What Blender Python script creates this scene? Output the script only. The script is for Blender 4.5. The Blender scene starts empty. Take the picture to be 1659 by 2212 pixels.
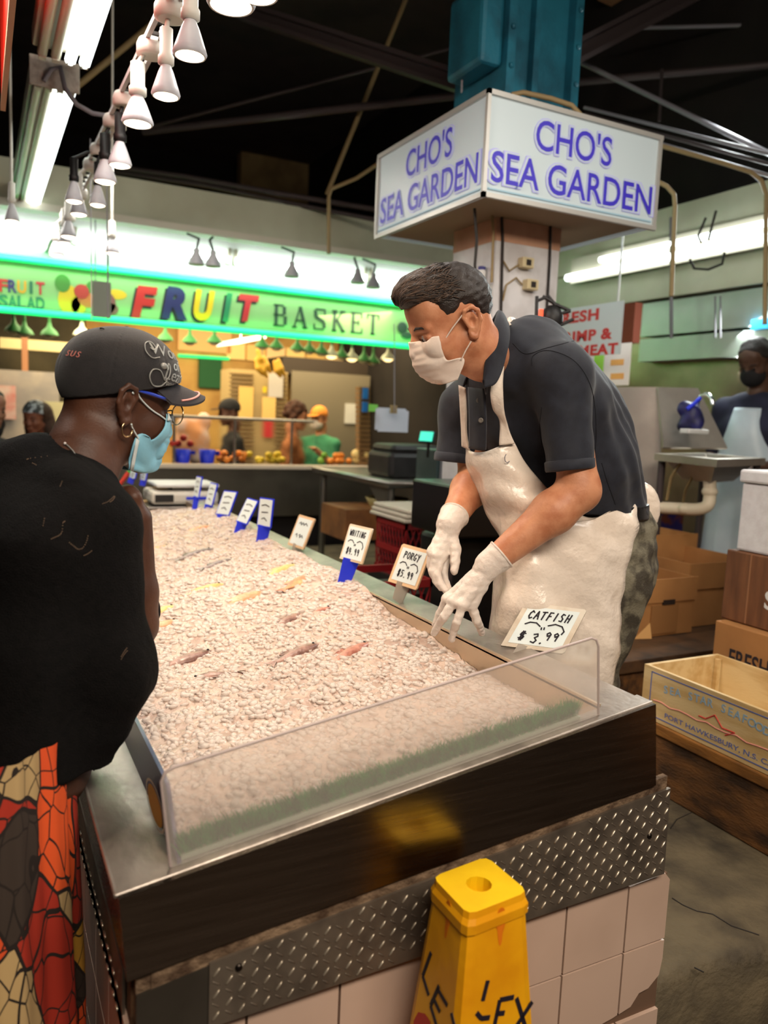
import bpy, bmesh, math, random
import numpy as np
from mathutils import Vector, Matrix
random.seed(7)
rng = np.random.default_rng(7)
SC = bpy.context.scene
COL = SC.collection
# ------------------------------------------------------------------ camera
FPX, PW, PH = 1704.0, 1659.0, 2212.0
CAMZ = 1.5
def _n(v): return v / np.linalg.norm(v)
_X = _n(np.array([4150 - PW/2, 1045 - PH/2, FPX]))
_Y = np.array([-50 - PW/2, 860 - PH/2, FPX]); _Y = _n(_Y - _X*_X.dot(_Y))
_Z = np.cross(_Y, _X)
if _Z[1] > 0: _Z = -_Z
RW = np.stack([_X, _Y, _Z])                       # world = RW @ camera (x right, y down, z forward)
CAMP = np.array([0, 0, CAMZ])
cam_d = bpy.data.cameras.new('camera')
cam = bpy.data.objects.new('camera', cam_d); COL.objects.link(cam)
cam_d.sensor_fit = 'HORIZONTAL'; cam_d.sensor_width = 36.0
cam_d.lens = 36.0*FPX/PW; cam_d.clip_start = 0.05; cam_d.clip_end = 100
M = Matrix.Identity(4)
for r in range(3):
    M[r][0] = RW[r, 0]; M[r][1] = -RW[r, 1]; M[r][2] = -RW[r, 2]
M[0][3], M[1][3], M[2][3] = CAMP
cam.matrix_world = M
SC.camera = cam
cam_d.dof.use_dof = True
cam_d.dof.focus_distance = 1.72
cam_d.dof.aperture_fstop = (cam_d.lens/1000.0)/0.0095
def ray(px, py): return RW @ np.array([px - PW/2, py - PH/2, FPX])
def onx(px, py, x): r = ray(px, py); return CAMP + r*(x/r[0])
def ony(px, py, y): r = ray(px, py); return CAMP + r*(y/r[1])
def onz(px, py, z): r = ray(px, py); return CAMP + r*((z - CAMZ)/r[2])
def proj(p):
    c = RW.T @ (np.asarray(p, float) - CAMP)
    return PW/2 + FPX*c[0]/c[2], PH/2 + FPX*c[1]/c[2], c[2]
# ------------------------------------------------------------------ light and exposure
SC.view_settings.view_transform = 'Standard'
SC.view_settings.look = 'None'
SC.view_settings.gamma = 1.0
SC.view_settings.use_curve_mapping = False
SC.view_settings.exposure = 0.0
SC.cycles.use_denoising = True
SC.cycles.use_adaptive_sampling = True
SC.cycles.adaptive_threshold = 0.05
SC.cycles.max_bounces = 6
SC.cycles.diffuse_bounces = 2
SC.cycles.glossy_bounces = 3
SC.cycles.transmission_bounces = 5
SC.cycles.transparent_max_bounces = 10
SC.cycles.caustics_reflective = False
SC.cycles.caustics_refractive = False
SC.cycles.sample_clamp_indirect = 4.0
world = bpy.data.worlds.new('world'); SC.world = world
world.use_nodes = True
world.node_tree.nodes['Background'].inputs[0].default_value = (0.9, 0.85, 0.8, 1)
world.node_tree.nodes['Background'].inputs[1].default_value = 0.06
def area_light(name, loc, target, sx, sy, power, color, spread=180):
    d = bpy.data.lights.new(name, 'AREA'); d.shape = 'RECTANGLE'; d.size = sx; d.size_y = sy
    d.energy = power; d.color = color; d.spread = math.radians(spread)
    o = bpy.data.objects.new(name, d); COL.objects.link(o)
    o.location = loc
    o.rotation_euler = (Vector(target) - Vector(loc)).to_track_quat('-Z', 'Y').to_euler()
    return o
def spot_light(name, loc, target, power, color, angle=70, blend=0.7, r=0.03):
    d = bpy.data.lights.new(name, 'SPOT'); d.energy = power; d.color = color
    d.spot_size = math.radians(angle); d.spot_blend = blend; d.shadow_soft_size = r
    o = bpy.data.objects.new(name, d); COL.objects.link(o); o.location = loc
    o.rotation_euler = (Vector(target) - Vector(loc)).to_track_quat('-Z', 'Y').to_euler()
    return o
WARM = (1.0, 0.76, 0.52); COOL = (0.92, 1.0, 0.97); NEUT = (1.0, 0.93, 0.84)
# ceiling tubes over the stall and along the service wall, warm lamps in the fruit stall
area_light('tube_light_stall', (0.30, 2.3, 2.64), (0.55, 2.3, 0.9), 0.2, 1.7, 22, NEUT)
area_light('tube_light_stall_far', (0.30, 4.5, 2.64), (0.6, 4.4, 0.9), 0.2, 2.0, 26, NEUT)
area_light('aisle_fill_light', (0.5, -0.9, 3.0), (0.75, 1.0, 0.6), 2.2, 0.5, 95, (1.0,0.86,0.70))  # unseen fill added behind the camera to brighten the counter front
area_light('tube_light_service', (3.9, 3.2, 2.42), (2.0, 2.2, 1.0), 0.12, 1.9, 46, COOL)
area_light('tube_light_vendor', (2.3, 1.3, 2.95), (1.7, 1.7, 0.9), 0.3, 1.4, 20, NEUT)
area_light('fruit_stall_light', (2.6, 8.0, 2.5), (2.6, 8.4, 1.0), 4.5, 1.2, 120, (1.0, 0.78, 0.45))
area_light('fruit_counter_light', (1.6, 6.9, 2.35), (1.8, 7.2, 1.0), 3.5, 0.6, 50, (1.0, 0.82, 0.55))
# ------------------------------------------------------------------ materials
def lin(c):
    return tuple(((v/255.0)/12.92 if v/255.0 <= 0.04045 else ((v/255.0 + 0.055)/1.055)**2.4) for v in c)
MATS = {}
def mat(name, c, rough=0.6, metal=0.0, c2=None, ns=20.0, bump=0.0, bs=80.0, stretch=None, emit=None, es=0.0,
        trans=0.0, ior=1.45, spec=0.5, coat=0.0, sss=0.0, sheen=0.0, fac=(0.4, 0.65), detail=4.0, alpha=1.0, ssr=(0.02,0.01,0.006), rvar=0.0):
    if name in MATS: return MATS[name]
    m = bpy.data.materials.new(name); m.use_nodes = True; MATS[name] = m
    nt = m.node_tree; b = nt.nodes['Principled BSDF']; L = nt.links.new
    b.inputs['Base Color'].default_value = (*lin(c), 1); b.inputs['Roughness'].default_value = rough
    b.inputs['Metallic'].default_value = metal; b.inputs['IOR'].default_value = ior
    b.inputs['Specular IOR Level'].default_value = spec
    b.inputs['Transmission Weight'].default_value = trans; b.inputs['Coat Weight'].default_value = coat
    b.inputs['Coat Roughness'].default_value = 0.15
    b.inputs['Alpha'].default_value = alpha
    if sss:
        b.inputs['Subsurface Weight'].default_value = sss; b.inputs['Subsurface Radius'].default_value = ssr
        b.inputs['Subsurface Scale'].default_value = 1.0
    if sheen: b.inputs['Sheen Weight'].default_value = sheen
    if emit is not None:
        b.inputs['Emission Color'].default_value = (*lin(emit), 1); b.inputs['Emission Strength'].default_value = es
    tc = mp = None
    def coords():
        nonlocal tc, mp
        if mp is None:
            tc = nt.nodes.new('ShaderNodeTexCoord'); mp = nt.nodes.new('ShaderNodeMapping')
            L(tc.outputs['Object'], mp.inputs['Vector'])
            if stretch: mp.inputs['Scale'].default_value = stretch
        return mp.outputs['Vector']
    if c2 is not None:
        nz = nt.nodes.new('ShaderNodeTexNoise'); nz.inputs['Scale'].default_value = ns; nz.inputs['Detail'].default_value = detail
        L(coords(), nz.inputs['Vector'])
        rp = nt.nodes.new('ShaderNodeValToRGB'); rp.color_ramp.elements[0].position = fac[0]; rp.color_ramp.elements[1].position = fac[1]
        rp.color_ramp.elements[0].color = (*lin(c), 1); rp.color_ramp.elements[1].color = (*lin(c2), 1)
        L(nz.outputs['Fac'], rp.inputs['Fac']); L(rp.outputs['Color'], b.inputs['Base Color'])
    if bump or rvar:
        nb = nt.nodes.new('ShaderNodeTexNoise'); nb.inputs['Scale'].default_value = bs; nb.inputs['Detail'].default_value = 5
        L(coords(), nb.inputs['Vector'])
        if bump:
            bp = nt.nodes.new('ShaderNodeBump'); bp.inputs['Strength'].default_value = bump; bp.inputs['Distance'].default_value = 0.01
            L(nb.outputs['Fac'], bp.inputs['Height']); L(bp.outputs['Normal'], b.inputs['Normal'])
        if rvar:
            mr = nt.nodes.new('ShaderNodeMapRange'); mr.inputs['To Min'].default_value = rough - rvar; mr.inputs['To Max'].default_value = rough + rvar
            L(nb.outputs['Fac'], mr.inputs['Value']); L(mr.outputs['Result'], b.inputs['Roughness'])
    return m
def nodes_of(m): return m.node_tree, m.node_tree.nodes['Principled BSDF'], m.node_tree.links.new
# ------------------------------------------------------------------ mesh builder
class MB:
    def __init__(s): s.v = []; s.f = []; s.mi = []; s.sm = []
    def add(s, vs, fs, mi=0, smooth=False):
        o = len(s.v); s.v.extend([tuple(map(float, p)) for p in vs])
        for f in fs: s.f.append(tuple(i + o for i in f)); s.mi.append(mi); s.sm.append(smooth)
        return s
    def hexa(s, p, mi=0):                          # p: 4 bottom (ccw) + 4 top points
        return s.add(p, [(3,2,1,0),(4,5,6,7),(0,1,5,4),(1,2,6,5),(2,3,7,6),(3,0,4,7)], mi)
    def box(s, lo, hi, mi=0, bevel=0.0):
        (x0,y0,z0),(x1,y1,z1) = lo, hi
        if bevel <= 0:
            return s.hexa([(x0,y0,z0),(x1,y0,z0),(x1,y1,z0),(x0,y1,z0),(x0,y0,z1),(x1,y0,z1),(x1,y1,z1),(x0,y1,z1)], mi)
        b = bmesh.new(); bmesh.ops.create_cube(b, size=1.0)
        for v in b.verts: v.co = Vector((x0+(v.co.x+.5)*(x1-x0), y0+(v.co.y+.5)*(y1-y0), z0+(v.co.z+.5)*(z1-z0)))
        bmesh.ops.bevel(b, geom=b.edges[:], offset=bevel, segments=2, affect='EDGES', profile=0.5)
        b.verts.index_update()
        s.add([v.co for v in b.verts], [[v.index for v in f.verts] for f in b.faces], mi); b.free(); return s
    def obox(s, c, ax, half, mi=0, bevel=0.0):     # oriented box
        t = MB().box((-half[0],-half[1],-half[2]), half, 0, bevel)
        A = np.array(ax, float)                    # rows = local axes in world
        vs = np.array(t.v) @ A + np.array(c); return s.add(vs, t.f, mi)
    def tube(s, pts, r, n=10, mi=0, caps=True, smooth=True):
        pts = [np.asarray(p, float) for p in pts]; k = len(pts)
        rs = [r]*k if np.isscalar(r) else list(r)
        vs = []; up = None
        for i in range(k):
            t = pts[min(i+1,k-1)] - pts[max(i-1,0)]; t = t/(np.linalg.norm(t) + 1e-12)
            if up is None:
                a = np.array([0,0,1.0]) if abs(t[2]) < 0.9 else np.array([1.0,0,0])
                u = np.cross(t, a)
            else: u = up - t*t.dot(up)
            u = u/(np.linalg.norm(u) + 1e-12); w = np.cross(t, u); up = u
            for j in range(n):
                a = 2*math.pi*j/n; vs.append(pts[i] + rs[i]*(math.cos(a)*u + math.sin(a)*w))
        fs = [(i*n+j, i*n+(j+1)%n, (i+1)*n+(j+1)%n, (i+1)*n+j) for i in range(k-1) for j in range(n)]
        s.add(vs, fs, mi, smooth)
        if caps: s.add([vs[j] for j in range(n)][::-1], [tuple(range(n))], mi); s.add([vs[(k-1)*n+j] for j in range(n)], [tuple(range(n))], mi)
        return s
    def lathe(s, prof, c=(0,0,0), axis=(0,0,1), n=24, mi=0, smooth=True):   # prof [(r, h)]
        a = _n(np.array(axis, float)); t = np.array([1.0,0,0]) if abs(a[0]) < 0.9 else np.array([0,1.0,0])
        u = _n(np.cross(a, t)); w = np.cross(a, u); c = np.array(c, float); k = len(prof); vs = []
        for r, h in prof:
            for j in range(n):
                q = 2*math.pi*j/n; vs.append(c + a*h + r*(math.cos(q)*u + math.sin(q)*w))
        fs = [(i*n+j, i*n+(j+1)%n, (i+1)*n+(j+1)%n, (i+1)*n+j) for i in range(k-1) for j in range(n)]
        s.add(vs, fs, mi, smooth)
        if prof[0][0] > 1e-5: s.add([vs[j] for j in range(n)][::-1], [tuple(range(n))], mi)
        if prof[-1][0] > 1e-5: s.add([vs[(k-1)*n+j] for j in range(n)], [tuple(range(n))], mi)
        return s
    def prism(s, poly, o, u, w, depth, mi=0, smooth=False):    # polygon in (u,w) axes extruded along u x w by depth
        u = np.array(u, float); w = np.array(w, float); d = _n(np.cross(u, w))*depth; o = np.array(o, float); n = len(poly)
        a = [o + u*p[0] + w*p[1] for p in poly]; b = [p + d for p in a]
        return s.add(a + b, [tuple(range(n))[::-1], tuple(range(n, 2*n))] + [(i, (i+1)%n, n+(i+1)%n, n+i) for i in range(n)], mi, smooth)
    def ell(s, c, r, mi=0, n=12, ax=None):
        vs = []; c = np.array(c, float); A = np.eye(3) if ax is None else np.array(ax, float)
        for i in range(n//2+1):
            th = math.pi*i/(n//2)
            for j in range(n):
                ph = 2*math.pi*j/n
                vs.append(c + np.array([r[0]*math.sin(th)*math.cos(ph), r[1]*math.sin(th)*math.sin(ph), r[2]*math.cos(th)]) @ A)
        return s.add(vs, [(i*n+j, (i+1)*n+j, (i+1)*n+(j+1)%n, i*n+(j+1)%n) for i in range(n//2) for j in range(n)], mi, True)
    def sheet(s, fn, nu, nv, mi=0, smooth=True):
        vs = [fn(i/nu, j/nv) for i in range(nu+1) for j in range(nv+1)]; w = nv+1
        return s.add(vs, [(i*w+j, (i+1)*w+j, (i+1)*w+j+1, i*w+j+1) for i in range(nu) for j in range(nv)], mi, smooth)
    def merge(s, o, mi=None, T=None):
        vs = o.v if T is None else [tuple(T @ Vector(p)) for p in o.v]; k = len(s.v)
        s.v.extend(vs); s.f.extend([tuple(i+k for i in f) for f in o.f]); s.mi.extend(o.mi if mi is None else [mi]*len(o.f)); s.sm.extend(o.sm); return s
    def mesh(s, name, mats, base=(0,0,0), smooth=None):
        me = bpy.data.meshes.new(name)
        V = np.array(s.v, float).reshape(-1, 3) - np.array(base, float)
        me.from_pydata(V.tolist(), [], s.f)
        for m in (mats if isinstance(mats, (list, tuple)) else [mats]): me.materials.append(m)
        me.polygons.foreach_set('material_index', np.array(s.mi, np.int32))
        sm = np.array(s.sm, bool) if smooth is None else np.full(len(s.f), smooth)
        me.polygons.foreach_set('use_smooth', sm); me.update(); return me
def root_loc(o):
    while o.parent: o = o.parent
    return np.array(o.location)
def part(name, mb, mats, parent, label=None, smooth=None):
    o = bpy.data.objects.new(name, mb.mesh(name, mats, root_loc(parent), smooth)); COL.objects.link(o); o.parent = parent
    if label: o['label'] = label
    return o
def tag(o, label, cat, group=None, kind=None):
    o['label'] = label; o['category'] = cat
    if group: o['group'] = group
    if kind: o['kind'] = kind
    return o
def thing(name, label, cat, loc=(0,0,0), group=None):
    o = bpy.data.objects.new(name, None); COL.objects.link(o); o.location = loc; o.empty_display_size = 0.05
    return tag(o, label, cat, group)
def single(name, mb, mats, label, cat, group=None, kind=None, smooth=None):
    V = np.array(mb.v); base = np.array([(V[:,0].min()+V[:,0].max())/2, (V[:,1].min()+V[:,1].max())/2, V[:,2].min()])
    o = bpy.data.objects.new(name, mb.mesh(name, mats, base, smooth)); COL.objects.link(o); o.location = base
    return tag(o, label, cat, group, kind)
def structure(name, mb, mats, label=None, smooth=None, parent=None):
    o = bpy.data.objects.new(name, mb.mesh(name, mats, (0,0,0) if parent is None else root_loc(parent), smooth)); COL.objects.link(o)
    o['kind'] = 'structure'
    if label: o['label'] = label
    if parent: o.parent = parent
    return o
def copy_tree(o, parent=None):
    c = o.copy(); COL.objects.link(c)
    if parent is not None: c.parent = parent
    for ch in list(o.children): copy_tree(ch, c)
    return c
# text outline as a flat, slightly thick mesh in the (u, w) plane
def text_mesh(txt, size=1.0, extrude=0.0, offset=0.0, shear=0.0, xs=1.0, spacing=1.0, align='CENTER'):
    cu = bpy.data.curves.new('t', 'FONT'); cu.body = txt; cu.size = size; cu.extrude = extrude; cu.offset = offset; cu.shear = shear
    cu.space_character = spacing; cu.align_x = align; cu.align_y = 'CENTER'; cu.resolution_u = 4
    o = bpy.data.objects.new('t', cu); COL.objects.link(o)
    bpy.context.view_layer.update()
    dg = bpy.context.evaluated_depsgraph_get(); me = bpy.data.meshes.new_from_object(o.evaluated_get(dg))
    vs = np.array([v.co[:] for v in me.vertices]).reshape(-1, 3); fs = [tuple(p.vertices) for p in me.polygons]
    bpy.data.objects.remove(o); bpy.data.curves.remove(cu); bpy.data.meshes.remove(me)
    vs[:, 0] *= xs
    return vs, fs
def put_text(mb, txt, o, u, w, size, depth=0.001, mi=0, fit=None, **k):
    vs, fs = text_mesh(txt, 1.0, 0.02, **k)
    u = _n(np.array(u, float)); w = _n(np.array(w, float)); nrm = np.cross(u, w)
    sx = size; sz = size
    if fit: sx = fit[0]/(vs[:,0].max()-vs[:,0].min()); sz = fit[1]/(vs[:,1].max()-vs[:,1].min()); vs[:,0] -= (vs[:,0].max()+vs[:,0].min())/2; vs[:,1] -= (vs[:,1].max()+vs[:,1].min())/2
    P = np.array(o, float) + vs[:, :1]*sx*u + vs[:, 1:2]*sz*w + (vs[:, 2:3]/0.02)*depth*nrm
    return mb.add(P, fs, mi)
def stroke(mb, pts, width, o, u, w, depth=0.0008, mi=0):     # pen stroke polyline in (u,w)
    u = np.array(u, float); w = np.array(w, float); nrm = _n(np.cross(u, w)); o = np.array(o, float)
    P = [o + u*a + w*b for a, b in pts]
    for a, b in zip(P[:-1], P[1:]):
        t = b - a; L = np.linalg.norm(t)
        if L < 1e-6: continue
        t = t/L; s = np.cross(nrm, t)
        mb.obox((a+b)/2 + nrm*depth*0.5, [t, s, nrm], (L/2 + width*0.4, width/2, depth/2), mi)
    return mb
# ------------------------------------------------------------------ sculpting: signed distance fields and surface nets
def rotm(x, up=(0,0,1)):                            # rows: forward, left, up
    x = _n(np.array(x, float)); y = _n(np.cross(up, x)); z = np.cross(x, y); return np.stack([x, y, z])
def smin(a, b, k):
    if k <= 0: return np.minimum(a, b)
    h = np.clip(0.5 + 0.5*(b - a)/k, 0, 1); return b*(1-h) + a*h - k*h*(1-h)
class SDF:
    def __init__(s): s.it = []; s.post = []
    def _a(s, fn, lo, hi, k, sub): s.it.append((fn, np.array(lo, float), np.array(hi, float), k, sub)); return s
    def cone(s, a, b, ra, rb, k=0.01, sub=False):
        a = np.array(a, float); b = np.array(b, float); ba = b - a; L2 = ba.dot(ba) + 1e-12
        def fn(p):
            t = np.clip(((p - a) @ ba)/L2, 0, 1); q = p - a - t[..., None]*ba
            return np.sqrt((q*q).sum(-1)) - (ra + (rb - ra)*t)
        r = max(ra, rb); return s._a(fn, np.minimum(a, b) - r, np.maximum(a, b) + r, k, sub)
    def chain(s, pts, rs, k=0.01, sub=False):
        for i in range(len(pts)-1): s.cone(pts[i], pts[i+1], rs[i], rs[i+1], k, sub)
        return s
    def ell(s, c, r, ax=None, k=0.01, sub=False):
        c = np.array(c, float); r = np.array(r, float); A = np.eye(3) if ax is None else np.array(ax, float)
        def fn(p):
            q = (p - c) @ A.T; l = np.sqrt((q*q).sum(-1)) + 1e-9; g = np.sqrt(((q/r)**2).sum(-1)) + 1e-9
            return (g - 1)*l/g
        ext = np.abs(A.T) @ r; return s._a(fn, c - ext, c + ext, k, sub)
    def econe(s, a, b, ra, rb, u, k=0.01, cap=None, sub=False):    # elliptical section: (ru, rv), u = first axis
        a = np.array(a, float); b = np.array(b, float); t = b - a; L = np.linalg.norm(t); t = t/L
        u = np.array(u, float); u = _n(u - t*t.dot(u)); v = np.cross(t, u)
        def fn(p):
            q = p - a; h = q @ t; f = np.clip(h/L, 0, 1); ru = ra[0] + (rb[0]-ra[0])*f; rv = ra[1] + (rb[1]-ra[1])*f
            rc = np.minimum(ru, rv) if cap is None else cap
            dz = h - f*L; du = q @ u; dv = q @ v
            l = np.sqrt(du*du + dv*dv + dz*dz) + 1e-9; g = np.sqrt((du/ru)**2 + (dv/rv)**2 + (dz/rc)**2) + 1e-9
            return (g - 1)*l/g
        r = max(*ra, *rb); return s._a(fn, np.minimum(a, b) - r, np.maximum(a, b) + r, k, sub)
    def eloft(s, pts, rads, us, k=0.01, cap=None):
        for i in range(len(pts)-1): s.econe(pts[i], pts[i+1], rads[i], rads[i+1], us if np.ndim(us[0]) == 0 else us[i], k, cap)
        return s
    def box(s, c, half, ax=None, r=0.005, k=0.01, sub=False):
        c = np.array(c, float); hf = np.array(half, float) - r; A = np.eye(3) if ax is None else np.array(ax, float)
        def fn(p):
            q = np.abs((p - c) @ A.T) - hf; return np.sqrt((np.maximum(q, 0)**2).sum(-1)) + np.minimum(q.max(-1), 0) - r
        ext = np.abs(A.T) @ np.array(half, float); return s._a(fn, c - ext, c + ext, k, sub)
    def field(s, h, pad=0.012, lo=None, hi=None):
        add = [i for i in s.it if not i[4]]
        L = np.min([i[1] for i in add], 0) - pad if lo is None else np.array(lo, float); H_ = np.max([i[2] for i in add], 0) + pad if hi is None else np.array(hi, float)
        n = np.ceil((H_ - L)/h).astype(int) + 1
        ax = [L[i] + h*np.arange(n[i]) for i in range(3)]
        D = np.full(n, 0.06, np.float32)
        for fn, lo_, hi_, k, sub in s.it:
            m = max(k, 0) + 3*h + 0.004
            a = np.clip(np.floor((lo_ - m - L)/h).astype(int), 0, n); b = np.clip(np.ceil((hi_ + m - L)/h).astype(int) + 1, 0, n)
            if (b <= a).any(): continue
            G = np.stack(np.meshgrid(*[ax[i][a[i]:b[i]] for i in range(3)], indexing='ij'), -1)
            sl = tuple(slice(a[i], b[i]) for i in range(3)); d = fn(G)
            D[sl] = -smin(-D[sl], d, k) if sub else smin(D[sl], d, k)
        if s.post:
            G = np.stack(np.meshgrid(*ax, indexing='ij'), -1)
            for f in s.post: D = f(G, D)
        D[0] = D[-1] = 0.06; D[:, 0] = D[:, -1] = 0.06; D[:, :, 0] = D[:, :, -1] = 0.06
        return D, L
    def mb(s, h, **k):
        D, L = s.field(h, **k); v, f = surface_nets(D, L, h)
        m = MB(); m.v = v; m.f = f; m.mi = [0]*len(f); m.sm = [True]*len(f); return m
def surface_nets(D, L, h):
    D = np.where(D == 0, 1e-9, D); S = D < 0; n = np.array(D.shape)
    acc = np.zeros((*(n-1), 3)); cnt = np.zeros(n-1, np.int32); edges = []
    for a in range(3):
        s0 = [slice(None)]*3; s1 = [slice(None)]*3; s0[a] = slice(0, -1); s1[a] = slice(1, None)
        I = np.argwhere(S[tuple(s0)] != S[tuple(s1)])
        J = I.copy(); J[:, a] += 1
        d0 = D[tuple(I.T)]; d1 = D[tuple(J.T)]; t = d0/(d0 - d1)
        P = I.astype(float); P[:, a] += t
        b, c = [x for x in range(3) if x != a]
        if a == 1: b, c = 2, 0
        for db in (0, 1):
            for dc in (0, 1):
                K = I.copy(); K[:, b] -= db; K[:, c] -= dc
                ok = (K[:, b] >= 0) & (K[:, c] >= 0) & (K[:, b] < n[b]-1) & (K[:, c] < n[c]-1)
                kk = tuple(K[ok].T); np.add.at(acc, kk, P[ok]); np.add.at(cnt, kk, 1)
        edges.append((I, a, b, c, d0 < 0))
    idx = np.full(n-1, -1, np.int64); W_ = np.argwhere(cnt > 0); idx[tuple(W_.T)] = np.arange(len(W_))
    V = acc[tuple(W_.T)]/cnt[tuple(W_.T)][:, None]; V = V*h + np.array(L)
    F = []
    for I, a, b, c, neg in edges:
        ok = (I[:, b] > 0) & (I[:, c] > 0) & (I[:, b] < n[b]-1) & (I[:, c] < n[c]-1); I = I[ok]; ng = neg[ok]
        def g(db, dc):
            K = I.copy(); K[:, b] -= db; K[:, c] -= dc; return idx[tuple(K.T)]
        q = np.stack([g(1,1), g(0,1), g(0,0), g(1,0)], 1); q[~ng] = q[~ng][:, ::-1]; F.append(q)
    F = np.concatenate(F) if F else np.zeros((0, 4), int); F = F[(F >= 0).all(1)]
    return V.tolist(), [tuple(x) for x in F.tolist()]
_wv = [(_n(rng.normal(size=3)), rng.uniform(0, 6.28)) for _ in range(24)]
def wobble(p, freq, n=8, off=0):                    # cheap smooth noise, about -1..1
    s = 0
    for i in range(n):
        d, ph = _wv[(i + off) % 24]; s = s + np.sin((p @ d)*freq*(0.7 + 0.09*i) + ph)
    return s/(n**0.5)
def smooth01(x, a, b): t = np.clip((x - a)/(b - a), 0, 1); return t*t*(3 - 2*t)
from mathutils.bvhtree import BVHTree
def bvh(o):
    b = root_loc(o); me = o.data
    return BVHTree.FromPolygons([tuple(np.array(v.co) + b) for v in me.vertices], [tuple(p.vertices) for p in me.polygons])
def catmull(P, n):
    P = np.array(P, float); P = np.concatenate([P[:1]*2 - P[1:2], P, P[-1:]*2 - P[-2:-1]]); out = []
    m = len(P) - 3
    for i in range(m):
        for t in np.linspace(0, 1, n, endpoint=False):
            a, b, c, d = P[i:i+4]; out.append(.5*((2*b) + (c-a)*t + (2*a-5*b+4*c-d)*t*t + (3*b-a-3*c+d)*t**3))
    out.append(P[-2]); return np.array(out)
def cloth(rows, nu=8, nv=8, th=.002, disp=None, mi=0, push=None):        # lofted two sided sheet through a grid of points
    G = np.array([catmull(r, nu) for r in rows]); G = np.stack([catmull(G[:, j], nv) for j in range(G.shape[1])], 1)
    du = np.gradient(G, axis=1); dv = np.gradient(G, axis=0); N = np.cross(du, dv); N /= np.linalg.norm(N, axis=2, keepdims=True) + 1e-12
    if disp is not None: G = G + N*disp(G)[..., None]
    a, b = G.shape[:2]; m = MB()
    if push is not None:                             # keep the sheet outside the surface it lies on
        for i in range(a):
            for j in range(b):
                l, n_, k, t = push[0].find_nearest(Vector(G[i, j]))
                if l is not None and (Vector(G[i, j]) - l).dot(n_) < push[1]: G[i, j] = np.array(l + n_*push[1])
    V = np.concatenate([(G + N*th/2).reshape(-1, 3), (G - N*th/2).reshape(-1, 3)]); o = a*b; F = []
    for i in range(a-1):
        for j in range(b-1):
            q = (i*b+j, i*b+j+1, (i+1)*b+j+1, (i+1)*b+j); F.append(q); F.append(tuple(x+o for x in q[::-1]))
    for j in range(b-1): F.append((j, j+o, j+1+o, j+1)); k = (a-1)*b; F.append((k+j+1, k+j+1+o, k+j+o, k+j))
    for i in range(a-1): F.append(((i+1)*b, (i+1)*b+o, i*b+o, i*b)); F.append((i*b+b-1, i*b+b-1+o, (i+1)*b+b-1+o, (i+1)*b+b-1))
    m.add(V, F, mi, True); return m
def pc(px, py, dep): return CAMP + ray(px, py)*(dep/FPX)
# ------------------------------------------------------------------ common materials
M_conc = mat('concrete', (104,92,70), 0.8, c2=(62,54,42), ns=9, bump=0.6, bs=60, fac=(0.35,0.7))
M_floor = mat('dark_floor', (70,58,48), 0.5, c2=(48,40,34), ns=6)
M_dark = mat('dark_wall', (34,29,27), 0.9, c2=(26,22,21), ns=3)
M_roof = mat('roof_dark', (92,78,72), 0.95, c2=(78,68,64), ns=2)
M_roofb = mat('roof_board', (176,124,88), 0.9, c2=(140,100,70), ns=3)
M_pipe_d = mat('pipe_dark', (74,64,64), 0.5, 0.2)
M_pipe_g = mat('pipe_grey', (140,136,142), 0.6, 0.1)
M_pipe_t = mat('pipe_tan', (150,128,88), 0.6)
M_cream = mat('cream_panel', (206,208,184), 0.6, c2=(190,190,164), ns=2)
M_white = mat('white_paint', (222,222,220), 0.55, c2=(206,204,200), ns=5)
M_teal = mat('teal_steel', (34,116,140), 0.55, c2=(24,84,104), ns=6, bump=0.2)
M_colp = mat('column_paint', (222,220,222), 0.6, c2=(200,196,196), ns=8, bump=0.2, bs=30)
M_colt = mat('column_top_paint', (206,160,132), 0.7, c2=(190,140,112), ns=6)
M_tube = mat('tube_glow', (255,255,250), 0.4, emit=(246,255,250), es=4.0)
M_fix = mat('fixture_enamel', (214,208,190), 0.5)
M_steel = mat('brushed_steel', (176,168,160), 0.3, 1.0, c2=(150,143,136), ns=14, stretch=(0.15,6,6), rvar=0.1, bs=40)
M_ssw = mat('stainless_sheet', (190,180,170), 0.28, 1.0, c2=(168,158,148), ns=3, bump=0.25, bs=5)
M_black = mat('black_plastic', (24,22,22), 0.5)
M_wire = mat('wire_dark', (40,34,30), 0.7)
# ------------------------------------------------------------------ the hall
structure('floor', MB().box((-4,-2,-0.06),(9,13,0)), M_floor)
pf = MB()
n = 26                                              # worn front edge of the raised vendor floor
edge = [(1.16 + 4.8*i/n, 1.045 + 0.018*math.sin(i*2.1) + 0.012*math.sin(i*5.3)) for i in range(n+1)]
for i in range(n):
    (x0,y0),(x1,y1) = edge[i], edge[i+1]
    pf.add([(x0,y0+.02,0),(x1,y1+.02,0),(x1,y1,.35),(x0,y0,.35),(x0,y0+.025,.37),(x1,y1+.025,.37),(x0,6.2,.37),(x1,6.2,.37)], [(0,1,2,3),(3,2,5,4),(4,5,7,6)], 0, True)
structure('trim_1', pf, M_conc, 'raised concrete floor of the fish stall with a worn front edge')
ck = MB()
for pts in [[(1452,1940),(1475,1955),(1505,1968),(1540,1975),(1580,2000),(1640,2020)], [(1448,1790),(1462,1770),(1500,1752)], [(1500,2090),(1520,2100)]]:
    q = [onz(x, y, .3706) for x, y in pts]
    ck.tube(q, 0.0018, 4)
structure('trim_2', ck, M_wire, 'hairline cracks in the concrete platform')
structure('wall_back', MB().box((-4,11.6,0),(9,11.8,5)), M_dark)
structure('wall_left', MB().box((-4.1,-2,0),(-4,13,5)), M_dark)
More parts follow.
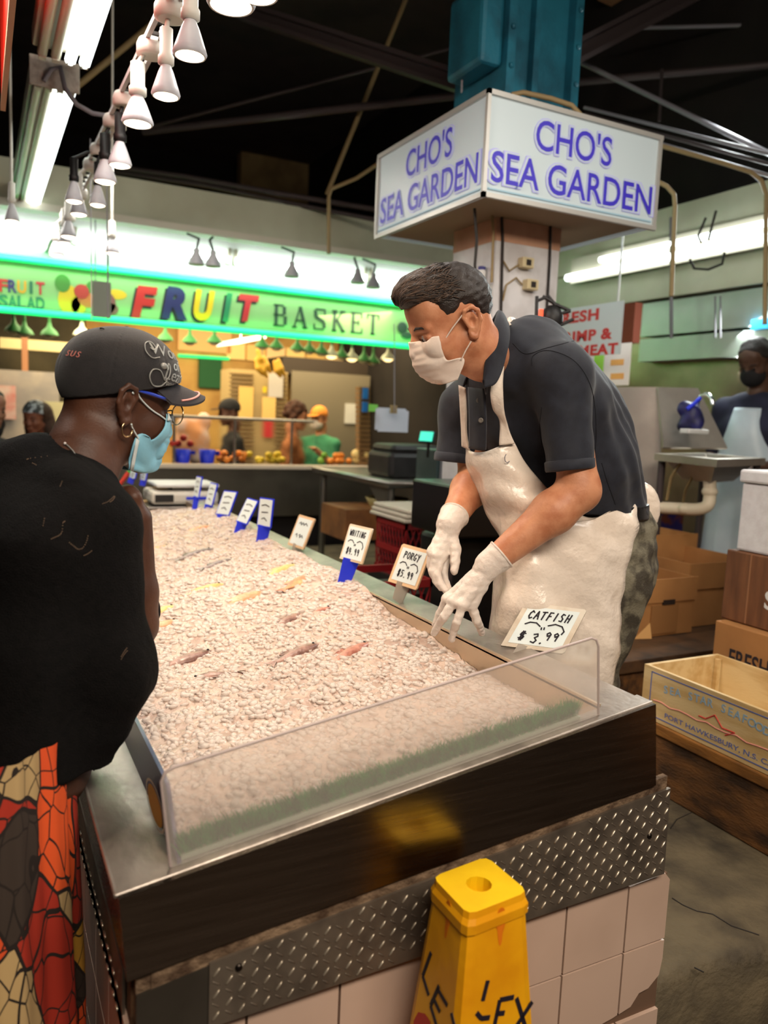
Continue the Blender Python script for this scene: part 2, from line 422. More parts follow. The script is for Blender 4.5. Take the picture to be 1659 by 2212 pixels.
structure('wall_right', MB().box((4.25,1.2,0),(4.4,11.6,5)), M_dark)
rf = MB().box((-4,-2,5.0),(9,13,5.1)); structure('ceiling', rf, M_roof)
rb = MB(); rb.add([onz(1290,0,4.6),onz(1420,60,4.6),onz(1659,130,4.6),onz(1900,100,4.6),onz(1800,-150,4.6),onz(1300,-200,4.6)], [(0,1,2,3,4,5)])
structure('trim_3', rb, M_roofb, 'brown roof boards lit from below')
# warm lit gable wall far behind, with its small strip lamp
structure('wall_gable', MB().box(ony(520,420,11.0), ony(720,330,11.2)), mat('gable_paint', (190,160,110), 0.8, c2=(160,130,90), ns=3))
t = thing('strip_lamp', 'small warm strip lamp on the dark gable far behind', 'light', ony(625,307,10.8))
a, b = ony(578,298,10.8), ony(674,315,10.8)
part('tube', MB().tube([a, b], .07, 10), mat('strip_glow', (255,236,190), .4, emit=(255,232,180), es=2.5), t); part('tray', MB().tube([a + np.array((0,.1,.06)), b + np.array((0,.1,.06))], .06, 8), M_fix, t)
area_light('strip_light', tuple((a+b)/2 + np.array((0,-.1,-.1))), tuple((a+b)/2 + np.array((-.3,.6,-1.0))), .8, .1, 16, (1.0,.8,.5))
# roof trusses and pipes, each its own member
def bar(name, label, a, b, r, m, cat, n=8):
    single(name, MB().tube([a, b], r, n), m, label, cat)
def ibar(name, label, a, b, w, h, m, cat):
    a = np.array(a); b = np.array(b); t = _n(b - a); s = _n(np.cross((0,0,1), t)); u = np.cross(t, s); L = np.linalg.norm(b - a)/2; c = (a+b)/2
    mb = MB()
    for o_, hw, hh in ((u*h/2, w/2, .012), (-u*h/2, w/2, .012), (u*0, .01, h/2)): mb.obox(c + o_, [t, s, u], (L, hw, hh))
    single(name, mb, m, label, cat)
bar('roof_rod', 'thin tan rod slanting down across the dark roof left of the white corner sign', pc(880,-10,5.2), pc(706,420,5.4), .016, M_pipe_t, 'rod')
bar('roof_rod', 'thin tan rod slanting down across the dark roof at the upper right corner', pc(1500,-15,5.6), pc(1680,295,5.2), .022, M_pipe_t, 'rod')
ibar('roof_truss', 'dark roof beam running from the lamp track to the teal column', pc(520,22,4.9), pc(1050,196,4.2), .08, .075, M_pipe_d, 'beam')
ibar('roof_truss', 'wide dark roof beam rising right from the teal column', pc(1085,196,3.9), pc(1500,-20,4.4), .09, .085, M_pipe_d, 'beam')
bar('roof_pipe', 'dark pipe rising to the right behind the lamp track', pc(310,285,5.6), pc(1010,204,5.0), .026, M_pipe_d, 'pipe')
bar('roof_rod', 'thin dark rod above the dark pipe behind the lamps', pc(310,278,5.8), pc(1030,90,5.2), .012, M_pipe_d, 'rod')
bar('roof_pipe', 'dark pipe level with the top of the teal column at right', pc(1235,178,5.0), pc(1690,138,4.6), .024, M_pipe_d, 'pipe')
bar('roof_rod', 'light grey rod nearly level in the upper right roof', pc(1350,61,5.2), pc(1690,53,4.8), .012, M_pipe_g, 'rod')
bar('roof_pipe', 'light grey pipe slanting down to the right edge above the white corner sign', pc(1225,120,4.6), pc(1690,346,3.9), .013, M_pipe_g, 'pipe')
bar('roof_rod', 'dark brown rod slanting from the fluorescent fixture up to the lamp track', pc(150,200,4.5), pc(375,15,4.5), .018, M_pipe_t, 'rod')
for k, (a, b, lb) in enumerate([((1262,232),(1690,340),'upper of three parallel conduits right of the corner sign'), ((1262,246),(1690,362),'middle of three parallel conduits right of the corner sign'), ((1262,262),(1690,388),'lower of three parallel conduits right of the corner sign')]):
    bar('roof_conduit', lb, pc(*a, 4.4), pc(*b, 3.8), .009, [M_pipe_g, M_pipe_d, M_pipe_g][k], 'conduit')
bar('roof_rod', 'dark vertical hanger rod behind the right end of the corner sign', pc(1430,150,4.8), pc(1424,262,4.8), .01, M_pipe_d, 'rod')
def pipe(name, label, pts, r, m, cat, dep):
    single(name, MB().tube([pc(x, y, dep) for x, y in pts], r, 8), m, label, cat)
pipe('conduit_pipe', 'tan conduit bending down at the right edge beside the corner sign', [(1425,314),(1560,352),(1622,372),(1645,390),(1655,420),(1652,700)], .011, M_pipe_t, 'conduit', 3.8)
pipe('conduit_pipe', 'short tan conduit hooking down from the right end of the corner sign', [(1415,390),(1440,402),(1456,420),(1458,445),(1450,640)], .011, M_pipe_t, 'conduit', 3.7)
pipe('conduit_pipe', 'tan conduit running from the left end of the corner sign and down', [(830,345),(770,385),(716,408),(710,425),(710,548)], .012, M_pipe_t, 'conduit', 5.0)
pipe('conduit_pipe', 'dark twin conduit along the top of the pale valance', [(180,352),(400,382),(600,418),(830,455)], .02, M_pipe_d, 'conduit', 5.6)
pipe('conduit_pipe', 'dark conduit just below the twin conduit on the valance', [(250,372),(450,402),(620,438),(830,478)], .016, M_pipe_d, 'conduit', 5.62)
pipe('conduit_pipe', 'curved tan conduit arching over the top of the corner sign', [(1105,205),(1130,200),(1190,213),(1235,228),(1255,250)], .011, M_pipe_t, 'conduit', 3.2)
pipe('cable', 'dark cable looping down the teal column', [(1075,-10),(1080,60),(1095,110),(1100,150),(1085,185)], .014, M_wire, 'cable', 3.3)
pipe('cable', 'grey cable looping between the fluorescent fixture and the lamp track', [(95,175),(110,150),(130,145),(140,190),(165,225),(200,245),(232,250)], .009, M_pipe_g, 'cable', 3.0)
ch = MB()
for i in range(22):
    p = pc(1006 - 9*i/21, -5 + 200*i/21, 3.4); ch.ell(p, (.006,.006,.013), n=6)
single('hanging_chain', ch, M_pipe_g, 'thin chain hanging left of the teal column', 'chain')
# ------------------------------------------------------------------ column, corner sign
cx_, cy_ = 2.14, 3.05
col = MB().box((cx_-.17,cy_-.17,.37),(cx_+.17,cy_+.17,2.26)); col.box((cx_-.172,cy_-.172,2.26),(cx_+.172,cy_+.172,2.6),1)
structure('column', col, [M_colp, M_colt], 'square white column under the corner sign')
ct = MB().box((cx_-.15,cy_-.15,2.6),(cx_+.15,cy_+.15,5.0)).box((cx_-.19,cy_-.2,2.6),(cx_-.15,cy_+.2,3.6)).box((cx_+.15,cy_-.2,2.6),(cx_+.19,cy_+.2,3.5))
ct.box((cx_-.3,cy_-.17,2.95),(cx_-.19,cy_+.1,3.28), bevel=.02).box((cx_-.05,cy_-.19,2.6),(cx_-.02,cy_-.15,3.5))
for z in (2.8,2.95,3.1,3.25,3.4):
    for x in (-.17,.17): ct.ell((cx_+x, cy_-.205, z), (.012,.01,.012), n=6)
structure('trim_4', ct, M_teal, 'teal painted steel column head above the sign')
sg = thing('corner_sign', 'white two-sided corner sign with blue outlined lettering around the column top', 'sign', (2.14,3.05,2.33))
SX, SY, SZ0, SZ1, SW, SD = 1.708, 2.6, 2.345, 2.712, .876, .912
M_sign = mat('sign_face', (192,206,210), 0.4, emit=(214,226,228), es=0.10)
M_edge = mat('sign_frame', (190,188,182), 0.4, 0.3)
M_under = mat('sign_underside', (150,126,98), 0.8)
M_blue = mat('letter_blue', (62,50,186), 0.5, emit=(62,50,190), es=0.12)
M_lav = mat('letter_outline', (170,170,220), 0.5, emit=(170,170,225), es=0.2)
bx = MB()
bx.box((SX+.004,SY+.004,SZ0),(SX+SW,SY+.03,SZ1)).box((SX+.004,SY+.03,SZ0),(SX+.03,SY+SD,SZ1)).box((SX+SW-.03,SY+.03,SZ0),(SX+SW,SY+SD,SZ1)).box((SX+.03,SY+SD-.03,SZ0),(SX+SW-.03,SY+SD,SZ1))
part('face_panel', bx, M_sign, sg)
fr = MB()
for z in (SZ0, SZ1):
    fr.box((SX-.008,SY-.008,z-.009),(SX+SW+.006,SY+.008,z+.009)).box((SX-.008,SY-.008,z-.009),(SX+.008,SY+SD,z+.009))
for (x, y) in ((SX,SY),(SX+SW-.004,SY),(SX,SY+SD-.004)): fr.box((x-.0075,y-.0075,SZ0+.009),(x+.0075,y+.0075,SZ1-.009))
part('frame', fr, M_edge, sg)
part('underside', MB().box((SX+.03,SY+.03,SZ0+.01),(SX+SW-.03,SY+SD-.03,SZ0+.03)), M_under, sg)
for side in (0, 1):
    o_, u_ = ((SX + SW/2, SY + .003, 0), (1,0,0)) if side == 0 else ((SX + .003, SY + SD/2, 0), (0,-1,0))
    nrm = np.array((0,-1.0,0)) if side == 0 else np.array((-1.0,0,0))
    for txt, dz, wd, hh, du in (("CHO'S", .262, .385, .118, -.02 if side == 0 else 0.02), ("SEA GARDEN", .108, .82, .115, 0)):
        o = np.array(o_) + np.array((0,0,SZ0 + dz)) + np.array(u_)*du
        lb = MB(); put_text(lb, txt, o + nrm*.003, u_, (0,0,1), 1, .0006, fit=(wd*1.045, hh*1.15), offset=.050)
        lg_ = MB(); put_text(lg_, txt, o + nrm*.0038, u_, (0,0,1), 1, .0005, fit=(wd*1.025, hh*1.085), offset=.032); part('letter_gap', lg_, M_sign, sg)
        lt = MB(); put_text(lt, txt, o + nrm*.0046, u_, (0,0,1), 1, .0006, fit=(wd, hh), offset=.010)
        part('letter_outline', lb, M_lav, sg, 'pale lavender letter outline'); part('lettering', lt, M_blue, sg, 'blue letters reading ' + txt)
ln = MB().box((SX+.02,SY-.001,SZ0+.022),(SX+SW-.02,SY+.004,SZ0+.028)).box((SX-.001,SY+.02,SZ0+.022),(SX+.004,SY+SD-.02,SZ0+.028))
part('border_line', ln, mat('pale_blue_line', (160,196,214), .5), sg)
# things on the column
def on_col(px, py): return ony(px, py, cy_-.17)
for k, (px, py, lb) in enumerate([(1130,570,'small beige outlet box high on the white column'), (1140,617,'small beige outlet box below another on the white column')]):
    p = on_col(px, py); t = thing('outlet_box', lb, 'outlet', p, 'outlet boxes on the column')
    part('box', MB().box(p + (-.03,-.04,-.022), p + (.03,0,.022), bevel=.004), mat('outlet_beige', (206,190,150), .5), t)
    part('socket', MB().box(p + (-.012,-.043,-.012), p + (.012,-.038,.012)), M_wire, t)
for k, (xs, lb) in enumerate([([(1025,450),(1030,520),(1026,570),(1028,640)], 'dark wire down the left face of the white column'), ([(1083,445),(1086,520),(1084,600),(1082,690)], 'dark wire down the corner of the white column'), ([(1062,450),(1066,500),(1062,610)], 'brown wire between the two wires on the column'), ([(1190,455),(1188,560),(1180,700)], 'dark wire at the right edge of the white column'), ([(1085,560),(1100,585),(1120,572)], 'wire curving to the upper outlet box'), ([(1086,650),(1094,615),(1115,600),(1128,615)], 'wire curving to the lower outlet box')]):
    single('wire', MB().tube([ony(x, y, cy_-.18-.1*(x<1060)) for x, y in xs], .006 if k < 4 else .004, 6), M_wire if k in (0,1,3) else M_pipe_t, lb, 'wire')
p = onx(1040,597,1.948); bt = thing('pill_bottle', 'small white bottle with a blue cap beside the vendor hair on the column', 'bottle', p)
part('bottle_body', MB().lathe([(.016,-.03),(.019,-.026),(.019,.02),(.016,.026)], p), M_white, bt); part('cap', MB().lathe([(.017,.026),(.017,.04),(.015,.041)], p), mat('cap_blue', (60,60,120), .5), bt)
# ------------------------------------------------------------------ long pale valance across the hall with its tubes
v = MB().box((-.6,5.5,2.70),(4.0,5.56,2.95)); structure('trim_5', v, M_cream, 'pale valance panel across the hall')
v = MB().box((-.6,5.44,2.655),(4.0,5.56,2.70)); structure('trim_6', v, M_fix, 'lower rail of the valance')
v = MB().add([(-.6,5.7,2.78),(4.0,5.7,2.78),(4.0,6.05,2.36),(-.6,6.05,2.36)], [(0,1,2,3)]); structure('trim_7', v, mat('reflector_white', (240,244,240), .5), 'sloped white reflector behind the valance tubes')
for i in range(4):
    x0 = -.5 + i*1.1
    t = thing('tube_fitting', ['white tube fitting at the left end under the valance','white tube fitting second from left under the valance','white tube fitting third from left under the valance','white tube fitting right of centre under the valance'][i], 'light', (x0+.5,5.8,2.6), 'tube fittings under the long valance')
    part('tube', MB().tube([(x0,5.8,2.58),(x0+1.05,5.8,2.58)], .02), mat('valance_tube', (255,255,250), .4, emit=(244,255,250), es=6), t)
    part('tube_holder', MB().box((x0-.01,5.8,2.55),(x0+.01,5.86,2.66)), M_fix, t); part('tube_holder', MB().box((x0+1.04,5.8,2.55),(x0+1.06,5.86,2.66)), M_fix, t)
area_light('valance_light', (1.6,5.76,2.56), (1.6,6.0,2.4), 4.2, .06, 14, (0.95,1.0,0.97))
# ------------------------------------------------------------------ service side soffit and fixture
v = MB().box((4.0,2.6,2.62),(4.2,5.4,2.92)).box((4.05,2.6,2.36),(4.2,5.4,2.62)); structure('trim_8', v, M_cream, 'cream soffit over the service wall')
a, b = onx(1228,607,3.97), onx(1700,508,3.97)
t = thing('tube_fitting', 'long bright tube fitting on the cream soffit at right', 'light', (3.97,(a[1]+b[1])/2,a[2]))
part('reflector', MB().box((3.985,b[1],a[2]-.02),(4.01,a[1],a[2]+.16)), M_fix, t)
part('tube', MB().tube([(3.955,b[1],a[2]+.02),(3.955,a[1],a[2]+.02)], .026), M_tube, t)
part('tube', MB().tube([(3.955,b[1],a[2]+.10),(3.955,a[1]-.35,a[2]+.10)], .02), M_tube, t)
w = MB(); w.box((4.12,2.6,1.60),(4.2,4.5,1.98)); structure('wall_service', MB().box((4.2,2.4,.37),(4.25,5.0,2.2)), mat('service_steel', (158,138,118), .34, .85, c2=(130,112,96), ns=3, bump=.35, bs=5), 'stainless sheet wall behind the sink')
pn = mat('pale_steel_panel', (196,206,196), .35, .3, c2=(176,186,176), ns=2)
structure('trim_9', MB().box((4.08,2.4,2.12),(4.2,4.15,2.34)), pn, 'pale steel upper panel on the service wall')
structure('trim_10', MB().box((4.08,2.4,1.95),(4.2,4.15,2.10)), pn, 'pale steel lower panel on the service wall')
structure('trim_11', MB().box((4.10,3.02,.9),(4.2,3.10,1.95)), mat('grey_strip', (150,164,176), .4, .5), 'pale vertical strip joining the steel sheets')
# ------------------------------------------------------------------ tube fixtures over the aisle and the lamp track
def tube_fixture(name, label, x0, x1, y0, y1, z):
    t = thing(name, label, 'light', ((x0+x1)/2, (y0+y1)/2, z))
    part('housing', MB().box((x0,y0,z+.03),(x1,y1,z+.10), bevel=.01), M_fix, t)
    part('end_plate', MB().box((x0-.005,y0-.012,z-.01),(x1+.005,y0,z+.10), bevel=.004), mat('end_plate_white', (206,200,188), .5, c2=(170,160,148), ns=30), t)
    w = x1 - x0
    for f in (.62, .86): part('tube', MB().tube([(x0+w*f,y0+.02,z+.005),(x0+w*f,y1-.02,z+.005)], .019, 12), M_tube, t)
    part('unlit_tube', MB().tube([(x0+w*.16,y0+.02,z+.008),(x0+w*.16,y1-.02,z+.008)], .017, 12), mat('unlit_tube', (214,206,186), .4), t)
    part('unlit_tube', MB().tube([(x0+w*.38,y0+.02,z+.008),(x0+w*.38,y1-.02,z+.008)], .017, 12), MATS['unlit_tube'], t)
    for yy in (y0 + .02, y1 - .02):
        for f in (.16, .38, .62, .86): part('tube_socket', MB().box((x0+w*f-.012,yy-.015,z-.012),(x0+w*f+.012,yy+.012,z+.03)), M_fix, t)
tube_fixture('tube_fixture', 'nearer bright tube fixture at the upper left corner', .19, .39, 1.2, 3.2, 2.7)
tube_fixture('tube_fixture', 'farther bright tube fixture below the nearer one at left', .20, .37, 3.46, 5.5, 2.7)
t = thing('lamp_track', 'white double rail lamp track running back over the ice', 'light track', (.445,3.2,2.5))
TX, TZ = .445, 2.5
for dx in (-.016, .016): part('rail', MB().box((TX+dx-.006,1.6,TZ-.008),(TX+dx+.006,6.2,TZ+.008)), M_white, t)
rg = MB()
for i in range(60): rg.box((TX-.012,1.65+i*.075,TZ-.004),(TX+.012,1.662+i*.075,TZ+.004))
part('slotted_web', rg, M_wire, t)
M_bulbf = mat('bulb_glow', (255,240,214), .4, emit=(255,226,190), es=9.0)
M_bulbb = mat('bulb_body', (216,216,220), .4, c2=(190,190,198), ns=8)
M_sock = mat('lamp_socket_white', (220,216,206), .5)
LAMPS = [(410,126,1.0,'white','second lamp from the top of the track, beside the nearest fixture'), (358,213,.95,'white','third lamp down the track'), (297,272,1.15,'white','large lamp at the middle of the track, fourth down'), (259,361,1.0,'black','lamp with a black socket fifth down the track'), (227,396,1.05,'black','lamp just left of and below the one with the black socket'), (160,438,.9,'black','small lamp hanging left of the track above the far ones'), (211,446,.85,'black','small dark-socketed lamp right of the track below the larger lamps'), (170,466,.95,'white','far lamp half hidden behind the small left one'), (148,514,1.0,'white','far lamp above the lowest left lamp'), (139,527,.8,'white','far lamp tucked beside the lowest left lamp'), (121,553,1.0,'white','lowest lamp at the left end just above the green neon'), (242,549,1.0,'white','lamp on a thin rod above the green neon, right of the far cluster'), (26,480,.8,'white','small lamp near the left edge of the picture'), (499,18,1.25,'white','large lamp at the top edge with its bright face showing'), (556,-4,1.1,'white','lamp cut by the top edge right of the large lamp')]
lamp0 = None
for i, (px, py, sc, sk_, lb) in enumerate(LAMPS):
    p = onz(px, py, 2.27)
    L_ = thing('track_lamp', lb, 'lamp', p, 'bulb lamps on the track')
    s_ = sc*.95
    part('bulb', MB().lathe([(.037*s_,.004),(.040*s_,.010),(.036*s_,.022),(.022*s_,.060),(.015*s_,.075),(.013*s_,.085)], p, n=28), M_bulbb, L_)
    part('glowing_face', MB().lathe([(0,-.002),(.020*s_,-.001),(.036*s_,.005)], p, n=28), M_bulbf, L_)
    part('socket', MB().lathe([(.016*s_,.078),(.022*s_,.082),(.022*s_,.10),(.018*s_,.105),(.018*s_,.165),(.006,.170)], p, n=20), M_sock if sk_ == 'white' else M_black, L_)
    near = i not in (11, 12)
    tx = TX if near and i < 13 else p[0] - .03
    part('stem', MB().tube([p + np.array((0,0,.165)), (p[0]*.5 + tx*.5, p[1], TZ-.035), (tx, p[1], TZ-.02)] if near else [p + np.array((0,0,.165)), p + np.array((0,0,2.4))], .006, 8), M_sock if sk_ == 'white' else M_black, L_)
    if near: part('mount', MB().lathe([(.030,-.03),(.040,-.026),(.040,.0),(.034,.014),(.0,.016)], (tx,p[1],TZ-.012), n=24), M_sock, L_)
    if i in (0,1,2,3,5,6,8,13): spot_light('lamp_beam', tuple(p - np.array((0,0,.012))), (p[0] + .25, p[1] - .05, .9), 13, WARM, 95, .8, .03)
for i, (px, dep) in enumerate([(232,3.6),(197,3.9)]):
    single('hanging_wire', MB().tube([pc(px-2, 300, dep), pc(px+1, 690, dep)], .0028, 6), M_pipe_g, ['thin white hanging wire right of the far lamps','thin white hanging wire among the far lamps'][i], 'wire')
# spotlight pairs clamped under the valance
for k, (px, py, lb) in enumerate([(424,572,'left lamp of the left pair of clamp lamps under the valance'), (460,576,'right lamp of the left pair of clamp lamps under the valance'), (630,598,'single clamp lamp under the middle of the valance'), (772,612,'left lamp of the right pair of clamp lamps under the valance'), (806,622,'right lamp of the right pair of clamp lamps under the valance')]):
    p = ony(px, py, 5.3); L_ = thing('clamp_lamp', lb, 'lamp', p, 'clamp lamps under the valance'); s_ = 1.55
    part('shade', MB().lathe([(.05,.0),(.052,.012),(.03,.06),(.02,.075),(.018,.10),(.0,.105)], p, n=22), M_bulbb, L_)
    part('glowing_face', MB().lathe([(0,.001),(.047,.004)], p, n=22), M_bulbf, L_)
    part('arm', MB().tube([p + np.array((0,0,.10)), p + np.array((.02*(-1)**k,.02,.17)), (p[0] + .03*(-1)**(k+1), 5.43, 2.64)], .008, 6), M_wire, L_)
# red banner edge at the upper left
a, b = onz(36,0,2.4), onz(8,232,2.4); x0 = (a[0]+b[0])/2
rbn = thing('red_banner', 'red sign panel with a cream edge at the upper left edge', 'sign', (x0,a[1],2.4))
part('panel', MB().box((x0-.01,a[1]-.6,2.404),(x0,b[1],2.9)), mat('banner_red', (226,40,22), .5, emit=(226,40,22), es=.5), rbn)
part('edge_strip', MB().box((x0-.012,a[1]-.6,2.392),(x0+.002,b[1]+.01,2.412)), mat('banner_edge', (226,170,140), .5), rbn)
# ------------------------------------------------------------------ fish counter
def zt(x): return .85 + .149*(x - .156)
Y0, Y1 = 1.029, 4.75
M_fas = mat('fascia_steel', (140,128,116), 0.26, 1.0, c2=(122,110,98), ns=10, stretch=(.4,6,9), rvar=.08, bs=30)
M_tile = mat('pink_tile', (206,178,160), 0.35, c2=(192,164,146), ns=3)
M_grout = mat('grout', (110,84,66), 0.9)
M_caulk = mat('dirty_caulk', (136,112,88), 0.8, c2=(74,54,38), ns=24, bump=.6, bs=90, fac=(.35,.6))
M_tread = mat('tread_steel', (142,130,116), 0.48, .75, c2=(108,98,88), ns=12, rvar=.08)
M_lug = mat('tread_lug', (226,214,194), 0.35, .85)
M_patch = mat('grey_sheet', (84,78,70), 0.5, 0.6, c2=(72,66,58), ns=6)
M_brown = mat('brown_rust', (110,78,52), 0.8, c2=(70,46,30), ns=20, bump=.5)
ctr = thing('fish_counter', 'long steel topped fish counter with pink tiled base and tread plate band', 'counter', (.68,2.6,0))
core = MB().box((.18,Y0+.03,0),(1.21,Y1,.60)).box((.178,Y0+.02,.6),(1.10,Y1,.80))
core.hexa([(.178,Y0+.02,.80),(1.08,Y0+.02,.80),(1.08,Y1,.80),(.178,Y1,.80),(.178,Y0+.02,zt(.178)-.06),(1.08,Y0+.02,zt(1.08)-.1),(1.08,Y1,zt(1.08)-.1),(.178,Y1,zt(.178)-.06)])
part('core', core, M_brown, ctr, 'brown core behind the tiles')
tl = MB().box((.178,Y0+.012,.0),(1.212,Y0+.03,.62),1)
xs = [.19,.342,.494,.646,.798,.950,1.102,1.214]; g = .0022
for zi, (z0, z1) in enumerate([(.482,.63),(.331,.482),(.18,.331),(.03,.18)]):
    for i in range(7):
        a, b = xs[i]+g, xs[i+1]-g
        if zi == 1 and i == 6: poly = [(a,.352),(a+.03,.358),(a+.05,.381),(a+.075,.384),(b-.006,.405),(b,.44),(b,z1-g),(a,z1-g)]
        elif zi == 1 and i == 5: poly = [(a,z0+g),(b-.06,z0+g),(b-.045,.345),(b-.012,.349),(b,.352),(b,z1-g),(a,z1-g)]
        elif zi == 0 and i == 6: poly = [(a,z0+g),(b,z0+g),(b,z1-.02),(b-.014,z1-.004),(a+.02,z1-.008),(a,z1-.01)]
        else: poly = [(a,z0+g),(b,z0+g),(b,z1-g),(a,z1-g)]
        tl.prism(poly, (0,Y0+.012,0), (1,0,0), (0,0,1), .008)
for yy in range(22):                                # side faces of the base
    y = Y0 + .03 + yy*.152
    for z0 in (.03,.18,.331,.482):
        tl.box((1.21,y+g,z0+g),(1.217,y+.15,z0+.147)).box((.171,y+g,z0+g),(.179,y+.15,z0+.147))
part('tile_base', tl, [M_tile, M_grout], ctr, 'pink tiles with brown grout, chipped at one corner')
part('caulk_strip', MB().prism([(.2,.69),(1.165,.80),(1.165,.84),(.6,.78),(.2,.735)], (0,Y0+.004,0), (1,0,0), (0,0,1), .012).prism([(.18,.655),(.285,.668),(.285,.735),(.18,.722)], (0,Y0+.006,0), (1,0,0), (0,0,1), .012), M_caulk, ctr)
fs = MB().prism([(.167,.727),(.28,.7415),(1.13,.83),(1.111,.992),(.156,.85)], (0,Y0,0), (1,0,0), (0,0,1), .014)
part('fascia', fs, M_fas, ctr, 'dark brushed steel front band')
sf = MB().prism([(Y0,.727),(Y1,.727),(Y1,.85),(Y0,.85)], (.168,0,0), (0,1,0), (0,0,1), .012); part('side_fascia', sf, M_fas, ctr)
# ledge: sheet folded around the tray with a slightly raised front lip
def slab(x0,y0,x1,y1,t=.004,dz=0): return [(x0,y0,zt(x0)-t+dz),(x1,y0,zt(x1)-t+dz),(x1,y1,zt(x1)-t+dz),(x0,y1,zt(x0)-t+dz),(x0,y0,zt(x0)+dz),(x1,y0,zt(x1)+dz),(x1,y1,zt(x1)+dz),(x0,y1,zt(x0)+dz)]
M_ledge = mat('ledge_steel', (206,196,186), 0.42, .8, c2=(160,150,142), ns=9, stretch=(1,.6,1), bump=.06, bs=120, rvar=.12)
lg = MB().hexa(slab(.152,Y0-.003,1.114,1.066)).hexa(slab(.152,1.066,.246,Y1)).hexa(slab(1.022,1.066,1.108,Y1))
lg.tube([(.154,Y0-.002,zt(.154)-.001),(1.112,Y0-.002,zt(1.112)-.001)], .0035, 8).tube([(.154,Y0,zt(.154)-.001),(.154,Y1,zt(.154)-.001)], .003, 8)
part('ledge', lg, M_ledge, ctr, 'scratched steel ledge')
wl = MB().prism([(1.07,.984),(Y1,.984),(Y1,.86),(1.07,.86)], (1.022,0,0), (0,1,0), (0,0,1), .006); wl.hexa(slab(.24,1.07,1.025,Y1,dz=-.10))
part('tray_liner', wl, mat('liner_steel', (214,194,168), .35, .8, bump=.05, bs=60), ctr)
tp = MB().prism([(.28,.619),(1.175,.640),(1.171,.816),(.28,.719)], (0,Y0-.006,0), (1,0,0), (0,0,1), .007, 0)
lr = random.Random(4)
for r in range(13):
    for c in range(48):
        x = .290 + c*.0190; z = .618 + r*.0170
        top = .719 + (x-.28)*.109; bot = .622 + (x-.28)*.023
        if not (bot+.006 < z < top-.006 and .287 < x < 1.168): continue
        an = math.radians(50 if (c + r) % 2 else -38)
        if (c+r) % 2: tp.ell((x, Y0-.0132, z), (.0088,.0022,.0016), 1, 8, ax=[[math.cos(an),0,math.sin(an)],[0,1,0],[-math.sin(an),0,math.cos(an)]])
        else: tp.ell((x, Y0-.0132, z), (.0078,.0009,.0015), 0, 8, ax=[[math.cos(an),0,math.sin(an)],[0,1,0],[-math.sin(an),0,math.cos(an)]])
tpo = part('tread_plate', tp, [M_tread, M_lug], ctr, 'diamond tread plate band')
for (px, py) in ((516,2090),(1403,1806)):
    p = ony(px, py, Y0-.0135); part('screw', MB().ell(p, (.006,.004,.006), n=10), mat('screw_dark', (60,54,50), .35, 1.0), tpo)
part('end_shelf', MB().box((.25,4.34,.80),(1.1,Y1,.945)), M_steel, ctr)
part('kick_plate', MB().prism([(.18,.40),(.281,.40),(.281,.714),(.18,.699)], (0,Y0-.004,0), (1,0,0), (0,0,1), .006), M_patch, ctr, 'plain dark grey sheet at the front corner')
sp = MB().prism([(Y0+.05,.60),(Y1,.60),(Y1,.70),(Y0+.05,.70)], (.171,0,0), (0,1,0), (0,0,1), .004)
for i in range(60):
    for k in range(2): sp.ell((.166, Y0+.07+i*.03, .63+.035*k), (.002,.011,.003), 1, 6)
part('side_tread_plate', sp, [M_tread, M_lug], ctr)
# navy board along the customer side
bb = MB().prism([(1.045,.862),(4.3,.862),(4.3,.935),(1.13,.945),(1.06,.872)], (.240,0,0), (0,1,0), (0,0,1), .006)
nb = thing('navy_board', 'long navy blue board standing along the customer edge of the ice', 'board', (.237,2.6,.862))
part('panel', bb, mat('navy', (44,38,96), .3, coat=.4), nb)
M_yel = mat('board_yellow', (214,160,40), .5)
em = MB()
for i in range(28):
    a, b = 2*math.pi*i/28, 2*math.pi*(i+1)/28
    for r0, r1, mi in ((.0,.030,0),(.034,.038,1)):
        q = lambda r, t: (.2332, 1.175 + 1.9*r*math.cos(t), .890 + .8*r*math.sin(t)) 
        em.add([q(r0,a), q(r1,a), q(r1,b), q(r0,b)], [(0,1,2,3)], mi)
part('emblem', em, [M_yel, mat('board_cream', (226,220,200), .5)], nb, 'yellow oval with a pale ring')
# ------------------------------------------------------------------ acrylic guard and green plastic grass strip
AY = 1.048
def acr(u, w): x = .226 + u*(.99 - .226); return (x, AY + .004 - .012*0, zt(x) + .001 + w*.146)
ga = MB(); R_ = .018
poly = [(.230,zt(.230)+.001),(1.000,zt(1.0)+.001),(.987,zt(.987)+.150-R_),(.987-R_*.35,zt(.987)+.150-R_*.3),(.987-R_,zt(.987)+.149),(.216+R_,zt(.216)+.149),(.216+R_*.3,zt(.216)+.149-R_*.3),(.216,zt(.216)+.149-R_)]
m_ac = mat('frosted_acrylic', (246,234,224), .2, trans=.6, ior=1.25)
nt, b, L = nodes_of(m_ac); mxs = nt.nodes.new('ShaderNodeMixShader'); tr_ = nt.nodes.new('ShaderNodeBsdfTransparent'); mxs.inputs[0].default_value = .42
L(tr_.outputs[0], mxs.inputs[1]); L(b.outputs[0], mxs.inputs[2]); L(mxs.outputs[0], nt.nodes['Material Output'].inputs['Surface'])
gl = MB().prism(poly, (0,AY,0), (1,0,0), (0,0,1), .006)
ag = thing('acrylic_guard', 'cloudy clear acrylic guard standing across the front end of the ice', 'guard', (.6,AY,.90))
part('sheet', gl, m_ac, ag)
M_edge2 = mat('acrylic_edge', (188,170,166), .3)
part('polished_edge', MB().tube([(p[0], AY-.003, p[1]) for p in poly[1:] + poly[:1]], .0024, 6, caps=False), M_edge2, ag, 'cloudy cut edge of the sheet')
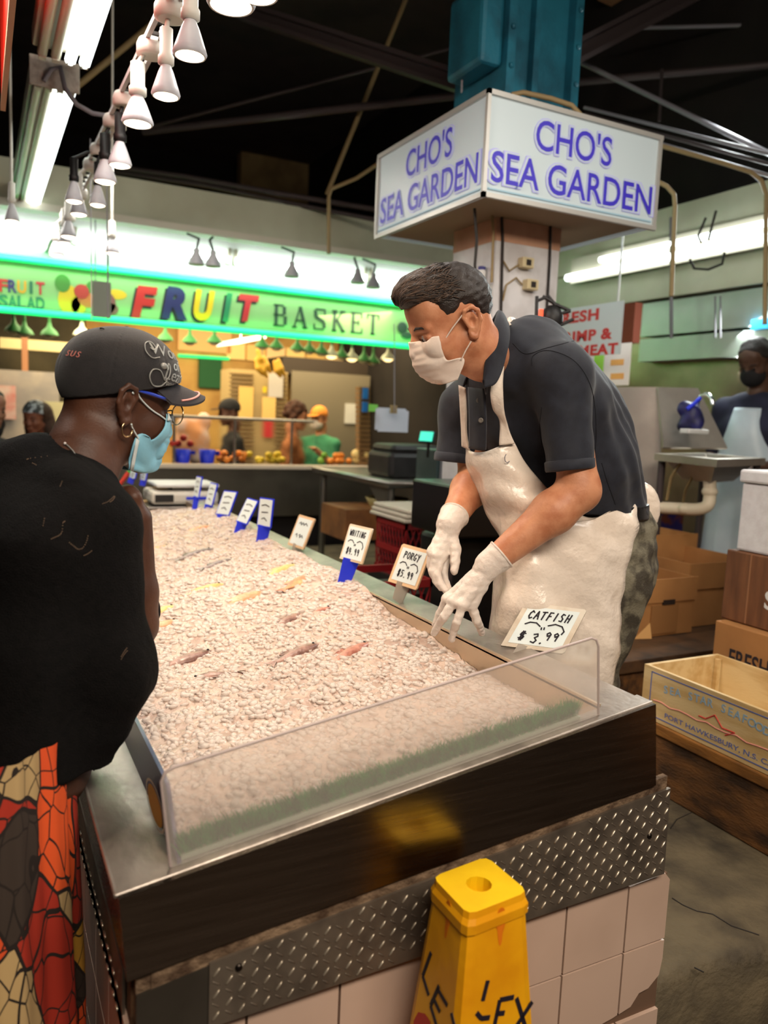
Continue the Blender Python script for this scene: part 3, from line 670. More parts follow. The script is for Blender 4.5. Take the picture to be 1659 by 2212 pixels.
M_gr = mat('plastic_grass', (26,166,72), .5, c2=(12,112,44), ns=40)
gs = thing('grass_strip', 'green plastic grass divider strip behind the acrylic guard', 'divider', (.6,AY+.012,.88))
part('base_comb', MB().prism([(.246,zt(.246)+.001),(.962,zt(.962)+.001),(.962,zt(.962)+.007),(.246,zt(.246)+.007)], (0,AY+.007,0), (1,0,0), (0,0,1), .005), mat('comb_white', (214,226,206), .6), gs)
bl = MB(); gr = random.Random(11)
for i in range(6500):
    x = gr.uniform(.246,.962); y = AY + gr.uniform(.008,.026); z = zt(x) + gr.uniform(.003,.012)
    h = gr.uniform(.014,.030); dx = gr.gauss(0,.006); dy = gr.gauss(0,.004); w = gr.uniform(.0008,.0018); a = gr.uniform(0,3.14)
    ux, uy = math.cos(a)*w, math.sin(a)*w
    y2 = max(AY+.002, y+dy)
    bl.add([(x-ux,y-uy,z),(x+ux,y+uy,z),(x+dx+ux*.6,y2+uy*.6,z+h*.7),(x+dx*1.6,y2,z+h),(x+dx-ux*.6,y2-uy*.6,z+h*.7)], [(0,1,2,3,4)])
part('blades', bl, M_gr, gs)
# ------------------------------------------------------------------ ice
def ice_z(x, y):
    x = np.asarray(x, float); y = np.asarray(y, float)
    rim = smooth01(x, .78, 1.02)*(1 - smooth01(y, 1.75, 2.25))*.045
    z = zt(x) - rim + .018*(1 - smooth01(x, .25, .6)) + .012*smooth01(y, 1.2, 2.0) + .022*smooth01(y, 2.4, 3.4)
    z = z - .012*(1 - smooth01(y, 1.06, 1.25)) - .030*smooth01(y, 3.6, 4.2)
    p = np.stack([x, y, 0*x], -1)
    return z + .006*wobble(p, 22, 8) + .004*wobble(p, 60, 8, 5) + .012*wobble(p, 6, 6, 3)*smooth01(y, 1.3, 1.9)
NX, NY = 110, 360
gx = np.linspace(.243, 1.021, NX+1); gy = np.concatenate([np.linspace(1.062, 2.2, NY//2+1), np.linspace(2.2, 4.32, NY//2+1)[1:]])
GX, GY = np.meshgrid(gx, gy, indexing='ij'); GZ = ice_z(GX, GY) + rng.normal(0, .0016, GX.shape)
ice = MB(); W2 = len(gy)
ice.add(np.stack([GX, GY, GZ], -1).reshape(-1, 3), [(i*W2+j, (i+1)*W2+j, (i+1)*W2+j+1, i*W2+j+1) for i in range(NX) for j in range(W2-1)], 0, True)
_ib = bmesh.new(); bmesh.ops.create_icosphere(_ib, subdivisions=1, radius=1.0); _ib.verts.index_update()
ICV = np.array([v.co[:] for v in _ib.verts]); ICF = [tuple(v.index for v in f.verts) for f in _ib.faces]; _ib.free()
def chips(n, y0, y1, smin_, smax_):
    for i in range(n):
        x = rng.uniform(.25, 1.012); y = rng.uniform(y0, y1); s = rng.uniform(smin_, smax_)
        v = ICV*(1 + rng.normal(0, .16, (len(ICV), 1)))*np.array([1.0, rng.uniform(.55,.85), rng.uniform(.28,.5)])*s
        t_ = rng.uniform(-3, 3); q, _ = np.linalg.qr(np.eye(3) + rng.normal(0, .38, (3,3)) + np.array([[0, t_, 0],[-t_, 0, 0],[0,0,0]]))
        ice.add(v @ q.T + np.array([x, y, float(ice_z(x, y)) + rng.uniform(-.25, .22)*s]), ICF, 1, True)
chips(4600, 1.07, 1.9, .006, .013); chips(3600, 1.9, 2.8, .007, .014); chips(2400, 2.8, 4.25, .008, .015)
M_ice = mat('ice_bed', (214,190,174), .22, c2=(180,154,140), ns=26, bump=.4, bs=110)
M_chip = mat('ice_chip', (244,230,220), .06, alpha=.62, ior=1.31, spec=1.0)
single('crushed_ice', ice, [M_ice, M_chip], 'bed of wet crushed ice filling the fish counter', 'ice', kind='stuff')
# ------------------------------------------------------------------ fish half buried in the ice
def fish(px, py, L, ang, c1, c2_, label, roll=0.3):
    r = ray(px, py); t = (.85 - .149*.156 - 1.5 + .012)/(r[2] - .149*r[0]); P = CAMP + t*r; P[2] = float(ice_z(P[0], P[1])) - .001 - .03*max(0, L - .12)
    a = math.radians(ang); f = np.array([math.cos(a), math.sin(a), .149*math.cos(a)]); f = _n(f); s_ = _n(np.cross((0,0,1), f)); u = np.cross(f, s_)
    root = thing('whole_fish', label, 'fish', P, 'whole fish half buried in the ice')
    m = mat('fish_%d_%d_%d' % c1, c1, .3, c2=c2_, ns=30, bump=.25, bs=160, coat=.3)
    B = MB(); prof = [(-.5,.004,.006),(-.44,.030,.02),(-.36,.055,.034),(-.25,.078,.045),(-.1,.088,.05),(.05,.078,.042),(.2,.055,.028),(.32,.030,.014),(.4,.022,.008)]
    nn = 14; vs = []
    for (h, rh, rt) in prof:
        for j in range(nn):
            q = 2*math.pi*j/nn; vs.append(P + f*(-h*L) + s_*(rh*L*1.5*math.cos(q)) + u*(rt*L*1.6*math.sin(q)))
    B.add(vs, [(i*nn+j, i*nn+(j+1)%nn, (i+1)*nn+(j+1)%nn, (i+1)*nn+j) for i in range(len(prof)-1) for j in range(nn)], 0, True)
    part('body', B, m, root)
    tf = MB(); c = P - f*.38*L
    tf.add([c + s_*.02*L + u*.004, c - f*.16*L + s_*.12*L, c - f*.10*L, c - f*.16*L - s_*.12*L, c - s_*.02*L + u*.004, c - u*.004 - f*.02*L], [(0,1,2),(0,2,4),(2,3,4),(0,5,1),(4,3,5),(1,5,2),(2,5,3)])
    part('tail_fin', tf, m, root)
    df = MB(); c = P + u*.03*L
    k = 7; top = [c + f*(.2 - .07*i)*L + s_*(.13 + .05*math.sin(math.pi*i/(k-1)))*L for i in range(k)]; bo = [c + f*(.2 - .07*i)*L + s_*.08*L for i in range(k)]
    df.add(top + bo + [b_ - u*.006 for b_ in bo], [(i, i+1, k+i+1, k+i) for i in range(k-1)] + [(i+1, i, 2*k+i, 2*k+i+1) for i in range(k-1)]); part('dorsal_fin', df, m, root)
    e = P + f*.40*L + s_*.02*L + u*.045*L; part('eye', MB().ell(e, (.0036,.0036,.003), n=8), M_black, root)
PK = ((206,146,126),(150,88,74)); GY_ = ((176,138,124),(112,78,70)); OR = ((232,184,144),(216,144,104)); YE = ((230,204,136),(212,166,100)); DK = ((150,134,130),(104,90,90)); SR = ((226,136,106),(230,184,130))
for f_ in [(755,1402,.15,25,*PK,'reddish fish nearest the catfish tag on the ice'), (638,1412,.15,20,*GY_,'grey brown fish left of the nearest reddish fish on the ice'), (395,1420,.17,10,*GY_,'brown fish closest to the customer sleeve'), (470,1455,.12,160,*GY_,'small brown fish in the front ice below the others'), (622,1344,.13,30,*GY_,'brown fish behind the grey brown one in mid ice'), (690,1322,.08,15,*PK,'tiny reddish fish tip in front of the blue stand'), (640,1272,.16,35,*SR,'red and yellow fish below the blue stand'), (605,1236,.17,30,*YE,'yellow fish behind the red and yellow one'), (520,1300,.20,10,*OR,'large orange fish in the middle of the ice'), (440,1280,.15,20,*YE,'yellow fish left of the large orange fish'), (335,1335,.16,30,*YE,'yellow fish beside the customer forearm'), (335,1362,.15,20,*OR,'orange fish under the yellow fish by the customer'), (420,1205,.18,25,*DK,'dark grey fish far back on the ice'), (470,1222,.15,20,*DK,'dark grey fish right of the other far dark fish'), (335,1195,.12,10,*SR,'red fish far back beside the customer'), (425,1158,.16,30,*OR,'pale orange fish at the far end of the ice')]:
    fish(*f_)
# ------------------------------------------------------------------ handwriting strokes
GL = {'C': [[(.9,.8),(.55,1),(.15,.7),(.1,.3),(.4,0),(.85,.15)]], 'A': [[(0,0),(.45,1),(.9,0)],[(.2,.4),(.75,.4)]], 'T': [[(0,.95),(.95,1)],[(.5,1),(.4,0)]], 'F': [[(.15,0),(.3,1),(.95,1)],[(.2,.5),(.75,.55)]], 'I': [[(.55,1),(.4,0)]], 'S': [[(.85,.9),(.4,1),(.2,.7),(.7,.4),(.6,.05),(.1,.1)]], 'H': [[(.1,0),(.25,1)],[(.75,0),(.9,1)],[(.15,.5),(.85,.5)]], 'P': [[(.1,0),(.2,1),(.75,.95),(.8,.6),(.2,.5)]], 'O': [[(.5,1),(.1,.7),(.15,.15),(.55,0),(.9,.4),(.85,.85),(.5,1)]], 'R': [[(.1,0),(.2,1),(.75,.95),(.75,.6),(.2,.5),(.85,0)]], 'G': [[(.9,.85),(.5,1),(.1,.6),(.15,.1),(.6,0),(.9,.4),(.55,.4)]], 'Y': [[(.1,1),(.5,.5),(.9,1)],[(.5,.5),(.35,-.1)]], 'W': [[(0,1),(.2,0),(.5,.7),(.75,0),(1,1)]], 'N': [[(.1,0),(.2,1),(.75,0),(.9,1)]], 'E': [[(.9,1),(.25,1),(.15,0),(.85,0)],[(.2,.5),(.7,.5)]], 'L': [[(.25,1),(.15,0),(.85,.05)]], 'X': [[(.1,1),(.9,0)],[(.9,1),(.1,0)]], '$': [[(.9,.8),(.3,.85),(.2,.6),(.8,.4),(.7,.15),(.1,.2)],[(.4,1.05),(.35,-.05)],[(.65,1.05),(.6,-.05)]], '3': [[(.1,.9),(.6,1),(.75,.75),(.4,.55),(.8,.3),(.6,0),(.1,.1)]], '9': [[(.8,.7),(.4,.5),(.2,.8),(.5,1),(.8,.8),(.7,0)]], '4': [[(.3,1),(.1,.45),(.9,.45)],[(.7,.9),(.65,0)]], '5': [[(.85,1),(.3,1),(.25,.6),(.7,.6),(.75,.15),(.15,.05)]], '.': [[(.3,.0),(.4,.08)]], '6': [[(.7,1),(.2,.5),(.3,.05),(.8,.1),(.75,.45),(.25,.4)]], '8': [[(.5,.5),(.2,.8),(.5,1),(.8,.8),(.2,.2),(.5,0),(.8,.25),(.5,.5)]]}
def write(txt, x, y, w, h, gap=.2):
    out = []
    for c in txt:
        if c != ' ':
            for st in GL[c]: out.append([(x + w*a, y + h*b) for a, b in st])
        x += w*(1 + gap)
    return out
ARCS = [[(.12,.52),(.2,.58),(.32,.58),(.42,.50)], [(.46,.47),(.47,.42)], [(.51,.48),(.52,.43)], [(.56,.54),(.68,.60),(.82,.56),(.9,.44),(.88,.36)]]
M_card = mat('tag_card', (226,236,236), .45); M_back = mat('tag_back', (232,214,190), .5, c2=(210,184,150), ns=14); M_rblue = mat('royal_blue', (40,58,226), .4); M_ink = mat('ink_black', (30,24,36), .6)
M_clear = mat('cloudy_stand', (232,220,206), .3, trans=.4, ior=1.2)
tags = 0
def price_tag(TL, TR, BR, BL, stand, yl, yr, strokes, label, m_back, m_stand, wd=.03, frame_=.07, lean=.0):
    tl, bl = ony(*TL, yl + lean), ony(*BL, yl); br = ony(*BR, yr); tr = br + (tl - bl)
    n_ = _n(np.cross(br - bl, tl - bl))
    Q = lambda a, b, d=0.0: (bl*(1-a) + br*a)*(1-b) + (tl*(1-a) + tr*a)*b + n_*d
    root = thing('price_tag', label, 'price tag', (bl+br)/2, 'price tags along the ice')
    f = frame_
    back = MB(); c = [(-f,-f),(1+f*.6,-f),(1+f,-f*.4),(1+f,1+f*.6),(1+f*.5,1+f),(-f*.4,1+f),(-f,1+f*.4)]
    fr_ = [Q(a,b,-.001) for a,b in c]; bk = [Q(a,b,-.007) for a,b in c]; k = len(c)
    back.add(fr_ + bk, [tuple(range(k)), tuple(range(2*k-1,k-1,-1))] + [(i,k+i,k+(i+1)%k,(i+1)%k) for i in range(k)]); part('holder', back, m_back, root)
    cd = MB(); cd.add([Q(0,0,0),Q(1,0,0),Q(1,1,0),Q(0,1,0),Q(0,0,-.001),Q(1,0,-.001),Q(1,1,-.001),Q(0,1,-.001)], [(0,1,2,3),(0,4,5,1),(1,5,6,2),(2,6,7,3),(3,7,4,0)])
    co = part('card', cd, M_card, root)
    if strokes:
        sk_ = MB(); W_ = np.linalg.norm(br - bl)
        for st in strokes:
            P = [Q(a, b, .0008) for a, b in st]
            for p, q in zip(P[:-1], P[1:]):
                t_ = q - p; L_ = np.linalg.norm(t_)
                if L_ < 1e-6: continue
                t_ = t_/L_; s_ = _n(np.cross(n_, t_)); sk_.obox((p+q)/2, [t_, s_, n_], (L_/2 + W_*wd*.3, W_*wd/2, .0003))
        part('handwriting', sk_, M_ink, co, 'black handwriting')
    sf = [ony(x, y, (yl+yr)/2 + dy) for (x, y), dy in zip(stand, (lean*.2, lean*.2, 0, 0))]; sb = [p - n_*.009 for p in sf]; sf = [p - n_*.004 for p in sf]
    part('stand', MB().add(sf + sb, [(3,2,1,0),(4,5,6,7),(0,1,5,4),(1,2,6,5),(2,3,7,6),(3,0,4,7)]), m_stand, root)
price_tag((1142,1309.5),(1237.5,1334),(1211,1402),(1097.5,1387), [(1120,1388),(1165,1402),(1150,1440),(1098,1424)], 1.425, 1.345, write('CATFISH', .10, .68, .088, .21, .35) + ARCS + write('$', .12, .10, .13, .22) + write('3.', .38, .06, .13, .24) + write('99', .60, .17, .12, .2), 'large white card reading CATFISH on the counter rim next to the guard', mat('tag_back_clear', (226,216,200), .4, c2=(206,190,170), ns=20), M_clear, .028, .10, lean=.03)
price_tag((871,1181.5),(923,1194),(896,1266),(845,1250), [(856,1254),(883,1263),(864,1306),(846,1292)], 1.93, 1.85, write('PORGY', .16, .70, .11, .2, .25) + ARCS + write('$5.99', .16, .14, .11, .2, .2), 'white card reading PORGY in a tan holder just left of the gloved hand', mat('tag_back_tan', (226,190,150), .5), M_clear, .03, .10)
price_tag((757,1136),(799,1145),(779.5,1213.5),(737,1202), [(740,1203),(772,1212),(747,1274),(726,1262)], 2.17, 2.09, write('WHITING', .10, .72, .09, .18, .25) + ARCS + write('$4.99', .16, .14, .11, .2, .2), 'white card on a tall blue stand second from the gloved hand', M_back, M_rblue, .028)
price_tag((646.5,1116.5),(680,1120),(653.5,1181.5),(625,1172), [(632,1172),(652,1179),(644,1193),(628,1188)], 2.78, 2.70, [[(.2,.78),(.3,.84),(.36,.74),(.46,.84),(.55,.75),(.66,.84),(.8,.76)], [(.22,.34),(.3,.40),(.36,.28)], [(.46,.36),(.54,.40),(.56,.28),(.68,.38),(.76,.30)]], 'white card in a tan holder without a blue stand, third from the gloved hand', MATS['tag_back_tan'], M_clear, .035, .09)
for (TL, TR, BR, BL, st, y, lb) in [((562,1077),(593,1081),(582.5,1138),(556,1133.5), [(556,1133),(581,1140),(571,1178),(551,1174)], 2.99, 'white card on a blue stand nearest to the plain tan tag'), ((534,1077),(556,1082),(532,1131),(511,1124), [(511,1124),(531,1131),(516,1163),(501,1158)], 3.2, 'tilted white card on a blue stand second behind the plain tan tag'), ((484,1061.5),(511.5,1063),(493,1112),(467,1109), [(467,1109),(492,1112),(484,1138),(468,1132)], 3.5, 'white card on a blue stand third behind the plain tan tag'), ((454,1044),(475,1049),(456.5,1092),(443,1088), [(441,1088),(457,1092),(450,1127),(434,1122)], 3.76, 'narrow white card on a blue stand in front of the white scale'), ((424.5,1030),(434.5,1031),(427.7,1074),(417.6,1071.6), [(417,1071),(427,1074),(419,1117),(411,1114)], 3.93, 'blue stand seen nearly edge on at the right of the white scale'), ((284,1012),(297,1014),(290,1034),(279,1032), [(277,1030),(288,1033),(284,1046),(273,1042)], 4.6, 'blue and white tag left of the white scale under the blue mask'), ((306,1012),(319,1014),(313,1038),(302,1036), [(302,1036),(313,1038),(310,1050),(299,1048)], 4.55, 'blue and white tag touching the left end of the white scale')]:
    price_tag(TL, TR, BR, BL, st, y, y - .07, [[(.2,.75),(.5,.8),(.8,.74)], [(.25,.5),(.75,.52)], [(.3,.25),(.5,.3),(.7,.2)]], lb, M_rblue, M_rblue, .05, .05)
# marker standing beside the far tags
mk_ = thing('marker_pen', 'red and green marker lying by the far blue tags under the mask', 'pen', pc(268,1034,4.5))
part('pen_body', MB().tube([pc(259,1046,4.5), pc(278,1020,4.5)], .012, 8), mat('pen_red', (214,70,56), .4), mk_); part('pen_cap', MB().tube([pc(278,1020,4.5), pc(286,1012,4.5)], .013, 8), mat('pen_green', (60,170,70), .4), mk_)
# scale
c = pc(390,1068,4.5); c[2] = .962
sc_ = thing('digital_scale', 'white digital scale on a steel pan at the far end of the ice', 'scale', (c[0],c[1],.957))
part('base', MB().box((c[0]-.185,c[1]-.14,c[2]),(c[0]+.185,c[1]+.14,c[2]+.075), bevel=.02), mat('scale_white', (214,208,196), .4), sc_)
part('platform', MB().box((c[0]-.16,c[1]-.13,c[2]+.095),(c[0]+.19,c[1]+.15,c[2]+.115), bevel=.008), M_white, sc_)
part('platform_post', MB().box((c[0]-.06,c[1]-.06,c[2]+.07),(c[0]+.06,c[1]+.06,c[2]+.097)), M_fix, sc_)
part('display', MB().box((c[0]-.17,c[1]-.146,c[2]+.018),(c[0]-.07,c[1]-.138,c[2]+.058)), M_black, sc_); part('blue_label', MB().box((c[0]+.0,c[1]-.144,c[2]+.03),(c[0]+.13,c[1]-.139,c[2]+.045)), M_rblue, sc_)
single('steel_pan', MB().box((c[0]-.22,c[1]-.18,.9455),(c[0]+.2,c[1]+.17,.957), bevel=.004), M_steel, 'flat steel pan under the white digital scale', 'pan')
# ------------------------------------------------------------------ yellow caution cone in front of the counter
M_cone = mat('caution_yellow', (246,176,16), .42, c2=(226,150,10), ns=7, bump=.08, bs=40)
M_conet = mat('caution_top', (252,206,20), .42, c2=(240,190,14), ns=10)
tp_ = [ony(1051,1849,.90), ony(1140,1921,.82), ony(1012,1978,.76), ony(934,1896,.83)]
ctr_top = sum(tp_)/4; zt_ = .80
P4 = [onz(x, y, zt_) for x, y in [(1051,1850),(1141,1926),(1012,1976),(934,1894)]]
cen = sum(P4)/4; cone = thing('caution_cone', 'yellow four sided caution cone with black marker scrawl before the counter', 'caution sign', (cen[0],cen[1],0))
def ring(s, z, push=0.0): return [np.array((cen[0] + (p[0]-cen[0])*s, cen[1] + (p[1]-cen[1])*s, z)) for p in P4]
def corner_ring(s, z, k=.16): 
    r = ring(s, z); o = []
    for i in range(4):
        a, b_, c_ = r[i-1], r[i], r[(i+1) % 4]; o += [b_ + (a-b_)*k, b_ + ((a-b_) + (c_-b_))*k*.28, b_ + (c_-b_)*k]
    return o
cb = MB(); levels = [(.0,2.10),(.03,2.08),(.05,1.98),(.40,1.68),(.70,1.16),(.765,1.05),(.768,1.10),(.782,1.10),(.790,1.03),(.800,1.0)]
vs = []; 
for z, s_ in levels: vs += corner_ring(s_, z, .13)
n12 = 12
cb.add(vs, [(i*n12+j, i*n12+(j+1)%n12, (i+1)*n12+(j+1)%n12, (i+1)*n12+j) for i in range(len(levels)-1) for j in range(n12)], 0, False)
part('shell', cb, M_cone, cone)
R12 = corner_ring(1.0, .800, .13); hole = [cen*np.array((1,1,0)) + np.array((0,0,.8)) + .020*np.array((math.cos(2*math.pi*j/n12 + .6), math.sin(2*math.pi*j/n12 + .6), 0)) for j in range(n12)]
dn = np.array((0,0,-.03)); q0 = R12[0] - cen; off = min(range(n12), key=lambda k: np.linalg.norm(_n((hole[k]-cen)[:2]) - _n(q0[:2])))
sgn = 1 if np.cross((R12[0]-cen)[:2], (R12[1]-cen)[:2]) > 0 else -1
hole = [hole[(off + sgn*j) % n12] for j in range(n12)]
tpm = MB(); tpm.add(R12 + hole + [h_ + dn for h_ in hole], [(j, (j+1)%n12, n12+(j+1)%n12, n12+j) for j in range(n12)] + [(n12+j, n12+(j+1)%n12, 2*n12+(j+1)%n12, 2*n12+j) for j in range(n12)])
tpm.add([h_ + dn for h_ in hole], [tuple(range(n12))], 1)
top_o = part('top_cap', tpm, [M_conet, mat('cone_inside', (226,120,10), .6)], cone, 'brighter yellow top with a round hole')
# faces of the cone between P4[1]-P4[2] (right) and P4[2]-P4[3] (left)
def face_pt(i, a, z, lift=.0008):
    s_ = np.interp(z, [0,.05,.40,.70,.765], [2.06,1.98,1.68,1.16,1.05]); r = ring(s_, z); p, q = r[i], r[(i+1) % 4]
    n_ = _n(np.array((p+q)[:2]/2 - cen[:2])); return p + (q-p)*a + np.array((n_[0]*lift, n_[1]*lift, 0))
ink = MB()
def scrawl(i, pts, w=.007):
    P = [face_pt(i, a, z) for a, z in pts]
    for p, q in zip(P[:-1], P[1:]):
        t_ = q - p; L_ = np.linalg.norm(t_); t_ = t_/L_; r = ring(1.5, .5); e = _n(r[(i+1)%4] - r[i]); n_ = _n(np.cross(e, face_pt(i,.5,.6) - face_pt(i,.5,.4))); s_ = _n(np.cross(n_, t_)); ink.obox((p+q)/2, [t_, s_, n_], (L_/2, w/2, .0006))
# positions found from the photo on the two visible faces
def on_face(i, px, py):
    o = CAMP; d_ = ray(px, py); a0, a1, a2 = face_pt(i, .1, .45), face_pt(i, .9, .45), face_pt(i, .5, .72); n_ = np.cross(a1-a0, a2-a0); t_ = n_.dot(a0 - o)/n_.dot(d_); p = o + d_*t_
    best = None; z = p[2]; s_ = np.interp(z, [0,.05,.40,.70,.765], [2.06,1.98,1.68,1.16,1.05]); r = ring(s_, z); e = r[(i+1)%4] - r[i]; return ((p - r[i]).dot(e)/e.dot(e), z)
RF, LF = 1, 2
for st in ([(1054,2118),(1043,2162)], [(1030,2188),(1040,2200),(1058,2198)], [(1110,2154),(1080,2160),(1066,2226)], [(1072,2190),(1090,2188)], [(1116,2156),(1134,2215)], [(1150,2164),(1112,2222)]): scrawl(RF, [on_face(RF, *q) for q in st])
part('scrawl', ink, M_ink, cone, 'black marker scrawl on the right face'); ink = MB()
for st in ([(931,2058),(913,2108),(926,2150)], [(948,2130),(930,2172),(943,2216)], [(944,2134),(966,2172)], [(938,2160),(950,2186)], [(975,2188),(985,2230)]): scrawl(LF, [on_face(LF, *q) for q in st], .006)
part('scrawl', ink, M_ink, cone, 'black marker scrawl on the left face')
rd = MB(); ra = [face_pt(LF, *on_face(LF, x, y), .0006) for x, y in [(893,2205),(903,2186),(918,2190),(930,2208),(926,2240),(892,2245)]]; rd.add(ra, [tuple(range(6))]); part('red_mark', rd, mat('cone_red', (200,50,40), .5), cone)
for i, (px, py) in ((LF,(968,1975)),(RF,(1081,1990))):
    a, z = on_face(i, px, py); kh = [(a + .085*math.cos(t)*(1 if math.sin(t) > -.3 else .55), z + .022*math.sin(t)*(1 if math.sin(t) > 0 else 1.7)) for t in np.linspace(0, 6.283, 18)[:-1]]
    part('keyhole', MB().add([face_pt(i, u, v, .0005) for u, v in kh], [tuple(range(17))]), mat('cone_inside', (226,120,10), .6), cone, 'orange keyhole openings near the top')
# ------------------------------------------------------------------ right side: crates, cartons, sink, signs
M_wood = mat('pine_board', (226,198,146), .6, c2=(206,170,114), ns=5, stretch=(6,1,6), bump=.1, bs=60)
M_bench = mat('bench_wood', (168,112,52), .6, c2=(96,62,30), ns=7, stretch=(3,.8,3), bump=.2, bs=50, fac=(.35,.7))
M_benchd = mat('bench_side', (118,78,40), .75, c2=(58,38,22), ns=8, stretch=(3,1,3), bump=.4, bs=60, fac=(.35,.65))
M_card = mat('cardboard', (176,124,72), .8, c2=(162,112,64), ns=5, bump=.05)
M_cardd = mat('cardboard_shade', (150,104,58), .85)
M_cardb = mat('brown_waxed_board', (124,80,50), .7, c2=(92,58,36), ns=9, stretch=(2,4,.6), bump=.15, fac=(.35,.7))
M_styro = mat('styrofoam', (226,224,226), .7, c2=(216,212,214), ns=30, bump=.1)
M_cut = mat('dark_gap', (40,26,16), .9)
bn = thing('timber_bench', 'low timber bench of thick worn beams carrying the wooden crate at right', 'bench', (2.3,1.0,.37))
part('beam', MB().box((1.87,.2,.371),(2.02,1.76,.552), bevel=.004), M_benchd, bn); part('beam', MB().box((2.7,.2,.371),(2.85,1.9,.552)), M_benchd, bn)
part('top_plank', MB().box((1.862,.2,.553),(2.2,1.765,.588), bevel=.004), M_bench, bn); part('top_plank', MB().box((2.204,.2,.553),(2.9,1.9,.586), bevel=.004), M_bench, bn)
cr = thing('wooden_crate', 'open pale pine crate with blue and red printed side on the timber bench', 'crate', (2.04,1.3,.588))
cx0, cx1, cy0, cy1, cz0, cz1 = 1.87, 2.20, .86, 1.768, .590, .757
part('side_board', MB().box((cx0,cy0,cz0),(cx0+.012,cy1,cz1)), M_wood, cr, 'printed front board')
part('side_board', MB().box((cx1-.012,cy0,cz0),(cx1,cy1,cz1)), M_wood, cr)
part('end_board', MB().box((cx0+.012,cy1-.014,cz0),(cx1-.012,cy1,cz1)), M_wood, cr); part('end_board', MB().box((cx0+.012,cy0,cz0),(cx1-.012,cy0+.014,cz1)), M_wood, cr)
part('bottom_board', MB().box((cx0+.012,cy0+.014,cz0),(cx1-.012,cy1-.014,cz0+.010)), M_wood, cr)
part('cleat', MB().box((cx0+.013,cy1-.03,cz0+.01),(cx0+.03,cy1-.015,cz1-.01)), M_wood, cr); part('cleat', MB().box((cx1-.03,cy1-.03,cz0+.01),(cx1-.013,cy1-.015,cz1-.01)), M_wood, cr)
M_pb = mat('print_blue', (96,112,176), .7); M_pl = mat('print_pale_blue', (150,180,204), .7); M_pr = mat('print_red', (206,70,60), .7); M_prl = mat('print_pale_red', (226,150,136), .7)
XF = cx0 - .0006
def yz(y, z): return (XF, y, z)
pb = MB(); rect = [(1.735,.742),(.9,.742),(.9,.604),(1.735,.604),(1.735,.742)]
for (a, b_), (c_, d_) in zip(rect[:-1], rect[1:]): pb.box((XF-.0004, min(a,c_)-.0015, min(b_,d_)-.0015), (XF+.0004, max(a,c_)+.0015, max(b_,d_)+.0015))
part('print_border', pb, M_pb, cr)
tx = MB()
for i, ch_ in enumerate('SEA STAR SEAFOODS'):       # arched line of letters
    if ch_ == ' ':
        part('print_lettering', tx, M_pl, cr, 'pale blue arched printed word'); tx = MB(); continue
    t_ = i/16; y = 1.675 - t_*.375; z = .702 + .016*math.sin(math.pi*t_) 
    an = math.cos(math.pi*t_)*.10
    put_text(tx, ch_, yz(y, z), (0,-math.cos(an),math.sin(an)), (0,math.sin(an),math.cos(an)), .034, .0003, offset=.012)
part('print_lettering', tx, M_pl, cr, 'pale blue arched printed word SEAFOODS')
st = MB(); sp_ = [(1.545,.668),(1.52,.668),(1.49,.69),(1.462,.662),(1.42,.664),(1.45,.645)]
for a, b_ in zip(sp_[:-1], sp_[1:]): st.tube([yz(*a), yz(*b_)], .0022, 4)
part('print_star', st, M_pr, cr, 'red outline star')
rl = MB(); rl.tube([yz(1.72 - .034*i, .655 + .004*math.sin(i*2.3)) for i in range(24)], .0022, 4); part('print_line', rl, M_prl, cr, 'faint red printed line')
r2 = MB(); put_text(r2, 'PORT HAWKESBURY, N.S. CANADA', yz(1.44,.622), (0,-1,0), (0,0,1), 1, .0003, fit=(.46,.017)); part('print_line', r2, M_pb, cr, 'small blue printed line')
fb = thing('carton', 'tan carton printed FRESH behind the pine crate', 'box', (2.5,1.5,.587))
part('body', MB().box((2.25,1.18,.588),(2.75,1.828,.853), bevel=.004), M_card, fb)
fx = MB(); a, b_ = onx(1575,1416,2.249), onx(1660,1452,2.249)
put_text(fx, 'FRESH', (2.249,(a[1]+b_[1])/2,(a[2]+b_[2])/2), (0,-1,0), (0,0,1), 1, .0004, fit=(abs(a[1]-b_[1]),.062), offset=.015); part('lettering', fx, mat('ink_dark', (44,36,40), .7), fb, 'dark letters reading FRESH')
part('tape_seam', MB().box((2.4,1.18,.853),(2.46,1.828,.8545)), M_cardd, fb)
bbx = thing('carton', 'dark brown waxed carton stacked on the FRESH carton', 'box', (2.5,1.55,.855))
part('body', MB().box((2.29,1.22,.8555),(2.72,1.842,1.098), bevel=.005), M_cardb, bbx)
sx_ = MB(); p = onx(1662,1300,2.289); put_text(sx_, 'S', p, (0,-1,0), (0,0,1), .085, .0005, offset=.02); part('lettering', sx_, M_white, bbx, 'white printed letter at the picture edge')
for yy in (1.62,1.74): part('strap_mark', MB().box((2.2885,yy,.86),(2.2905,yy+.006,1.095)), mat('strap_pale', (150,104,72), .6), bbx)
wbx = thing('foam_box', 'white foam box on top of the dark brown carton', 'box', (2.5,1.55,1.099))
part('body', MB().box((2.30,1.24,1.0995),(2.70,1.815,1.33), bevel=.008), M_styro, wbx); part('lid', MB().box((2.29,1.235,1.331),(2.71,1.822,1.375), bevel=.008), M_styro, wbx)
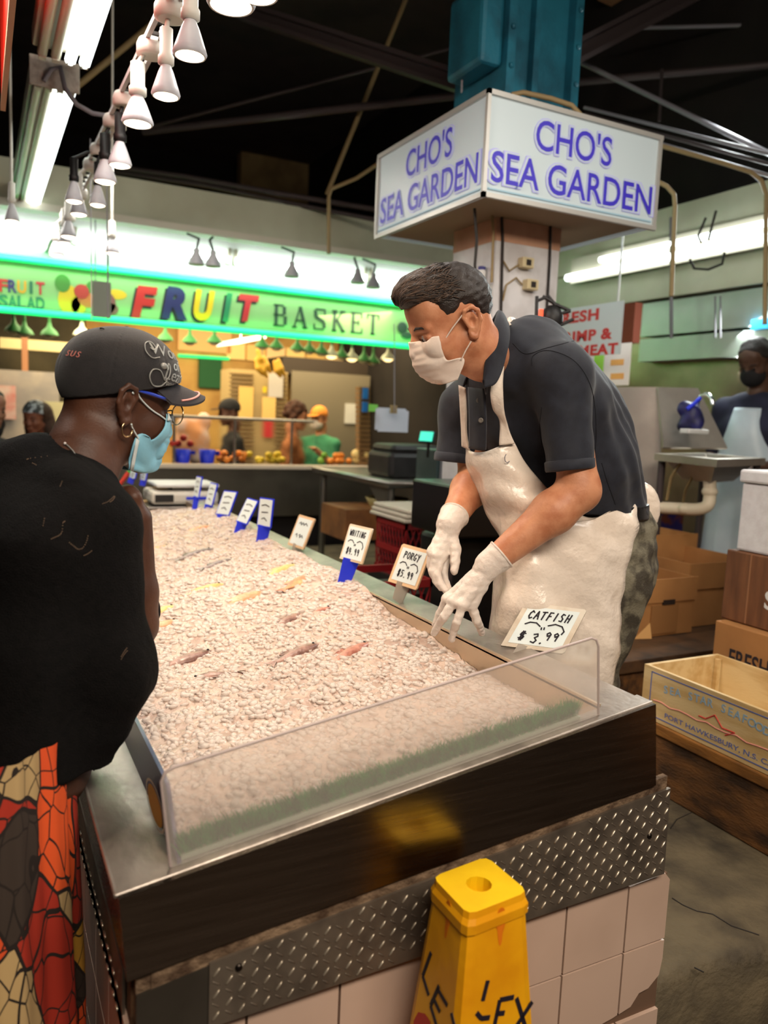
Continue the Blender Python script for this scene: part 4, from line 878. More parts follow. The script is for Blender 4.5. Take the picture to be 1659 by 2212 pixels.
# low timber deck with open cartons
dk = thing('timber_deck', 'dark low timber deck under the open cartons', 'platform', (2.7,2.5,.371))
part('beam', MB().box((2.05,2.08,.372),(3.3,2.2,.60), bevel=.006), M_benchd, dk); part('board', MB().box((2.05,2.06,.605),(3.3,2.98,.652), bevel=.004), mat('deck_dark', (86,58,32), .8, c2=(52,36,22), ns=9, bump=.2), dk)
def open_carton(x0, y0, w, d, h, label, z=.655, tape=True):
    t = thing('open_carton', label, 'box', (x0+w/2, y0+d/2, z), 'open cartons on the timber deck'); e = .006
    part('front_wall', MB().box((x0,y0,z),(x0+w,y0+e,z+h)), M_card, t); part('back_wall', MB().box((x0,y0+d-e,z),(x0+w,y0+d,z+h)), M_card, t)
    part('side_wall', MB().box((x0,y0+e,z),(x0+e,y0+d-e,z+h)), M_card, t); part('side_wall', MB().box((x0+w-e,y0+e,z),(x0+w,y0+d-e,z+h)), M_card, t)
    part('bottom', MB().box((x0+e,y0+e,z),(x0+w-e,y0+d-e,z+e)), M_card, t)
    part('rim_fold', MB().box((x0-.006,y0-.006,z+h*.60),(x0+w+.006,y0-.001,z+h+.003)).box((x0-.008,y0-.004,z+h*.60),(x0-.001,y0+d,z+h+.003)), M_card, t, 'folded rim')
    if tape:
        part('hand_hole', MB().box((x0+w*.44,y0-.0075,z+h*.55),(x0+w*.64,y0-.0005,z+h*.64)), M_cut, t); part('flap', MB().box((x0+w*.26,y0-.005,z+.01),(x0+w*.72,y0-.001,z+h*.55)), M_cardd, t)
        part('corner_flap', MB().add([(x0,y0-.004,z),(x0+w*.22,y0-.03,z+.002),(x0+w*.2,y0-.02,z+h*.28)], [(0,1,2)]), mat('cardboard_inner', (206,158,98), .8), t)
a, b_ = onz(1367,1380,.655), onz(1500,1367,.655)
open_carton(a[0], a[1], b_[0]-a[0], .36, .235, 'nearest open carton right behind the vendor')
open_carton(b_[0]+.03, a[1]+.06, .42, .42, .275, 'open carton right of the nearest one', tape=False)
open_carton(b_[0]-.10, a[1]+.47, .62, .36, .33, 'open carton at the back under the sink pipe', tape=False)
# corner sink
sA, sB, sC = pc(1414,977,3.9), pc(1549,1001,3.45), pc(1655,984,3.9); z0 = (sA[2]+sB[2]+sC[2])/3
for p in (sA, sB, sC): p[2] = z0
sD = sA + sC - sB; up = np.array((0,0,1.0))
M_ssw = mat('sink_steel', (186,176,164), .4, .65, c2=(166,156,146), ns=4, rvar=.08)
snk = thing('corner_sink', 'stainless corner sink with tall splash panels and white drain pipe behind the vendor', 'sink', ((sA+sC)/2)*np.array((1,1,0)) + np.array((0,0,.37)))
cS = (sA+sB+sC+sD)/4; inn = [cS + (p-cS)*.72 for p in (sA,sB,sC,sD)]; low = [cS + (p-cS)*.42 - up*.11 for p in (sA,sB,sC,sD)]; out = [cS + (p-cS)*.80 - up*.03 for p in (sA,sB,sC,sD)]; outl = [cS + (p-cS)*.46 - up*.12 for p in (sA,sB,sC,sD)]
rm = MB(); R0 = [sA,sB,sC,sD]; R1 = [p - up*.035 for p in R0]
rm.add(R0 + inn + R1 + [p - up*.02 for p in inn], [f for i in range(4) for f in ((i,(i+1)%4,4+(i+1)%4,4+i),(i,8+i,8+(i+1)%4,(i+1)%4))]); part('rim', rm, M_ssw, snk)
bs_ = MB(); bs_.add(inn + low + out + outl, [f for i in range(4) for f in ((i,(i+1)%4,4+(i+1)%4,4+i),(8+(i+1)%4,8+i,12+i,12+(i+1)%4))] + [(4,5,6,7),(15,14,13,12)]); part('basin', bs_, M_ssw, snk)
lp = MB(); q = [pc(1306,836,4.25), pc(1421,836,4.12), pc(1430,1100,4.12), pc(1318,1100,4.25)]; nn_ = _n(np.cross(q[1]-q[0], q[3]-q[0])); lp.add(q + [p + nn_*.03 for p in q], [(0,1,2,3),(7,6,5,4),(0,4,5,1),(1,5,6,2),(2,6,7,3),(3,7,4,0)]); part('splash_panel', lp, M_ssw, snk, 'tall stainless panel left of the basin')
tp2 = MB(); q = [pc(1421,836,4.10), pc(1508,838,4.15), pc(1572,968,4.1), pc(1434,966,4.0)]; nn_ = _n(np.cross(q[1]-q[0], q[3]-q[0])); tp2.add(q + [p + nn_*.02 for p in q], [(0,1,2,3),(7,6,5,4),(0,4,5,1),(1,5,6,2),(2,6,7,3),(3,7,4,0)]); part('splash_panel', tp2, M_ssw, snk, 'sloping stainless back splash')
fc_ = MB(); fc_.tube([pc(*a_) for a_ in catmull([(1500,935,3.98),(1503,890,3.97),(1511,860,3.95),(1526,852,3.9),(1537,860,3.86),(1539,874,3.85)], 5)], .011, 10); part('faucet', fc_, mat('chrome', (220,222,226), .12, 1.0), snk, 'chrome gooseneck faucet')
dp = MB(); dp.tube([pc(*a_) for a_ in catmull([(1533,1008,3.78),(1533,1040,3.75),(1533,1074,3.75),(1528,1092,3.75),(1508,1100,3.78),(1470,1099,3.85),(1415,1096,3.95)], 6)], .030, 12); 
for a_ in ((1533,1062,3.75),(1480,1099,3.83)): dp.ell(pc(*a_), (.038,.038,.03), n=12)
part('drain_pipe', dp, mat('pvc_pipe', (226,212,186), .45), snk, 'white plastic drain pipe')
for k, pts in enumerate([[(1470,1000,3.8),(1450,1030,3.85),(1440,1080,3.9)], [(1500,1020,3.8),(1480,1060,3.9),(1476,1085,3.95)]]): part('supply_hose', MB().tube([pc(*a_) for a_ in pts], .008, 6), M_pipe_t, snk)
for p in (sA, sC, sD): part('leg', MB().tube([cS + (p-cS)*.85 - up*.03, (cS + (p-cS)*.85)*np.array((1,1,0)) + np.array((0,0,.371))], .018, 8), M_pipe_d, snk)
gl = thing('blue_gloves', 'dark blue rubber gloves bundle hanging from the sink faucet', 'gloves', pc(1488,905,3.9))
S = SDF()
for a_, r_ in (((1478,885,3.9),.035),((1495,900,3.88),.042),((1476,915,3.9),.034),((1508,918,3.86),.026),((1500,878,3.9),.022)): S.ell(pc(*a_), (r_, r_, r_*1.25), k=.02)
S.post = [lambda G, D: D + .006*wobble(G, 60, 8)]
part('glove', S.mb(.007), mat('glove_blue', (34,32,92), .5, c2=(22,22,44), ns=14), gl); part('strap', MB().tube([pc(1484,884,3.84), pc(1500,872,3.84), pc(1512,860,3.86)], .010, 8), M_rblue, gl)
single('scrub_brush', MB().obox(pc(1500,932,3.84), np.eye(3), (.07,.03,.012), 0, .006), M_white, 'white scrub brush below the dark blue gloves at the sink', 'brush')
# hanging FRESH SHRIMP & CRABMEAT sign
XS = 2.9; y0_, y1_ = 3.085, 3.78; zS0, zS1 = 1.865, 2.13
fs_ = thing('hanging_sign', 'white board with red words FRESH SHRIMP and CRABMEAT behind the vendor', 'sign', (XS,3.4,zS0))
part('board', MB().box((XS,y0_,zS0),(XS+.008,y1_,zS1)), mat('sign_board', (214,220,224), .5), fs_)
M_redl = mat('letter_red', (206,40,44), .5)
for txt, py, xr, wd, hh in (('FRESH',678,1294,.36,.062),('SHRIMP &',719,1323,.53,.060),('CRABMEAT',752,1335,.60,.058)):
    p = onx(xr, py, XS); l_ = MB(); put_text(l_, txt, (XS-.001, p[1] + wd/2, p[2]), (0,-1,0), (0,0,1), 1, .0006, fit=(wd, hh), offset=.045, spacing=1.1); part('lettering', l_, M_redl, fs_, 'red letters reading ' + txt)
for y in (y0_+.04, y1_-.1): part('hanger', MB().tube([(XS,y,zS1),(XS,y,2.6)], .006, 6), M_white, fs_)
q0_, q1_ = onx(1302,745,3.1), onx(1357,832,3.1)
ps = thing('paper_notice', 'pink and white paper notice with green edge below the red lettered sign', 'notice', (3.1,q0_[1],q1_[2]))
part('sheet', MB().box((3.1,q1_[1],q1_[2]),(3.104,q0_[1]+.12,q0_[2])), mat('notice_paper', (240,224,214), .6), ps)
part('green_band', MB().box((3.0985,q0_[1]-.02,q1_[2]),(3.0995,q0_[1]+.06,q0_[2]-.02)), mat('notice_green', (160,214,70), .6), ps)
for py in (782,812): p = onx(1330,py,3.098); part('orange_print', MB().box((3.0985,p[1]-.06,p[2]-.018),(3.0995,p[1]+.04,p[2]+.014)), mat('notice_orange', (240,170,90), .6), ps)
w_ = MB(); a, b_ = onx(1336,658,3.6), onx(1366,740,3.6); w_.box((3.6,b_[1],b_[2]),(3.66,a[1],a[2])); single('rust_board', w_, mat('rust_board', (126,58,36), .8), 'rust brown board edge right of the red lettered sign', 'board')
# black clamp lamp at the column
bk = thing('clamp_fan', 'black bracket fixture with thin arms clamped at the right of the white column', 'fixture', pc(1192,690,3.0))
part('housing', MB().ell(pc(1192,690,3.0), (.045,.045,.055), n=14), M_black, bk)
for pts in ([(1160,640),(1158,705)], [(1160,650),(1185,640),(1200,660)], [(1200,680),(1232,672)], [(1205,705),(1238,690)], [(1172,640),(1205,660),(1232,672)]): part('arm', MB().tube([pc(x, y, 2.98) for x, y in pts], .007, 6), M_black, bk)
part('red_stripe', MB().box(pc(1166,712,2.97) - np.array((.006,.006,0)), pc(1166,712,2.97) + np.array((.006,.006,.075))), mat('red_glow', (240,90,60), .4, emit=(240,80,50), es=1.5), bk)  # orange-red stripe, its brightness put into a glowing material
# service wall details
for k, (px, lb) in enumerate([(1545,'left thin cable hanging down the pale steel panels'), (1556,'right thin cable hanging down the pale steel panels'), (1450,'pale pipe standing in front of the service wall')]):
    single('wall_cable', MB().tube([onx(px, 470 if k == 2 else 640, 3.95), onx(px, 730, 3.95)], .012 if k == 2 else .006, 6), M_pipe_g, lb, 'cable')
p = onx(1637,697,4.0); single('blue_sticker', MB().box((4.055,p[1]-.08,p[2]-.03),(4.075,p[1]+.09,p[2]+.03)), mat('sticker_blue', (40,160,220), .5), 'bright blue sticker on the lower pale steel panel', 'sticker')
for k, pts in enumerate([[(1525,470),(1508,510),(1515,525)], [(1547,455),(1530,520)], [(1490,560),(1500,580),(1530,582),(1560,570),(1565,545)]]): single('loose_cable', MB().tube([onx(x, y, 3.9) for x, y in pts], .008, 6), M_wire, ['loose dark cable hanging left on the cream soffit','second loose dark cable on the cream soffit','looped dark cable hanging under the right tube fitting'][k], 'cable')
# ------------------------------------------------------------------ fruit stall across the hall
def yb(px0, py0, px1, py1, Y, th=.02, bevel=0):
    a, b_ = ony(px0, py1, Y), ony(px1, py0, Y); c_, d_ = ony(px0, py0, Y), ony(px1, py1, Y)
    return MB().box((a[0], Y, (a[2]+d_[2])/2), (b_[0], Y+th, (b_[2]+c_[2])/2), 0, bevel)
YS = 6.0; Z0S, Z1S = 2.095, 2.435
ns = thing('neon_sign', 'long green neon edged sign reading FRUIT BASKET over the fruit stall', 'sign', (1.6,YS,Z0S))
part('face', MB().box((-.4,YS,Z0S),(3.6,YS+.08,Z1S)), mat('neon_face', (134,168,112), .6, emit=(90,190,80), es=.2), ns)
M_neon = mat('neon_green', (60,255,170), .4, emit=(20,225,110), es=1.0)
for z in (Z0S, Z1S): part('neon_tube', MB().tube([(-.4,YS-.03,z),(3.6,YS-.03,z)], .024, 8), M_neon, ns); area_light('neon_wash', (1.6,YS-.10,z + (.02 if z > 2.2 else -.02)), (1.6,YS+.2,2.265), 4.0, .04, 2.0, (.1,1.0,.25), 70)
def sgn(px, py): return ony(px, py, YS)
shd = mat('letter_shadow', (30,34,34), .6)
for ch_, px, py, w, h, colr in (('F',312,654,.185,.235,(190,40,34)),('R',377,655,.185,.235,(36,40,90)),('U',441,660,.16,.225,(226,190,30)),('I',491,664,.075,.215,(40,130,84)),('T',537,666,.165,.205,(190,44,50))):
    p = sgn(px, py); sh_ = MB(); put_text(sh_, ch_, p + np.array((-.018,-.004,-.018)), (1,0,0), (0,0,1), 1, .001, fit=(w, h), shear=.2, offset=.05); part('letter_shadow', sh_, shd, ns)
    l_ = MB(); put_text(l_, ch_, p + np.array((0,-.007,0)), (1,0,0), (0,0,1), 1, .001, fit=(w, h), shear=.2, offset=.05); part('letter', l_, mat('fruit_letter_' + str(colr[0]) + '_' + str(colr[1]), colr, .5), ns, 'slanted bold letter ' + ch_)
sb = MB()                                           # serif capitals drawn as bars
def serif(ch_, x, z, w, h):
    T, t = w*.24, w*.11
    def v(a, th, z0=0, z1=1): sb.box((x+a*w-th/2, YS-.006, z+z0*h), (x+a*w+th/2, YS-.003, z+z1*h))
    def hz(a, b_, c_, th=None): th = th or t; sb.box((x+a*w, YS-.006, z+c_*h-th/2), (x+b_*w, YS-.003, z+c_*h+th/2))
    def dg(a, c_, b_, d_, th): sb.obox(((x+(a+b_)/2*w), YS-.0045, z+(c_+d_)/2*h), [_n(np.array(((b_-a)*w,0,(d_-c_)*h))), (0,1,0), np.cross(_n(np.array(((b_-a)*w,0,(d_-c_)*h))), (0,1,0))], (math.hypot((b_-a)*w,(d_-c_)*h)/2, .0015, th/2))
    if ch_ == 'B': v(.2,T); hz(0,.75,.97); hz(0,.75,.52); hz(0,.8,.03); v(.8,T,.56,.92); v(.88,T,.08,.48)
    if ch_ == 'A': dg(.05,0,.48,1,t); dg(.48,1,.92,0,T); hz(.2,.75,.35); hz(-.1,.25,.03); hz(.7,1.1,.03)
    if ch_ == 'S': hz(.15,.85,.97); dg(.15,.9,.2,.62,T); dg(.18,.62,.85,.38,T); dg(.85,.38,.88,.1,T); hz(.12,.85,.03); v(.9,t,.72,1); v(.1,t,0,.28)
    if ch_ == 'K': v(.2,T); hz(0,.42,.97); hz(0,.42,.03); dg(.28,.45,.85,1,t); dg(.4,.55,.95,0,T); hz(.65,1.05,.97); hz(.72,1.1,.03)
    if ch_ == 'E': v(.2,T); hz(0,.9,.97); hz(.2,.65,.52); hz(0,.95,.03); v(.9,t,.75,1); v(.95,t,0,.25); v(.65,t,.4,.64)
    if ch_ == 'T': v(.5,T); hz(.02,.98,.97); v(.04,t,.75,1); v(.96,t,.75,1); hz(.3,.7,.03)
for ch_, px, h in (('B',605,.165),('A',648,.165),('S',690,.165),('K',730,.165),('E',770,.165),('T',805,.165)):
    p = sgn(px, 681 + (px-600)*.098); serif(ch_, p[0]-.055, p[2]-h/2, .11, h)
part('lettering', sb, mat('basket_green', (52,80,60), .6), ns, 'dark serif letters reading BASKET')
for txt, row in (('FRUIT', 0), ('SALAD', 1)):
    for i, ch_ in enumerate(txt):
        p = sgn(7 + i*20, 617 + 33*row + i*1.5); l_ = MB(); put_text(l_, ch_, p + np.array((0,-.005,0)), (1,0,0), (0,0,1), 1, .001, fit=(.055 if ch_ != 'I' else .02, .085), offset=.03)
        part('letter', l_, mat('small_letter_%d' % (i if row == 0 else 9), [(190,50,44),(60,50,110),(220,160,40),(50,110,80),(190,50,60)][i] if row == 0 else (50,120,90), .6), ns)
fp = MB()
for px, py, rx, rz, mi in ((150,648,.075,.10,0),(190,640,.07,.08,1),(228,655,.07,.08,2),(205,622,.06,.05,3),(252,636,.07,.035,0),(135,612,.05,.06,3),(170,660,.05,.06,0),(240,668,.05,.04,2),(176,630,.05,.05,4)):
    p = sgn(px, py) + np.array((0,-.003,0)); k = 14; fp.add([p + np.array((rx*math.cos(2*math.pi*j/k), -.001*mi, rz*math.sin(2*math.pi*j/k))) for j in range(k)], [tuple(range(k))], mi)
part('fruit_picture', fp, [mat('pic_yellow', (214,180,40), .6), mat('pic_orange', (200,120,60), .6), mat('pic_plum', (130,80,76), .6), mat('pic_leaf', (70,130,50), .6), mat('pic_red', (180,60,50), .6)], ns, 'painted fruit')
dp_ = MB(); p = sgn(868, 716); dp_.ell(p + np.array((0,-.006,.03)), (.05,.004,.05), 0, 12).ell(p + np.array((.05,-.006,-.03)), (.06,.004,.03), 0, 12); part('fruit_picture', dp_, MATS['basket_green'], ns)
hp_ = thing('hanging_placard', 'grey card hanging in front of the green neon sign', 'card', ony(220,686,5.48)); part('card', yb(200,608,240,686,5.48,.01), mat('placard_grey', (120,124,110), .6), hp_)
for px in (206,234): q = ony(px,608,5.485); part('hang_wire', MB().tube([q, (q[0],q[1],2.657)], .004, 5), M_pipe_g, hp_)
# shop interior
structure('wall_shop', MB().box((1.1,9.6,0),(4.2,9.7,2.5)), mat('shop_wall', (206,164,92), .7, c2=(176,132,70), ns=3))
structure('trim_12', MB().box((-.6,6.35,2.84),(4.24,9.6,2.92)), mat('shop_soffit', (110,96,70), .8))
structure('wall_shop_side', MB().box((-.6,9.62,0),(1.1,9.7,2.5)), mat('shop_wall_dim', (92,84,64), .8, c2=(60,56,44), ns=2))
structure('trim_13', yb(0,738,240,760,8.6,.1), mat('shelf_cream', (214,200,150), .6), 'cream shelf edge far at left')
structure('trim_14', yb(48,715,60,850,8.2,.06), mat('post_brown', (150,104,72), .7), 'thin brown post far at left')
SGC = [(250,214,130),(240,196,110),(246,206,140)]
for i in range(9):
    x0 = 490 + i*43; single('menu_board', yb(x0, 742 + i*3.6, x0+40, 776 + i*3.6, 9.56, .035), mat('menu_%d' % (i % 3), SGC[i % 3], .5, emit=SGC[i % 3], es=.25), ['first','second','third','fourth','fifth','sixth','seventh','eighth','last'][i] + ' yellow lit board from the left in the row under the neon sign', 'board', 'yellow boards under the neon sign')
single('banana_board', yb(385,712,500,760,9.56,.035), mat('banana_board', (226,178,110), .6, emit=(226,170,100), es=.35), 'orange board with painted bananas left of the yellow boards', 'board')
single('white_light_panel', MB().obox(ony(520,736,8.7), rotm((.9,.1,.25)), (.17,.3,.02)).tube([ony(520,734,8.7), np.array((ony(520,734,8.7)[0],8.7,2.842))], .008, 6), mat('panel_glow', (255,246,226), .4, emit=(255,246,226), es=2.2), 'tilted bright white panel under the middle of the neon sign', 'light')
single('neon_strip', MB().tube([ony(385,768,9.57), ony(495,775,9.57)], .02, 6), M_neon, 'short green neon strip under the banana board', 'light')
single('green_awning', yb(430,776,480,838,9.54,.055), mat('awning_green', (40,96,58), .8), 'dark green panel under the short neon strip', 'panel')
M_gst = mat('green_stem', (70,150,80), .5); M_lmp = mat('lamp_glow_warm', (255,226,170), .4, emit=(255,220,150), es=3.0); M_lsh = mat('lamp_shade_pale', (220,226,200), .5)
for i, (px, py, on) in enumerate([(30,716,0),(53,722,0),(107,724,0),(177,724,1),(357,735,0),(410,740,0),(463,740,0),(566,750,0),(597,752,0),(642,756,0),(668,760,0),(694,764,0),(716,770,1),(738,772,0),(760,776,1),(786,780,0),(806,784,0),(838,776,1)]):
    p = ony(px, py, 7.4); t = thing('pendant_lamp', ['green stemmed lamp at the left edge','second green stemmed lamp from the left edge','third green stemmed lamp from the left edge','glowing lamp just above the black cap','green stemmed lamp right of the black cap','green stemmed lamp before the banana board','green stemmed lamp at the right of the banana board','first lamp of the row before the yellow boards','second lamp of the row before the yellow boards','third lamp of the row before the yellow boards','fourth lamp of the row before the yellow boards','fifth lamp of the row before the yellow boards','glowing lamp sixth in the row before the yellow boards','seventh lamp of the row before the yellow boards','glowing lamp eighth in the row before the yellow boards','ninth lamp of the row before the yellow boards','tenth lamp of the row before the yellow boards','glowing lamp beside the vendor mask'][i], 'lamp', p, 'green stemmed lamps under the neon sign')
    part('stem', MB().tube([p + np.array((0,0,.06)), np.array((p[0],p[1],2.842))], .012, 6), M_gst, t); part('shade', MB().lathe([(.075,.0),(.06,.03),(.02,.07),(.012,.11)], p, n=16), M_gst if not on else M_lsh, t)
    part('bulb', MB().lathe([(0,-.028),(.03,-.022),(.055,-.002),(.06,.003)], p, n=16), M_lmp if on else M_lsh, t)
# counter, guard glass
ccy = 6.3
fcn = thing('fruit_counter', 'long steel fronted fruit counter across the aisle', 'counter', (1.3,6.7,0))
M_fcs = mat('fruit_counter_steel', (128,122,110), .35, .9, c2=(112,106,96), ns=3)
part('front_panel', MB().box((.85,ccy,.62),(3.3,ccy+.05,1.02)), M_fcs, fcn); part('base', MB().box((.85,ccy+.1,0),(3.3,6.74,.62)), M_dark, fcn); part('deck', MB().box((.85,ccy+.05,.96),(3.3,6.76,1.02)), M_steel, fcn)
part('white_edge', MB().box((.85,ccy-.02,1.02),(3.3,ccy+.10,1.05)), mat('counter_edge', (226,206,184), .5), fcn)
gg = thing('guard_glass', 'glass guard with steel rail standing over the fruit counter', 'guard', (1.3,6.4,1.05))
m_gl = mat('guard_pane', (240,240,232), .08, trans=1.0, ior=1.05, alpha=.35)
part('pane', MB().box((.9,6.42,1.06),(2.6,6.426,1.42)), m_gl, gg)
part('rail', MB().tube([(.9,6.42,1.425),(2.6,6.42,1.425)], .014, 8), M_steel, gg)
for x in (.92,1.4,1.9,2.4): part('post', MB().tube([(x,6.42,1.021),(x,6.42,1.43)], .012, 8), M_steel, gg)
# coloured tubs and produce on the counter
for k, (px, py) in enumerate([(394,985),(447,988)]):
    p = ony(px, py+17, ccy+.16); p[2] = 1.051; t = thing('blue_tub', ['royal blue tub of fruit nearest the blue mask','royal blue tub right of the other one on the fruit counter'][k], 'tub', p, 'blue tubs on the fruit counter')
    part('tub', MB().lathe([(.055,0),(.068,.11),(.064,.11),(.055,.02)], p, n=16), M_rblue, t); part('handle', MB().box(p + np.array((.06,-.02,.07)), p + np.array((.10,.02,.10))), M_rblue, t)
FC = {'orange': (236,140,50), 'lemon': (240,206,60), 'red apple': (200,50,40), 'pale melon': (226,196,130), 'green pear': (120,170,60)}
fr_ = random.Random(3); zc = 1.052
for kind, x0, x1, n_ in (('orange', 470, 535, 14), ('lemon', 535, 612, 18), ('orange', 700, 760, 10), ('red apple', 372, 412, 6), ('pale melon', 760, 800, 6), ('green pear', 690, 706, 4)):
    for j in range(n_):
        px = fr_.uniform(x0, x1); Y = ccy + fr_.uniform(.12,.32); p = ony(px, 990, Y); r_ = .03 if kind != 'pale melon' else .05
        top_ = .125 if kind == 'red apple' else 0
        g = MB().ell((p[0], Y, zc + r_ + top_ + (.045 if fr_.random() < .45 else 0)), (r_, r_, r_*.95), n=10)
        single(kind.replace(' ', '_'), g, mat('fruit_' + kind.replace(' ', '_'), FC[kind], .45), {'orange': 'loose orange on the fruit counter', 'lemon': 'yellow lemon heaped on the fruit counter', 'red apple': 'red apple near the blue tubs', 'pale melon': 'pale melon at the right end of the fruit counter', 'green pear': 'green pear near the right end of the fruit counter'}[kind], 'fruit', {'orange': 'oranges on the fruit counter', 'lemon': 'lemons on the fruit counter', 'red apple': 'red apples by the blue tubs', 'pale melon': 'pale melons on the counter', 'green pear': 'green pears on the counter'}[kind])
# shelves, fridge, papers behind the fruit counter
def block(name, label, cat, px0, py0, px1, py1, Y, th, m, group=None): return single(name, yb(px0, py0, px1, py1, Y, th), m, label, cat, group)
cab = thing('slatted_cabinet', 'tall cream slatted cabinet with yellow papers behind the fruit counter', 'cabinet', ony(558,1000,8.0))
part('body', yb(492,800,622,1206,8.0,.4), mat('cabinet_cream', (196,172,122), .7), cab)
for xa, xb in ((496,548),(596,620)):
    sl = MB()
    for i in range(22): sl.merge(yb(xa,806+i*9,xb,810+i*9,7.98,.02))
    part('slats', sl, mat('slat_brown', (140,116,80), .7), cab)
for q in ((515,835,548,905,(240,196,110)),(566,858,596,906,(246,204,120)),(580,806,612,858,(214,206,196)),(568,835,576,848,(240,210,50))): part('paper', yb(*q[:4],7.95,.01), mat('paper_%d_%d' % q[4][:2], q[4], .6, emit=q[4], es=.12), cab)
part('red_tag', yb(569,905,590,945,7.94,.01), mat('red_tag', (214,60,66), .6), cab)
block('grey_screen', 'grey translucent screen behind the counter workers', 'screen', 620, 806, 800, 1190, 8.6, .03, mat('screen_grey', (128,120,104), .4))
block('dark_hood', 'dark hood above the grey screen', 'hood', 610, 780, 880, 815, 8.8, .78, mat('hood_dark', (60,50,42), .6))
block('glass_case', 'pale glass display case left behind the black cap', 'display case', -60, 800, 128, 958, 8.0, .4, mat('case_pale', (150,144,140), .4, c2=(190,176,160), ns=3))
block('poster', 'pale poster with red print at the left edge', 'poster', -30, 832, 34, 905, 7.95, .02, mat('poster_pale', (222,196,186), .6, c2=(214,120,110), ns=6))
block('poster', 'cream poster behind the woman in a head scarf', 'poster', 96, 868, 150, 975, 7.95, .02, mat('poster_cream', (196,190,150), .6))
t = thing('orange_balloon', 'cluster of orange and clear bags hanging at the fruit counter beside the blue mask', 'bags', ony(415,990,7.1))
S = SDF()
for px, py, r_ in ((405,925,.10),(425,950,.12),(398,960,.10),(432,985,.10),(440,910,.07)): S.ell(ony(px, py, 7.1), (r_, r_*.6, r_*1.2), k=.04)
part('bag', S.mb(.02), mat('bag_orange', (236,160,104), .4, c2=(226,206,196), ns=5), t)
for k, (px, lb) in enumerate([(788,'brown wicker post right of the fruit counter')]):
    w_ = thing('wicker_post', lb, 'post', ony(px,1003,6.4)); b_ = MB()
    for i in range(17): b_.merge(yb(776, 836+i*10, 800, 844+i*10, 6.40, .08))
    part('bands', b_, mat('wicker', (134,100,62), .8), w_); part('core', yb(778,838,798,1003,6.42,.05), mat('wicker_dark', (80,58,36), .8), w_)
block('blue_notice', 'upper bright blue notice strip on the wicker post', 'notice', 784, 838, 796, 862, 6.385, .014, mat('notice_blue', (50,130,220), .5), 'blue strips on the wicker post'); block('blue_notice', 'lower bright blue notice strip on the wicker post', 'notice', 783, 868, 795, 890, 6.385, .014, MATS['notice_blue'], 'blue strips on the wicker post')
block('white_notice', 'white paper notice left of the wicker post', 'notice', 745, 872, 770, 915, 8.58, .018, M_white)
hm_ = thing('hanging_basket', 'yellow bananas hanging in a bunch over the counter cabinet', 'bananas', ony(566,800,7.6)); S = SDF()
for px, py in ((560,775),(556,795),(566,800),(574,790),(596,800),(604,796)): S.chain([ony(px-3,py-18,7.6), ony(px+2,py,7.58), ony(px+10,py+14,7.6)], [.02,.032,.015], .01)
part('hook', MB().tube([ony(566,782,7.6), np.array((ony(566,782,7.6)[0],7.6,2.842))], .006, 6), M_pipe_g, hm_); part('bunch', S.mb(.012), mat('banana', (230,176,60), .5), hm_)
# steel side table with register
TT = 1.10
tb = thing('steel_table', 'steel work table with round legs in the middle distance', 'table', (2.7,4.9,.37))
M_tbl = mat('table_steel', (150,148,140), .32, .9)
part('tabletop', MB().box((2.23,4.27,TT-.04),(3.3,5.5,TT), bevel=.006), M_tbl, tb); part('edge_tube', MB().tube([(2.24,5.5,TT-.012),(2.24,4.28,TT-.012),(3.3,4.28,TT-.012)], .020, 8), M_tbl, tb)
for x, y in ((2.28,4.32),(2.28,5.4),(3.24,4.32),(3.24,5.4)): part('leg', MB().tube([(x,y,.371),(x,y,TT-.04)], .024, 10), M_tbl, tb)
part('apron_gusset', MB().prism([(4.34,TT-.05),(4.60,TT-.05),(4.34,TT-.24)], (2.262,0,0), (0,1,0), (0,0,1), .004), M_tbl, tb)
rg_ = thing('card_register', 'black register bag with a small green screen on the steel table', 'register', (2.55,4.6,TT))
p = pc(875,1000,4.75)
part('body', MB().box((2.36,4.5,TT+.001),(2.78,4.85,TT+.17), bevel=.03).box((2.38,4.52,TT+.16),(2.76,4.83,TT+.22), bevel=.03), mat('register_black', (32,28,28), .5, c2=(44,40,40), ns=8), rg_)
q = pc(922,943,4.55); part('screen_back', MB().obox(q + np.array((.012,.008,-.004)), rotm((.85,.5,-.3)), (.012,.05,.036), 0, .004), M_black, rg_); part('screen', MB().obox(q - np.array((.006,.004,-.001)), rotm((.85,.5,-.3)), (.002,.042,.028)), mat('screen_green', (60,220,190), .3, emit=(60,220,190), es=.9), rg_); part('screen_arm', MB().tube([q + np.array((.02,.01,-.03)), q + np.array((.03,.03,-.12))], .008, 6), M_black, rg_)
ph = thing('paper_bundle', 'bundle of white papers clipped and hanging above the register', 'papers', pc(855,935,4.9))
for i, (a, c_) in enumerate([((812,882),(898,932)), ((818,885),(902,936)), ((814,880),(894,928))]):
    a3, b3 = pc(*a, 4.9 + .012*i), pc(*c_, 4.9 + .012*i); part('sheet', MB().box((a3[0], a3[1]-.002*i, b3[2]), (b3[0], a3[1]+.004 - .002*i, a3[2])), mat('paper_white', (206,212,226), .6), ph)
part('clip', MB().box(pc(850,886,4.87) - np.array((.02,.01,.02)), pc(850,886,4.87) + np.array((.02,.01,.03))), M_pipe_t, ph); part('green_tab', MB().box(pc(806,882,4.9) - np.array((.03,.004,.02)), pc(806,882,4.9) + np.array((.03,.004,.025))), mat('tab_green', (130,210,90), .5), ph); part('hook_wire', MB().tube([pc(852,890,4.86), pc(852,700,4.86)], .003, 5), M_pipe_g, ph)
